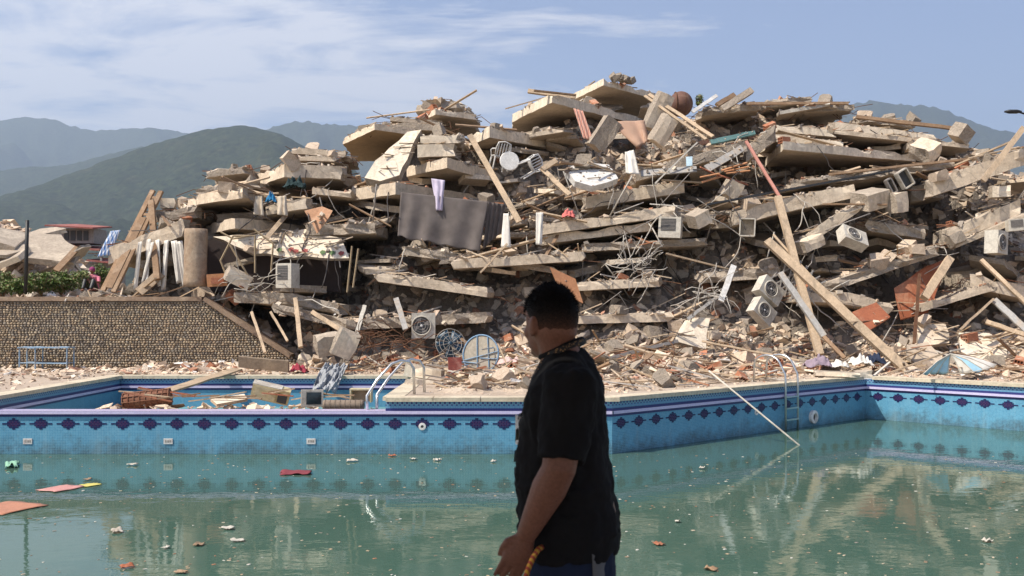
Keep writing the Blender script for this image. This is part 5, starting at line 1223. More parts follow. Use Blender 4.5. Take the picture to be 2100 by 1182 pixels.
beam((1480, 225, 34.2), (1541, 186, 34.8), 0.22, 0.14, SCREED, 'dark beam end sticking up from the right crest')
beam((1470, 216, 34.8), (1506, 195, 35.2), 0.16, 0.12, WOODD, 'shorter dark beam beside the beam end on the crest')
beam((1420, 230, 34.0), (1470, 196, 34.6), 0.12, 0.05, WHITEP, 'white strip standing on the crest left of the dark beam end', 'metal_strip', 'strip')
beam((1530, 213, 34.6), (1740, 212, 34.6), 0.10, 0.06, WOODD, 'long dark rafter lying along the right crest')
beam((1756, 240, 34.0), (1960, 264, 33.5), 0.12, 0.08, WOODD, 'brown rafter lying on the far right crest')
beam((1700, 358, 30.0), (2000, 325, 30.6), 0.07, 0.06, WOODD, 'thin long rafter crossing the right flank below the stacked slabs')
beam((1450, 420, 29.6), (1830, 350, 30.2), 0.06, 0.05, BLACKM, 'thin dark rod crossing the right flank')
beam((1110, 345, 30.4), (1168, 400, 29.8), 0.14, 0.06, WOODL, 'short pale plank beside the upturned cabinet', 'timber_board', 'board')
beam((1112, 348, 30.3), (1140, 330, 30.6), 0.16, 0.10, WOODL, 'stub of pale timber crossing the short plank')
beam((1343, 377, 30.3), (1430, 292, 31.0), 0.04, 0.04, CABLE, 'thin pale rod leaning across the sloping grey slab', 'steel_pole', 'pole')
beam((1040, 500, 29.2), (985, 560, 28.8), 0.05, 0.05, WOODL, 'thin splintered lath below the voile strip', 'timber_batten', 'batten')
beam((310, 412, 30.2), (322, 574, 29.2), 0.17, 0.13, WOODD, 'upright weathered post beside the wooden ladder')
# black pole on the terrace
p0 = P(52, 602, 29.2); p1 = P(56, 452, 29.2); q = MB().tube([p0, p0.lerp(p1, 0.5), p1], 0.055, 8); tag(q.build('iron_post', BLACKM, smooth=True), 'black iron post standing on the terrace behind the pebble wall', 'post')
# wooden ladder leaning on the left flank
a, b_ = P(222, 598, 29.1), P(322, 392, 30.6); root = empty('wooden_ladder', a, 'brown wooden ladder leaning on the left flank of the pile', 'ladder'); d = (b_ - a).normalized(); sd = V3((0.90, 0.0, 0.42)) ; sd = (sd - d * sd.dot(d)).normalized()
for k in (-1, 1): MB().bar(a + sd * (k * 0.19), b_ + sd * (k * 0.15), 0.16, 0.075, sd.cross(d)).build('rail', WOODD, root)
for k in range(11): p = a.lerp(b_, (k + 0.7) / 11.5); MB().bar(p - sd * 0.17, p + sd * 0.17, 0.09, 0.03, sd.cross(d)).build('rung', WOODD, root)
MB().bar(a + sd.cross(d) * 0.05 + d * 0.1, b_ + sd.cross(d) * 0.05 - d * 1.0, 0.24, 0.02, sd.cross(d)).build('backing_board', WOODD, root)
beam((285, 600, 29.0), (330, 560, 29.4), 0.3, 0.05, WOODL, 'pale board lying on the terrace at the foot of the ladder', 'timber_board', 'board')
# pole dipping into the pool
a, b_ = V3((4.27, 21.59, 0.34)), V3((5.86, 20.15, -1.12)); q = MB().tube([a, a.lerp(b_, 0.33), a.lerp(b_, 0.66), b_ + (b_ - a) * 0.12], 0.02, 8); tag(q.build('pool_pole', WHITEM, smooth=True), 'long pale pole slanting over the coping into the water', 'pole')
beam((340, 803, 22.0), (486, 758, 26.0), 0.30, 0.045, WOODL, 'long pale board leaning from the deck into the upper basin', 'timber_board', 'board', up=(0, -0.55, 0.8))
beam((490, 742, 26.4), (592, 752, 26.2), 0.09, 0.30, surf('brown_gutter', (0.26, 0.2, 0.14), (0.2, 0.15, 0.11), None, 3, 14), 'brown timber trough lying on the deck behind the upper basin', 'timber_trough', 'trough', up=(0, -0.2, 1))

# ---- furniture
def chair(loc, rot, label):
    c = V3(loc); r = empty('plastic_chair', c, label, 'chair')
    for x, y in ((-1, -1), (1, -1), (-1, 1), (1, 1)): MB().tube([c + V3((x * 0.24, y * 0.24, 0)), c + V3((x * 0.20, y * 0.19, 0.43))], [0.022, 0.028], 6).build('leg', WHITEP, r)
    MB().grid(lambda u, v: c + V3(((u - .5) * 0.46, (v - .5) * 0.44, 0.43 - 0.03 * math.sin(3.14 * u))), 8, 6, 0, 0.025, (0, 0, 1)).build('seat', WHITEP, r, smooth=True)
    for i in range(5): x = (i - 2) * 0.085; MB().tube([c + V3((x, 0.21, 0.44)), c + V3((x * 1.05, 0.27, 0.66)), c + V3((x, 0.31, 0.84))], 0.016, 5).build('back_slat', WHITEP, r)
    MB().tube([c + V3((-0.22, 0.2, 0.44)), c + V3((-0.24, 0.26, 0.66)), c + V3((-0.2, 0.32, 0.84)), c + V3((0, 0.33, 0.89)), c + V3((0.2, 0.32, 0.84)), c + V3((0.24, 0.26, 0.66)), c + V3((0.22, 0.2, 0.44))], 0.022, 6).build('back_frame', WHITEP, r, smooth=True)
    for s in (-1, 1): MB().tube([c + V3((s * 0.24, 0.25, 0.64)), c + V3((s * 0.27, 0.0, 0.65)), c + V3((s * 0.26, -0.2, 0.62)), c + V3((s * 0.22, -0.2, 0.44))], 0.02, 6).build('armrest', WHITEP, r, smooth=True)
    r.rotation_euler = rot; return r
chair(P(1064, 352, 31.0), (R(20), R(62), R(30)), 'white plastic chair toppled on its side on the pile')
chair(P(1020, 350, 31.3), (R(-6), R(-8), R(200)), 'white plastic chair standing upright behind the round stool')
def stool(loc, rot, label):
    c = V3(loc); r = empty('round_stool', c, label, 'stool')
    MB().loft([[c + V3((math.cos(a * 0.2618) * rr, math.sin(a * 0.2618) * rr, z)) for a in range(24)] for rr, z in ((0.30, 0.42), (0.31, 0.45), (0.29, 0.47))]).build('seat', WHITEP, r)
    for k in range(4): a = 0.785 + k * 1.571; MB().tube([c + V3((math.cos(a) * 0.24, math.sin(a) * 0.24, 0)), c + V3((math.cos(a) * 0.18, math.sin(a) * 0.18, 0.43))], 0.018, 6).build('leg', WHITEP, r)
    r.rotation_euler = rot
stool(P(1040, 340, 31.4), (R(80), 0, R(10)), 'white round stool tipped to show its top beside the plastic chair')
# round table on edge
c = P(986, 727, 25.6); root = empty('round_table', c, 'round table with blue steel frame standing on its edge in the debris', 'table')
rx = 0.50
TB = surf('table_underside', (0.40, 0.36, 0.29), (0.34, 0.30, 0.24), (0.46, 0.36, 0.24), 2, 14, 0.8, 0.2, 0.01)
MB().loft([[c + V3((math.cos(a * 0.1963) * rx, yy, math.sin(a * 0.1963) * rx)) for a in range(32)] for yy in (0.0, 0.025)]).build('table_top', TB, root)
MB().tube([c + V3((math.cos(a * 0.1963) * rx, -0.005, math.sin(a * 0.1963) * rx)) for a in range(33)], 0.022, 6, cap=False).build('rim', BLUEM, root, smooth=True)
for a_, b_ in (((-0.16, 0.47), (-0.02, -0.49)), ((0.14, 0.48), (0.30, -0.40)), ((-0.45, -0.2), (0.49, 0.12)), ((-0.47, -0.24), (0.0, -0.24)), ((0.0, -0.1), (0.48, -0.08))):
    MB().tube([c + V3((a_[0], -0.025, a_[1])), c + V3((b_[0], -0.025, b_[1]))], 0.014, 6).build('brace', BLUEM, root)
for a_ in ((-0.3, -0.3), (0.35, 0.2), (0.1, -0.35)): MB().tube([c + V3((a_[0], -0.02, a_[1])), c + V3((a_[0] - 0.15, -0.4, a_[1] - 0.1))], 0.016, 6).build('leg', BLUEM, root)
root.rotation_euler = (R(-8), R(4), R(-24))
# broken blue fan
c = P(923, 706, 26.2); root = empty('pedestal_fan', c, 'broken dark blue fan lying left of the round table', 'fan')
DBLUE = plain('dark_blue_plastic', (0.02, 0.055, 0.09), 0.4)
for k in range(5):
    a = k * 1.257; u = V3((math.cos(a), 0, math.sin(a))); w_ = V3((-math.sin(a), 0, math.cos(a)))
    MB().grid(lambda s, t_: c + u * (0.06 + 0.30 * s) + w_ * ((t_ - 0.5) * (0.10 + 0.22 * s)) + V3((0, (t_ - 0.5) * 0.12, 0)), 4, 4, 0, 0.01, (0, 1, 0)).build('blade', DBLUE, root, smooth=True)
MB().ball(c, (0.09, 0.1, 0.09)).build('hub', DBLUE, root, smooth=True)
for rr in (0.20, 0.30, 0.40): MB().tube([c + V3((math.cos(a * 0.2618) * rr, -0.1 + rr * 0.12, math.sin(a * 0.2618) * rr)) for a in range(25)], 0.008, 4, cap=False).build('guard_ring', GREYM, root, smooth=True)
for k in range(12): a = k * 0.5236; MB().tube([c + V3((math.cos(a) * 0.05, -0.11, math.sin(a) * 0.05)), c + V3((math.cos(a) * 0.4, -0.05, math.sin(a) * 0.4))], 0.005, 4).build('guard_spoke', GREYM, root)
MB().tube([c + V3((0.05, 0.1, -0.1)), c + V3((0.3, 0.1, -0.32)), c + V3((0.62, 0.0, -0.36))], 0.03, 6).build('stem', BLUEM, root, smooth=True)
root.rotation_euler = (R(-16), R(20), R(12))
# wrecked umbrella
c = P(1945, 764, 24.0); root = empty('parasol', c, 'collapsed pale blue parasol with bare ribs lying on the deck edge', 'parasol')
UB = cloth('pale_blue_canvas', (0.34, 0.55, 0.68)); apex = c + V3((0.05, 0.0, 0.45))
rim = [c + V3(((-0.72 + 1.95 * k / 8), -0.28 + 0.25 * math.sin(k * 0.8) + 0.05 * k, -0.02 + 0.05 * (k > 4) * (k - 4))) for k in range(9)]
for k in range(8):
    MB().tube([apex, apex.lerp(rim[k], 0.5) + V3((0, 0, 0.05)), rim[k]], 0.013, 5).build('rib', WHITEM, root)
    if k != 3:
        a_, b_ = rim[k], rim[k + 1]; MB().grid(lambda u, v: apex.lerp(a_.lerp(b_, u), v) + V3((0, 0, 0.04 * math.sin(3.14 * v) - 0.04 * math.sin(3.14 * u) * v)), 6, 8, 0, 0.006, (0, 0, 1)).build('canvas_panel', UB if k in (0, 1, 2, 5) else WHITEC, root, smooth=True)
MB().tube([apex, rim[8]], 0.013, 5).build('rib', WHITEM, root)
for k in range(3, 8): MB().tube([rim[k], rim[k + 1]], 0.008, 4).build('rim_wire', WHITEM, root)
MB().tube([apex + V3((0, 0, 0.06)), apex + V3((0.55, 0.5, 0.1))], 0.022, 6).build('pole', WHITEM, root)
# television in the upper basin
c = P(640, 817, 20.3); root = empty('television', c, 'old cream box television standing in the dry upper basin', 'television')
MB().box(c, (0.44, 0.10, 0.34)).build('front_bezel', WHITEM, root)
MB().loft([[c + V3((x * s, 0.05 + dy, z * s)) for x, z in ((-0.21, -0.16), (0.21, -0.16), (0.21, 0.16), (-0.21, 0.16))] for s, dy in ((1, 0), (0.95, 0.12), (0.6, 0.34))]).build('tube_housing', WHITEM, root)
MB().grid(lambda u, v: c + V3(((u - .5) * 0.30 + 0.03, -0.052 - 0.02 * math.sin(3.14 * u) * math.sin(3.14 * v), (v - .5) * 0.25)), 8, 8).build('screen', plain('dark_glass', (0.03, 0.04, 0.045), 0.12), root, smooth=True)
root.rotation_euler = (0, R(1), R(16))
# yellow cabinet
c = P(556, 806, 21.4); root = empty('kitchen_cabinet', c, 'yellowish tipped cabinet with dark opening in the upper basin', 'cabinet')
YEL = surf('yellowed_enamel', (0.56, 0.47, 0.26), (0.48, 0.39, 0.21), (0.62, 0.58, 0.46), 2, 12, 0.6, 0.2, 0.01)
MB().box(c, (0.80, 0.44, 0.30)).build('carcass', YEL, root); MB().box(c + V3((0.26, -0.222, -0.02)), (0.20, 0.012, 0.20)).build('opening', DARKM, root); MB().box(c + V3((-0.1, -0.226, 0)), (0.44, 0.014, 0.26)).build('door', YEL, root); MB().box(c + V3((-0.1, 0, 0.16)), (0.62, 0.4, 0.02)).build('top', WHITEM, root)
root.rotation_euler = (R(8), R(14), R(10))
# wicker hamper
c = P(302, 820, 20.8); root = empty('wicker_hamper', c, 'brown wicker hamper lying on its side in the upper basin', 'hamper')
WK = surf('wicker', (0.24, 0.10, 0.055), (0.17, 0.07, 0.04), (0.3, 0.17, 0.1), 8, 40, 0.8, 0.5, 0.01)
MB().loft([[c + V3((-0.46 + 0.92 * k / 8, math.cos(a * 0.3142) * (0.20 - 0.0 * k), math.sin(a * 0.3142) * (0.17 + 0.01 * (k % 2)))) for a in range(20)] for k in range(9)], cap=True).build('basket_body', WK, root, smooth=True)
for k in range(9): MB().tube([c + V3((-0.46 + 0.115 * k, math.cos(a * 0.3142) * 0.212, math.sin(a * 0.3142) * 0.185)) for a in range(21)], 0.013, 4, cap=False).build('cane_ring', WK, root, smooth=True)
for a in range(10): MB().tube([c + V3((-0.48, math.cos(a * 0.628) * 0.216, math.sin(a * 0.628) * 0.19)), c + V3((0.48, math.cos(a * 0.628) * 0.216, math.sin(a * 0.628) * 0.19))], 0.010, 4).build('cane_stake', WK, root)
root.rotation_euler = (0, R(-6), R(8))
# mattress and box behind handrail
c = P(705, 831, 19.9); root = empty('rolled_mattress', c, 'brown ribbed mattress roll lying behind the weir', 'mattress')
MB().loft([[c + V3((-0.40 + 0.8 * k / 16, math.cos(a * 0.393) * 0.14, math.sin(a * 0.393) * (0.10 + 0.006 * (k % 2)))) for a in range(16)] for k in range(17)]).build('roll', surf('brown_ticking', (0.26, 0.20, 0.15), (0.20, 0.155, 0.115), None, 4, 20, 0.95, 0.4), root, smooth=True)
for k in range(8): x = -0.36 + 0.1 * k; MB().tube([c + V3((x, math.cos(a * 0.393) * 0.145, math.sin(a * 0.393) * 0.108)) for a in range(17)], 0.008, 4, cap=False).build('piping', MATS['brown_ticking'], root)
c = P(741, 812, 20.9); root = empty('bedside_shelf', c, 'small beige shelf box behind the weir handrail', 'shelf')
MB().box(c + V3((0, 0, 0.14)), (0.46, 0.26, 0.03)).build('top', YEL, root); MB().box(c + V3((-0.21, 0, 0)), (0.03, 0.26, 0.26)).build('side', YEL, root); MB().box(c + V3((0.21, 0, 0)), (0.03, 0.26, 0.26)).build('side', YEL, root); MB().box(c + V3((0, 0.12, 0)), (0.4, 0.02, 0.26)).build('back', UNDER, root)
plate('plywood_board', 'flat beige board lying on the heap in the upper basin', 'board', [(432, 818, 20.9), (500, 808, 21.5), (508, 818, 21.0), (445, 829, 20.5)], 0.06, [CRM2[0], WOODL], amp=0.01)
# splintered sticks in basin
for k in range(22):
    x = random.uniform(-7.9, -3.4); y = random.uniform(19.8, 21.2); c = V3((x, y, -0.16 + random.uniform(0, 0.12))); a = random.uniform(-0.6, 0.6); ln = random.uniform(0.5, 1.1); d = V3((math.cos(a), math.sin(a) * .5, random.uniform(-0.22, 0.22)))
    tag(MB().bar(c - d * ln / 2, c + d * ln / 2, 0.05, 0.025).build('broken_slat', random.choice((WOODL, WOODD, WOODR))), 'broken wooden slat lying on the heap in the upper basin', 'slat', 'slats in the upper basin')
# blue bench frame by the wall
c = P(96, 752, 27.9); c.z = 0; root = empty('bench_frame', c, 'light blue steel table frame standing against the pebble wall', 'table')
LB = surf('light_blue_paint', (0.22, 0.34, 0.46), (0.28, 0.40, 0.52), (0.3, 0.22, 0.15), 4, 20, 0.6, 0.2, 0.005)
for x in (-0.66, -0.22, 0.66):
    for y in (-0.22, 0.22): MB().tube([c + V3((x, y, 0)), c + V3((x, y, 0.62))], 0.02, 6).build('leg', LB, root)
MB().grid(lambda u, v: c + V3(((u - .5) * 1.42, (v - .5) * 0.5, 0.64 + 0.02 * noise.noise(V3((u * 6, v * 2, 0))))), 14, 5, 0, 0.03, (0, 0, -1)).build('top', LB, root)
for y in (-0.22, 0.22): MB().tube([c + V3((-0.66, y, 0.2)), c + V3((0.66, y, 0.18))], 0.018, 6).build('stretcher', LB, root)
MB().grid(lambda u, v: c + V3((-0.2 + u * 0.85, (v - .5) * 0.36, 0.2 + 0.02 * noise.noise(V3((u * 6, v * 2, 3))))), 10, 4, 0, 0.02, (0, 0, -1)).build('shelf', LB, root)
# brown tank on the crest
c = P(1396, 214, 34.6); root = empty('water_tank', c, 'rusty brown round tank lying on the crest', 'tank')
TK = surf('rusty_tank', (0.17, 0.085, 0.06), (0.12, 0.065, 0.05), (0.24, 0.15, 0.1), 3, 16, 0.8, 0.3, 0.02)
MB().ball(c, (0.42, 0.5, 0.44), nu=24, nv=14).build('shell', TK, root, smooth=True)
for k in (-0.2, 0.1): MB().tube([c + V3((k, math.cos(a * 0.2618) * 0.47, math.sin(a * 0.2618) * 0.41)) for a in range(25)], 0.02, 5, cap=False).build('hoop', RUSTY, root, smooth=True)
MB().tube([c + V3((-0.4, 0, 0)), c + V3((-0.48, 0, 0))], 0.14, 12).build('lid', RUSTY, root)
# stones on the top slab
for k in range(5): put_chunk('concrete_chunk', 'grey', P(1258 + k * 9, 163 + k * 1.5, 35.9), 0.26 + 0.05 * (k % 2), 'dark stone lying on the slab at the very crest', 'stones on the crest slab')
# potted plant scrap
LEAF = islands('leaf_tones', [(0, (0.09, 0.16, 0.03)), (0.3, (0.14, 0.22, 0.05)), (0.55, (0.06, 0.11, 0.025)), (0.7, (0.24, 0.24, 0.09)), (0.85, (0.26, 0.20, 0.10))], 0.6, 30, 0.1)
def leaf_cloud(c, rx_, ry, rz, n, size):
    c = np.array(c); V_ = np.zeros((n * 4, 3))
    for i in range(n):
        while True:
            p = rng.uniform(-1, 1, 3)
            if 0.15 < (p ** 2).sum() < 1: break
        p = p * np.array((rx_, ry, rz)) * (0.75 + 0.4 * noise.noise(V3((p[0] * 2.3, p[1] * 2.3, p[2] * 2.3 + c[0])))); r = np.array(rot3(random.uniform(-1, 1), random.uniform(-1, 1), random.uniform(0, 6.3))); s = size * random.uniform(0.6, 1.3)
        q = np.array([(-s, 0, 0), (0, -s * 0.4, 0), (s, 0, s * 0.15), (0, s * 0.4, 0)]) @ r.T; V_[i * 4:i * 4 + 4] = q + p
    return V_, np.arange(n * 4).reshape(n, 4)
def shrub(px, py, d, r_, n, label, name='shrub', size=0.06, gz=None):
    c = P(px, py, d); root = empty(name, (c.x, c.y, c.z - r_[2]), label, 'shrub')
    V_, F_ = leaf_cloud(c, r_[0], r_[1], r_[2], n, size); o = npmesh('foliage', V_ + np.array((0, 0, r_[2])), F_, LEAF, parent=root); q = MB()
    for k in range(6):
        a = random.uniform(0, 6.3); q.tube([c + V3((0, 0, -r_[2])), c + V3((math.cos(a) * r_[0] * .3, math.sin(a) * r_[1] * .3, -r_[2] * 0.3)), c + V3((math.cos(a) * r_[0] * .7, math.sin(a) * r_[1] * .7, r_[2] * 0.4))], [0.025, 0.015, 0.006], 5)
    q.build('stems', WOODD, root); return root
shrub(1434, 205, 34.6, (0.16, 0.16, 0.32), 160, 'small green potted plant surviving on the crest', 'potted_plant', 0.07)

# ---- terrace on the left: shrubs, second heap, houses, a person
for k, (px, py, d, rr, n) in enumerate(((85, 580, 32.0, (0.85, 0.6, 0.42), 3200), (125, 578, 33.0, (0.7, 0.6, 0.45), 2600), (40, 588, 31.0, (0.6, 0.5, 0.3), 1600), (168, 574, 36.0, (0.6, 0.6, 0.42), 1500), (5, 582, 32.0, (0.8, 0.6, 0.45), 2200), (206, 564, 37.0, (0.5, 0.5, 0.5), 1300))):
    shrub(px, py, d, rr, n, ('bright green shrub right of the black iron post', 'taller green shrub between iron post and seated person', 'low scrub at the foot of the black iron post', 'small bush left of the seated person', 'dry olive scrub left of the black iron post', 'small bush behind the foot of the ladder')[k])
q = MB()
def heap2(u, v):
    x = -38 + 16 * u; y = 50 + 16 * v; pk = lerp_table([(-38, 2.2), (-34, 4.6), (-31, 5.4), (-28.5, 5.9), (-26.5, 5.0), (-24.8, 3.6), (-22.5, 1.8)], x)
    return (x, y, 1.8 + (pk - 1.8) * math.sin(math.pi * min(1, v * 1.1)) ** 0.7 * (1 + 0.35 * fr_(x, y, 0.5, 3)) + 0.3 * fr_(x, y, 1.2, 5))
q.grid(heap2, 60, 46); tag(q.build('distant_rubble_mound', FIELD, origin=(-30, 58, 1.8), col_=True), kind='structure')
BVH = BVHTree.FromPolygons(COLV, COLF)
pts = []
while len(pts) < 4200:
    x, y = random.uniform(-37, -22.5), random.uniform(50.5, 64); h = down(x, y)
    if h[0] is not None and h[0].z > 1.6: pts.append((h[0], plaw(0.10, 0.8)))
make_pieces('distant_debris', pts, PALE, flake_dims, 0.5)
dl = ['broad cream slab sliding off the distant rubble heap', 'pinkish roof slab on top of the distant rubble heap', 'grey slab stub on the distant heap behind the iron post', 'tan slab leaning on the right of the distant heap', 'thin pale slab poking out left on the distant heap', 'small cream slab at the peak of the distant heap']
for k, (px, py, d, s, ry, mt) in enumerate(((20, 486, 53, 1.7, 0.25, 3), (95, 508, 53, 1.6, 0.3, 3), (15, 512, 52, 1.2, -0.1, 2), (150, 524, 52.5, 1.1, -0.7, 0), (10, 530, 51.5, 1.5, -0.45, 3), (85, 476, 56, 0.9, -0.2, 0))):
    put_frag(k + 3, P(px, py, d), rotz(random.uniform(-.5, .5)) @ rot3(0.35, ry, 0), s, 'slab_fragment', dl[k], 'slab fragment', 'slabs on the distant heap', mt)
tag(MB().bar(P(115, 556, 51), P(160, 508, 52), 0.35, 0.12, (0, -1, 0.5)).build('timber_beam', WOODD), 'dark timber leaning on the right of the distant heap', 'beam')
# far house with stacked red roofs
c = P(165, 520, 92); c.z = 1.7; root = empty('hillside_house', c, 'far grey house with stacked rusty red roofs below the hills', 'house')
WALLG = surf('grey_wall', (0.36, 0.32, 0.29), (0.28, 0.25, 0.23), None, 0.5, 5); ROOFR = surf('rusty_red_roof', (0.33, 0.11, 0.09), (0.26, 0.085, 0.07), (0.36, 0.2, 0.15), 0.6, 6)
MB().box(c + V3((0.3, 2, 2.2)), (4.6, 4, 4.6)).build('wall', WALLG, root); MB().box(c + V3((-0.5, 2, 7.0)), (3.0, 3, 1.4)).build('upper_storey', WALLG, root)
for z, w_, dx in ((5.9, 5.4, -0.6), (7.9, 4.4, -0.7), (4.7, 2.6, 2.2)):
    MB().add([c + V3((dx - w_ / 2, -0.9, z)), c + V3((dx + w_ / 2, -0.9, z - 0.25)), c + V3((dx + w_ / 2 - 0.4, 4.5, z + 0.3)), c + V3((dx - w_ / 2 + 0.6, 4.5, z + 0.55)), c + V3((dx - w_ / 2, -0.9, z - 0.14)), c + V3((dx + w_ / 2, -0.9, z - 0.39)), c + V3((dx + w_ / 2 - 0.4, 4.5, z + 0.16)), c + V3((dx - w_ / 2 + 0.6, 4.5, z + 0.4))], [(0, 1, 2, 3), (7, 6, 5, 4), (0, 4, 5, 1), (1, 5, 6, 2), (2, 6, 7, 3), (3, 7, 4, 0)]).build('roof', ROOFR, root)
for x in (-1.5, -0.9, -0.3, 0.3): MB().box(c + V3((x, 0.46, 7.0)), (0.42, 0.1, 0.9)).build('window', DARKM, root)
for x in (-1.4, 0.2, 1.7): MB().box(c + V3((x, -0.04, 3.2)), (0.9, 0.1, 1.2)).build('window', DARKM, root)
for x in (-1.8, 0.2, 2.2): MB().bar(c + V3((x, -0.7, 0)), c + V3((x, -0.7, 5.4)), 0.16, 0.16, (0, 1, 0)).build('veranda_post', WALLG, root)
# street lamp, only its head reaches the frame on the right
c = V3((22.9, 43.0, 0)); root = empty('street_lamp', c, 'dark street lamp head reaching in over the right end of the pile', 'lamp')
MB().tube([c, c + V3((0, 0, 9.3)), c + V3((-0.2, 0, 10.0))], [0.1, 0.07, 0.05], 8).build('pole', BLACKM, root); MB().tube([c + V3((-0.2, 0, 10.0)), c + V3((-1.0, 0, 10.25))], 0.04, 6).build('arm', BLACKM, root)
MB().loft([[c + V3((-1.0 - x, math.cos(a * 0.785) * w_, 10.27 + math.sin(a * 0.785) * h_)) for a in range(8)] for x, w_, h_ in ((-0.1, 0.05, 0.04), (0.1, 0.14, 0.09), (0.4, 0.16, 0.09), (0.62, 0.06, 0.04))]).build('lamp_head', BLACKM, root, smooth=True)

# ---- litter floating on the pool
def floater(px, py, w, l, rot, mat, label, name='floating_paper', z=0.006, cat='litter', curl=0.02):
    d = (CH - WATER_Z) * F / (py - 640); c = V3(((px - 1050) / F * d, d, WATER_Z + z)); sd = px * 0.01
    r = rotz(rot)
    def fn(u, v):
        x, y = (u - .5) * w, (v - .5) * l; k = 1 + 0.25 * noise.noise(V3((u * 3, v * 3, sd))); return c + r @ V3((x * k, y * k, 0.004 + curl * abs(noise.noise(V3((u * 2.5, v * 2.5, sd))))))
    return sheet(name, label, cat, fn, 8, 8, mat, 0.004, (0, 0, -1))
floater(125, 1003, 0.42, 0.55, -0.5, plain('salmon_card', (0.55, 0.26, 0.22)), 'salmon pink card floating near the yellow leaf-shaped card')
floater(184, 996, 0.22, 0.30, -0.6, plain('yellow_card', (0.60, 0.52, 0.12)), 'yellow card floating beside the salmon pink card')
floater(12, 1043, 0.75, 0.75, -0.4, plain('orange_card', (0.46, 0.20, 0.11)), 'large orange board floating on the pool', 'floating_board')
floater(607, 971, 0.50, 0.42, 0.1, cloth('wet_maroon', (0.20, 0.05, 0.06)), 'maroon wet cloth floating in front of the blue wall', 'floating_cloth', curl=0.06)
floater(25, 957, 0.20, 0.5, 0.4, cloth('pale_green_plastic', (0.25, 0.45, 0.32)), 'crumpled pale green plastic bag floating', 'floating_bag', curl=0.16)
for k, (px, py, w, l) in enumerate(((272, 955, 0.24, 0.16), (722, 947, 0.30, 0.16), (848, 943, 0.16, 0.2), (897, 945, 0.16, 0.2), (1012, 948, 0.16, 0.14), (468, 1086, 0.16, 0.22), (487, 1111, 0.15, 0.24), (240, 1092, 0.22, 0.2), (1440, 962, 0.12, 0.12), (340, 1126, 0.08, 0.16), (1390, 1072, 0.10, 0.12), (2025, 1112, 0.14, 0.16))):
    floater(px, py, w * 0.7, l * 0.6, 0.3 * k, WHITEM, 'scrap of white foam floating on the pool water', 'floating_scrap', 0.012, curl=0.05).__setitem__('group', 'white scraps on the water')
for k, (px, py) in enumerate(((408, 1119), (804, 936), (372, 1175), (260, 1165), (180, 985), (1352, 1118), (1457, 1170))):
    floater(px, py, 0.10, 0.13, 0.7 * k, WOODR if k % 2 else WOODD, 'scrap of brown bark or wood floating on the pool water', 'floating_chip', 0.01, curl=0.04).__setitem__('group', 'brown chips on the water')
# specks
VV = []; FF = []; nb = 0
for k in range(900):
    x, y = random.uniform(-9, 9), 10 + 9 * random.random() ** 1.4
    if pool_dist(x, y) > 0: continue
    s = random.uniform(0.006, 0.022); a = random.uniform(0, 6.3); v = BOX * np.array((s, s * random.uniform(0.3, 1), 0.002)); r = np.array(rotz(a)); VV.append(v @ r.T + np.array((x, y, WATER_Z + 0.002))); FF.append(BOXF + nb); nb += 8
tag(npmesh('floating_specks', np.concatenate(VV), np.concatenate(FF), STICKT), kind='stuff')
# ---- roof added out of view to shade the man; the camera is under it too
root = empty('added_shade_roof', (-1, 0, 0), 'added out-of-view timber roof on posts shading the near pool deck', 'added_roof')
for x, y in ((-5.6, 3.3), (-5.6, -3.4), (4.2, 3.3), (4.2, -3.4)): MB().box((x, y, 1.5), (0.14, 0.14, 3.0)).build('post', WOODD, root)
for y in (-3.4, 3.3): MB().box((-0.7, y, 3.07), (10.4, 0.1, 0.14)).build('beam', WOODD, root)
for k in range(26): MB().box((-0.7, -3.75 + 0.291 * k, 3.17), (10.8, 0.275, 0.03)).build('roof_board', WOODD, root)

FRM = surf('ochre_steel', (0.36, 0.27, 0.16), (0.28, 0.21, 0.13), None, 4, 20, 0.7, 0.2, 0.01)
root = empty('awning_frame', P(480, 590, 28.9), 'bent ochre awning frame hanging in front of the open room', 'frame')
for pp in ([(478, 484), (465, 510), (452, 535), (462, 560)], [(478, 484), (523, 484), (523, 560)], [(520, 470), (560, 500), (556, 560)], [(470, 500), (508, 565), (520, 595)], [(452, 476), (478, 490), (510, 484)], [(722, 505), (712, 600)], [(735, 510), (724, 590)]):
    MB().tube([P(x, y, 28.75) for x, y in pp], 0.03, 6).build('tube', FRM, root)
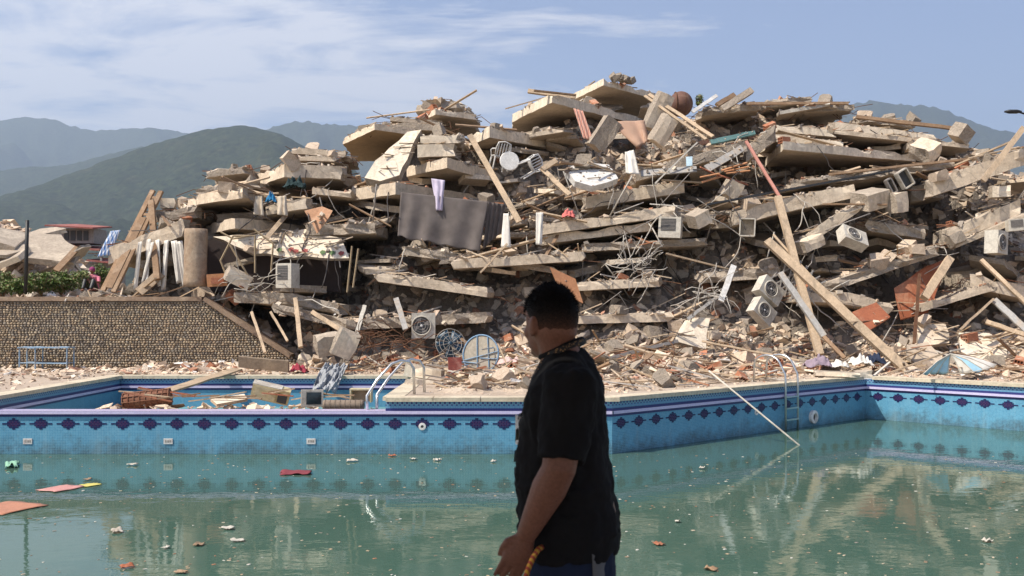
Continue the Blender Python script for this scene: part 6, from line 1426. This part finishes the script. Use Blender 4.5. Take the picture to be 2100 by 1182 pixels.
# ================================================================== PEOPLE
def remeshed(mb_, name, mat, parent, voxel, iters, origin=None, disp=None):
    o = mb_.build(name, mat, parent, smooth=True, origin=origin)
    r = o.modifiers.new('union', 'REMESH'); r.mode = 'VOXEL'; r.voxel_size = voxel; r.use_smooth_shade = True
    s = o.modifiers.new('soften', 'SMOOTH'); s.factor = 0.5; s.iterations = iters
    if disp:
        tx = bpy.data.textures.new(name + '_folds', 'CLOUDS'); tx.noise_scale = disp[1]; tx.noise_depth = 2
        d = o.modifiers.new('folds', 'DISPLACE'); d.texture = tx; d.strength = disp[0]; d.mid_level = 0.5; d.texture_coords = 'LOCAL'
    return o
MD = 3.2; KX = MD / F
f = V3((-0.97, 0.24, 0)); s_ = V3((-0.24, -0.97, 0)); UPZ = V3((0, 0, 1))
def zz(py): return CH + (640 - py) * KX
def ringt(py, xf, xb, b, sc=1.0, n=28, wob=0.0, pw=2.3):
    hx = (xb - xf) / 2 * KX; c = V3((((xf + xb) / 2 - 1050) * KX, MD, zz(py))); a = math.sqrt(max(1e-4, hx * hx - (b * 0.24) ** 2)) / 0.97
    out_ = []
    for k in range(n):
        an = 2 * math.pi * k / n; ca, sa = math.cos(an), math.sin(an); e = 2 / pw
        u = math.copysign(abs(ca) ** e, ca); v = math.copysign(abs(sa) ** e, sa)
        r = 1 + wob * math.sin(an * 5 + py * 0.02) + wob * 0.7 * math.sin(an * 9 - py * 0.03)
        out_.append(c + (f * (u * a) + s_ * (v * b)) * sc * r)
    return out_
SH = [(716, 1136, 1192, .078), (728, 1124, 1205, .115), (742, 1113, 1216, .152), (765, 1100, 1227, .183), (800, 1083, 1237, .198), (840, 1071, 1242, .192), (870, 1067, 1244, .182), (920, 1064, 1247, .172), (960, 1060, 1251, .170), (1010, 1059, 1261, .174), (1060, 1066, 1271, .184), (1105, 1076, 1271, .19), (1132, 1080, 1266, .192)]
SKIN = surf('brown_skin', (0.27, 0.125, 0.078), (0.235, 0.105, 0.064), (0.30, 0.13, 0.085), 9, 120, 0.5, 0.12, 0.002, spec=0.35, dirt=0.2)
[setattr(SKIN.node_tree.nodes[n_.name], 'name', n_.name) for n_ in []]
for n_ in SKIN.node_tree.nodes:
    if n_.type == 'BSDF_PRINCIPLED':
        n_.inputs['Subsurface Weight'].default_value = 0.12; n_.inputs['Subsurface Radius'].default_value = (0.012, 0.005, 0.003)
man = empty('person', (0.18, MD, 0), 'person in black t-shirt and jeans with lanyard, looking at the rubble across the pool', 'person')
B = MB()
for_body = [(py, xf + 6, xb - 6, b * 0.92) for py, xf, xb, b in SH]
B.loft([ringt(*r) for r in for_body] + [ringt(1180, 1086, 1256, .165), ringt(1215, 1100, 1240, .15)])
Hc = V3((0.127, MD, 1.598)); hf = V3((-0.56, 0.83, 0)).normalized(); hs = V3((-hf.y, hf.x, 0))
HR = Matrix((hf, hs, UPZ)).transposed()
def hb(fw, sd, up, r): B.ball(Hc + hf * fw + hs * sd + UPZ * up, r, HR, 18, 12)
hb(0, 0, 0.0, (.097, .077, .108)); hb(-.012, 0, -.03, (.085, .072, .075)); hb(.032, 0, -.06, (.064, .058, .070)); hb(.072, 0, -.108, (.024, .028, .018))
hb(.106, 0, -.035, (.019, .014, .020)); hb(.094, 0, -.015, (.012, .010, .030)); hb(.082, 0, .022, (.018, .052, .012))
for k in (-1, 1): hb(.062, .038 * k, -.045, (.026, .022, .024)); hb(-.006, .079 * k, -.024, (.020, .009, .031)); hb(-.012, .082 * k, -.018, (.014, .009, .024)); hb(0.0, .078 * k, -.046, (.010, .008, .012))
hb(.091, 0, -.068, (.011, .024, .006)); hb(.089, 0, -.078, (.011, .021, .006))
neck0 = Hc - hf * .018 - UPZ * .06
B.tube([neck0 + UPZ * .05, neck0, neck0.lerp(V3((.162, MD, 1.46)), .5), V3((.162, MD, 1.455)), V3((.17, MD, 1.38))], [.055, .062, .063, .072, .10], 18)
# left arm and hand (towards the camera)
S_, E_, W_ = P(1172, 796, 3.02), P(1146, 962, 2.96), P(1079, 1098, 3.03)
B.tube([S_ + UPZ * .02, S_, S_.lerp(E_, .5), E_, E_.lerp(W_, .3), E_.lerp(W_, .7), W_], [.05, .068, .060, .052, .054, .041, .031], 16)
dh = V3((-0.40, 0.03, -0.92)).normalized(); eh = V3((0.92, 0.10, -0.40)); eh = (eh - dh * eh.dot(dh)).normalized(); nh = dh.cross(eh).normalized()
if nh.y < 0: nh = -nh           # nh points away from the camera: the palm side
def hand(W0, dh, eh, nh):
    rings = []
    for t_, w_, th in ((-0.02, .026, .024), (.0, .029, .022), (.03, .040, .020), (.065, .044, .018), (.092, .042, .014), (.10, .034, .009)):
        rings.append([W0 + dh * t_ + eh * (math.cos(a * .5236) * w_) + nh * (math.sin(a * .5236) * th) for a in range(12)])
    B.loft(rings)
    for k, (off, ln) in enumerate(((-.032, .078), (-.011, .086), (.011, .080), (.031, .064))):
        p = W0 + dh * .088 + eh * off; d1 = (dh + nh * .18 + eh * off * 1.5).normalized(); d2 = (dh + nh * .55 + eh * off).normalized(); d3 = (dh * .75 + nh * .8).normalized()
        p1 = p + d1 * ln * .48; p2 = p1 + d2 * ln * .30; p3 = p2 + d3 * ln * .24
        B.tube([p - dh * .02, p, p1, p2, p3], [.0095, .0105, .0092, .0085, .0068], 8)
    p = W0 + dh * .022 - eh * .034; B.tube([p + eh * .01, p + (dh * .6 - eh * .35) * .03, p + dh * .044 - eh * .014 + nh * .014, p + dh * .074 - eh * .012 + nh * .026], [.015, .014, .0115, .0085], 8)
hand(W_, dh, eh, nh)
# right arm (far side)
c_s = V3((.185, MD, 0)); S2 = c_s - s_ * .18 + UPZ * 1.375; E2 = c_s - s_ * .225 + f * .02 + UPZ * 1.10; W2 = c_s - s_ * .22 + f * .11 + UPZ * .875
B.tube([S2 + UPZ * .02, S2, S2.lerp(E2, .5), E2, E2.lerp(W2, .3), E2.lerp(W2, .7), W2], [.05, .066, .058, .050, .052, .040, .030], 16)
d2h = (f * .3 - UPZ).normalized(); e2 = (f * -1 - UPZ * .3); e2 = (e2 - d2h * e2.dot(d2h)).normalized(); hand(W2, d2h, e2, s_ * 1.0)
# legs and feet
hipc = V3((.19, MD, 0)); legs = []
for k in (1, -1):
    h0 = hipc + s_ * (.092 * k) + UPZ * .84; kn = hipc + s_ * (.105 * k) + f * .03 + UPZ * .46; an_ = hipc + s_ * (.115 * k) - f * .02 + UPZ * .09
    B.tube([h0 + UPZ * .05, h0, h0.lerp(kn, .5), kn, kn.lerp(an_, .35), an_, an_ - UPZ * .05], [.085, .088, .075, .056, .055, .038, .036], 14); legs.append((h0, kn, an_))
    B.tube([an_ - UPZ * .05 - f * .04, an_ - UPZ * .055 + f * .06, an_ - UPZ * .065 + f * .17], [.035, .036, .022], 10)
body = remeshed(B, 'body', SKIN, man, 0.0048, 5)
# clothing
SHIRT = cloth('black_cotton', (0.016, 0.016, 0.017)); T_ = MB()
T_.loft([ringt(*r, 1.0, 40, 0.010) for r in SH])
sl_e = S_.lerp(E_, .90)
T_.tube([S_ + UPZ * .045 - s_ * .03, S_ + UPZ * .02, S_.lerp(E_, .35), S_.lerp(E_, .7), sl_e], [.05, .088, .084, .078, .074], 20)
sl2 = S2.lerp(E2, .85); T_.tube([S2 + UPZ * .045 + s_ * .03, S2 + UPZ * .02, S2.lerp(E2, .35), S2.lerp(E2, .7), sl2], [.05, .084, .08, .076, .072], 20)
# hem and cuff folds
for (py, x0, x1, am) in ((1080, 1062, 1274, .006), (1040, 1058, 1268, .005), (990, 1057, 1259, .004)): T_.loft([ringt(py - 9, x0 + 3, x1 - 3, .178), ringt(py, x0, x1, .186), ringt(py + 9, x0 + 4, x1 - 3, .180)])
shirt = remeshed(T_, 't_shirt', SHIRT, man, 0.0058, 4, disp=(0.030, 0.075))
COLR = MB(); COLR.tube([V3((.163, MD, 1.503)) + f * (math.cos(a * .2618) * .066 + 0.004) + s_ * (math.sin(a * .2618) * .072) + UPZ * (-.030 * math.cos(a * .2618)) for a in range(25)], .009, 8, cap=False); COLR.build('collar', SHIRT, man, smooth=True)
DEN = cloth('dark_denim', (0.022, 0.032, 0.065)); DEN2 = cloth('faded_denim', (0.17, 0.18, 0.19)); J = MB()
J.loft([ringt(1085, 1084, 1262, .172), ringt(1130, 1082, 1264, .178), ringt(1180, 1080, 1262, .184), ringt(1225, 1096, 1246, .176)])
for h0, kn, an_ in legs: J.tube([h0 + UPZ * .04, h0, h0.lerp(kn, .5), kn, kn.lerp(an_, .4), an_ - UPZ * .02], [.09, .103, .092, .078, .074, .066], 16)
remeshed(J, 'jeans', DEN, man, 0.008, 4, disp=(0.012, 0.06))
def surf_patch(name, mat, py0, py1, a0, a1, off, n=8, m_=6, par=man):
    """patch lying on the torso between two heights and two angles (0 = chest, 90 = his left side)"""
    def fn(u, v):
        py = py0 + (py1 - py0) * v; t_ = [lerp_table([(r[0], r[i]) for r in SH], py) for i in (1, 2, 3)]; rg = ringt(py, *t_, n=360); an = a0 + (a1 - a0) * u
        p = rg[int(an) % 360]; c = sum(rg, V3()) / 360; return p + (p - c).normalized() * off
    MB().grid(fn, n, m_, 0, 0.002, (0, 0, 0.0)).build(name, mat, par, smooth=True)
PRN = cloth('white_print', (0.55, 0.54, 0.50))
for k, (y0, y1, a0, a1) in enumerate(((850, 862, 352, 366), (880, 905, 350, 372), (925, 950, 354, 368), (962, 980, 350, 362))): surf_patch('shirt_print', PRN, y0, y1, a0, a1, .012)
surf_patch('back_pocket', DEN2, 1131, 1131.5, 150, 175, -0.02) if False else None
bp = [P(1214, 1134, 3.03), P(1250, 1132, 3.12), P(1246, 1190, 3.12), P(1216, 1196, 3.03)]
MB().grid(lambda u, v: bil(bp, u, v) + V3((0.006, -0.012, 0)) * math.sin(3.14 * u), 6, 8, 0, 0.004, (0, 1, 0)).build('back_pocket', DEN2, man, smooth=True)
# hair: thick on top, clipped on the sides
HAIR = surf('black_hair', (0.006, 0.005, 0.005), (0.010, 0.009, 0.008), None, 20, 260, 0.75, 0.8, 0.004, spec=0.15); STUB, t, b, out = newmat('clipped_hair'); tco = N(t, 'ShaderNodeTexCoord'); sp = N(t, 'ShaderNodeSeparateXYZ'); L(t, tco.outputs['Object'], sp.inputs[0])
fz = tnoise(t, tco.outputs['Object'], 420, 2, 0.5); L(t, ramp(t, M(t, 'ADD', M(t, 'MULTIPLY', sp.outputs[2], 6.3), M(t, 'MULTIPLY', M(t, 'SUBTRACT', fz, 0.5), 0.9)), [(0.0, (0.25, 0.115, 0.072)), (0.25, (0.14, 0.066, 0.043)), (0.55, (0.03, 0.02, 0.015)), (0.8, (0.007, 0.006, 0.006))]), b.inputs['Base Color']); b.inputs['Roughness'].default_value = 0.75; b.inputs['Specular IOR Level'].default_value = 0.15
def hairline(ang):      # ang 0 = forehead, pi = nape; lowest height of the hair over the head centre
    c = math.cos(ang); return (0.052 if c > 0.75 else 0.052 - (0.75 - c) * 0.075) if c > -0.25 else -0.023 - (-0.25 - c) * 0.085
def cap(scale, lift, low, up_to=1.0):
    q = MB(); rings = []; n = 40
    for i in range(13):
        t_ = i / 12; ring = []
        for k in range(n):
            an = 2 * math.pi * k / n; zl = hairline(an) + low; th0 = math.acos(max(-1, min(1, zl / .108))); th = th0 * (1 - t_) + 0.02 * t_
            g = scale + lift * sstep(0.0, 0.55, t_) + 0.055 * max(0, math.cos(an)) * sstep(0.12, 0.5, t_)
            g += 0.02 * noise.noise(V3((math.cos(an) * 4, math.sin(an) * 4, t_ * 6))) * (t_ > 0)
            p = Hc + hf * (math.sin(th) * math.cos(an) * .097 * g) + hs * (math.sin(th) * math.sin(an) * .077 * g) + UPZ * (math.cos(th) * .108 * (1 + (g - 1) * 0.8)); ring.append(p + V3((1, 1, 1)) * 0.0015 * noise.noise(p * 90))
        rings.append(ring)
    q.loft(rings); return q
hair = cap(1.003, .062, -0.004)
ho = hair.build('hair', STUB, man, smooth=True)
q = MB()
for k in range(5000):
    an = random.uniform(0, 6.283); cz = random.uniform(-0.1, 1.0)
    if random.random() > sstep(-0.1, 0.6, cz): continue
    th = math.acos(cz); d = hf * (math.sin(th) * math.cos(an) * .103) + hs * (math.sin(th) * math.sin(an) * .082) + UPZ * (math.cos(th) * .114)
    p = Hc + d; n_ = d.normalized(); g = (n_ + hf * .7 + V3((random.gauss(0, .3), random.gauss(0, .3), random.gauss(0, .3)))).normalized() * random.uniform(.004, .017) * (0.35 + 0.65 * sstep(0, 0.6, cz)); sd = g.cross(n_).normalized() * .0012
    q.add([p - sd, p + sd, p + g], [(0, 1, 2)])
q.build('hair_strands', HAIR, man)
EYE = plain('eye_white', (0.7, 0.68, 0.64), 0.2); IRIS = plain('dark_iris', (0.02, 0.012, 0.008), 0.2)
for k in (-1, 1):
    e = MB().ball(Hc + hf * .080 + hs * (.031 * k) + UPZ * .002, (.0125, .0135, .0105), HR, 14, 9).build('eye', EYE, man, smooth=True); MB().ball(Hc + hf * .0885 + hs * (.031 * k) + UPZ * .002, (.005, .0055, .0055), HR, 10, 7).build('iris', IRIS, e, smooth=True)
    MB().tube([Hc + hf * .098 + hs * (.012 * k) + UPZ * .024, Hc + hf * .095 + hs * (.032 * k) + UPZ * .030, Hc + hf * .080 + hs * (.052 * k) + UPZ * .024], [.004, .005, .003], 6).build('eyebrow', HAIR, man, smooth=True)
for h0, kn, an_ in legs:
    q = MB(); c = an_ - UPZ * .09 + f * .07
    q.loft([[c + f * (math.cos(a * .3927) * l_) + s_ * (math.sin(a * .3927) * w_) + UPZ * z_ - f * sh for a in range(16)] for l_, w_, z_, sh in ((.145, .05, .001, 0), (.148, .053, .02, 0), (.145, .05, .035, 0), (.125, .046, .06, .02), (.07, .045, .10, .07))]); q.build('shoe', BLACKM, man, smooth=True)
# lanyard
m, t, b, out = newmat('patterned_strap'); v = coords(t); w = N(t, 'ShaderNodeTexVoronoi', i_Scale=130.0); L(t, v, w.inputs['Vector'])
L(t, ramp(t, w.outputs['Distance'], [(0.28, (0.30, 0.17, 0.06)), (0.40, (0.012, 0.010, 0.010))]), b.inputs['Base Color']); b.inputs['Roughness'].default_value = 0.7; STRAP = m
lan = empty('lanyard', (.16, MD, 1.5), 'black lanyard with golden pattern round the neck of the man', 'lanyard')
q = MB(); Nc = V3((.162, MD, 0)); path = []
for k in range(25):
    a = math.pi * (0.15 + 1.7 * k / 24); path.append(Nc + f * (math.cos(a) * .068 - .008) + s_ * (math.sin(a) * .088) + UPZ * (1.512 + .028 * -math.cos(a) - .012))
front_ = [Nc + f * .094 + s_ * .03 + UPZ * 1.405, Nc + f * .134 + s_ * .016 + UPZ * 1.28]; path = [V3(front_[1]), V3(front_[0])] + path + [Nc + f * .094 - s_ * .03 + UPZ * 1.405, Nc + f * .134 - s_ * .016 + UPZ * 1.28]
rings = []
for i, p in enumerate(path):
    d = (path[min(i + 1, len(path) - 1)] - path[max(i - 1, 0)]).normalized(); o_ = V3((p.x - Nc.x, p.y - Nc.y, 0)).normalized(); wd = d.cross(o_).normalized(); th = o_ * .0015
    rings.append([p - wd * .0085 - th, p + wd * .0085 - th, p + wd * .0085 + th, p - wd * .0085 + th])
q.loft(rings); q.build('strap', STRAP, lan); MB().box(Nc + f * .146 + UPZ * 1.235, (0.006, 0.065, 0.095), rotz(0.2)).build('badge', WHITEP, lan)
# braided cord at the pocket
m, t, b, out = newmat('braided_cord'); v = coords(t); w = N(t, 'ShaderNodeTexWave', i_Scale=26.0, bands_direction='DIAGONAL'); L(t, v, w.inputs['Vector'])
L(t, ramp(t, w.outputs['Fac'], [(0.35, (0.50, 0.27, 0.03)), (0.6, (0.28, 0.04, 0.02))]), b.inputs['Base Color']); b.inputs['Roughness'].default_value = 0.7
q = MB().tube([P(1112, 1122, 3.0), P(1104, 1127, 2.99), P(1094, 1142, 2.985), P(1084, 1165, 2.985), P(1076, 1190, 2.99), P(1078, 1215, 3.0), P(1096, 1200, 3.0)], .0085, 8); tag(q.build('braided_cord', m, smooth=True), 'orange and red braided cord hanging at the hip of the man', 'cord')
# person resting on the far terrace
c = P(190, 585, 36.0); c.z = 2.36; block(190, 0, 36.0, (0.7, 0.6, 0.5), (0, 0, 0.2), 'low block the person on the terrace sits on', CRM2).location = c + V3((0, 0.05, -0.25)); pr = empty('person', c, 'person in pink top and dark trousers sitting on the terrace near the ladder', 'person'); q = MB()
q.loft([[c + V3((math.cos(a * .5236) * w_, 0.05 + math.sin(a * .5236) * d_, z)) for a in range(12)] for w_, d_, z in ((.18, .15, .0), (.19, .15, .15), (.17, .12, .35), (.20, .12, .52), (.12, .09, .60), (.05, .05, .64))])
q.ball(c + V3((-.02, 0, .76)), (.085, .095, .115)); q.ball(c + V3((-.04, -.09, .74)), (.015, .02, .02))
for k in (-1, 1):
    q.tube([c + V3((k * .1, 0, .1)), c + V3((k * .16, -.32, .38)), c + V3((k * .14, -.5, .03)), c + V3((k * .14, -.64, .02))], [.085, .07, .05, .04], 8); q.tube([c + V3((k * .2, .04, .52)), c + V3((k * .27, -.1, .33)), c + V3((k * .12, -.3, .36))], [.05, .045, .035], 8)
remeshed(q, 'body', SKIN, pr, 0.016, 3)
q = MB(); q.loft([[c + V3((math.cos(a * .5236) * w_, 0.05 + math.sin(a * .5236) * d_, z)) for a in range(12)] for w_, d_, z in ((.21, .18, .06), (.21, .17, .2), (.19, .14, .36), (.225, .145, .52), (.13, .10, .61))])
for k in (-1, 1): q.tube([c + V3((k * .2, .04, .52)), c + V3((k * .27, -.1, .33))], [.065, .058], 8)
remeshed(q, 'blouse', PINK, pr, 0.016, 2)
q = MB()
for k in (-1, 1): q.tube([c + V3((k * .1, .03, .1)), c + V3((k * .16, -.32, .38)), c + V3((k * .14, -.5, .08))], [.105, .085, .065], 8)
remeshed(q, 'trousers', BLACKM, pr, 0.016, 2)
MB().ball(c + V3((-.02, .015, .785)), (.105, .11, .115), nu=16, nv=10).build('headscarf', cloth('magenta_scarf', (0.26, 0.05, 0.14)), pr, smooth=True)
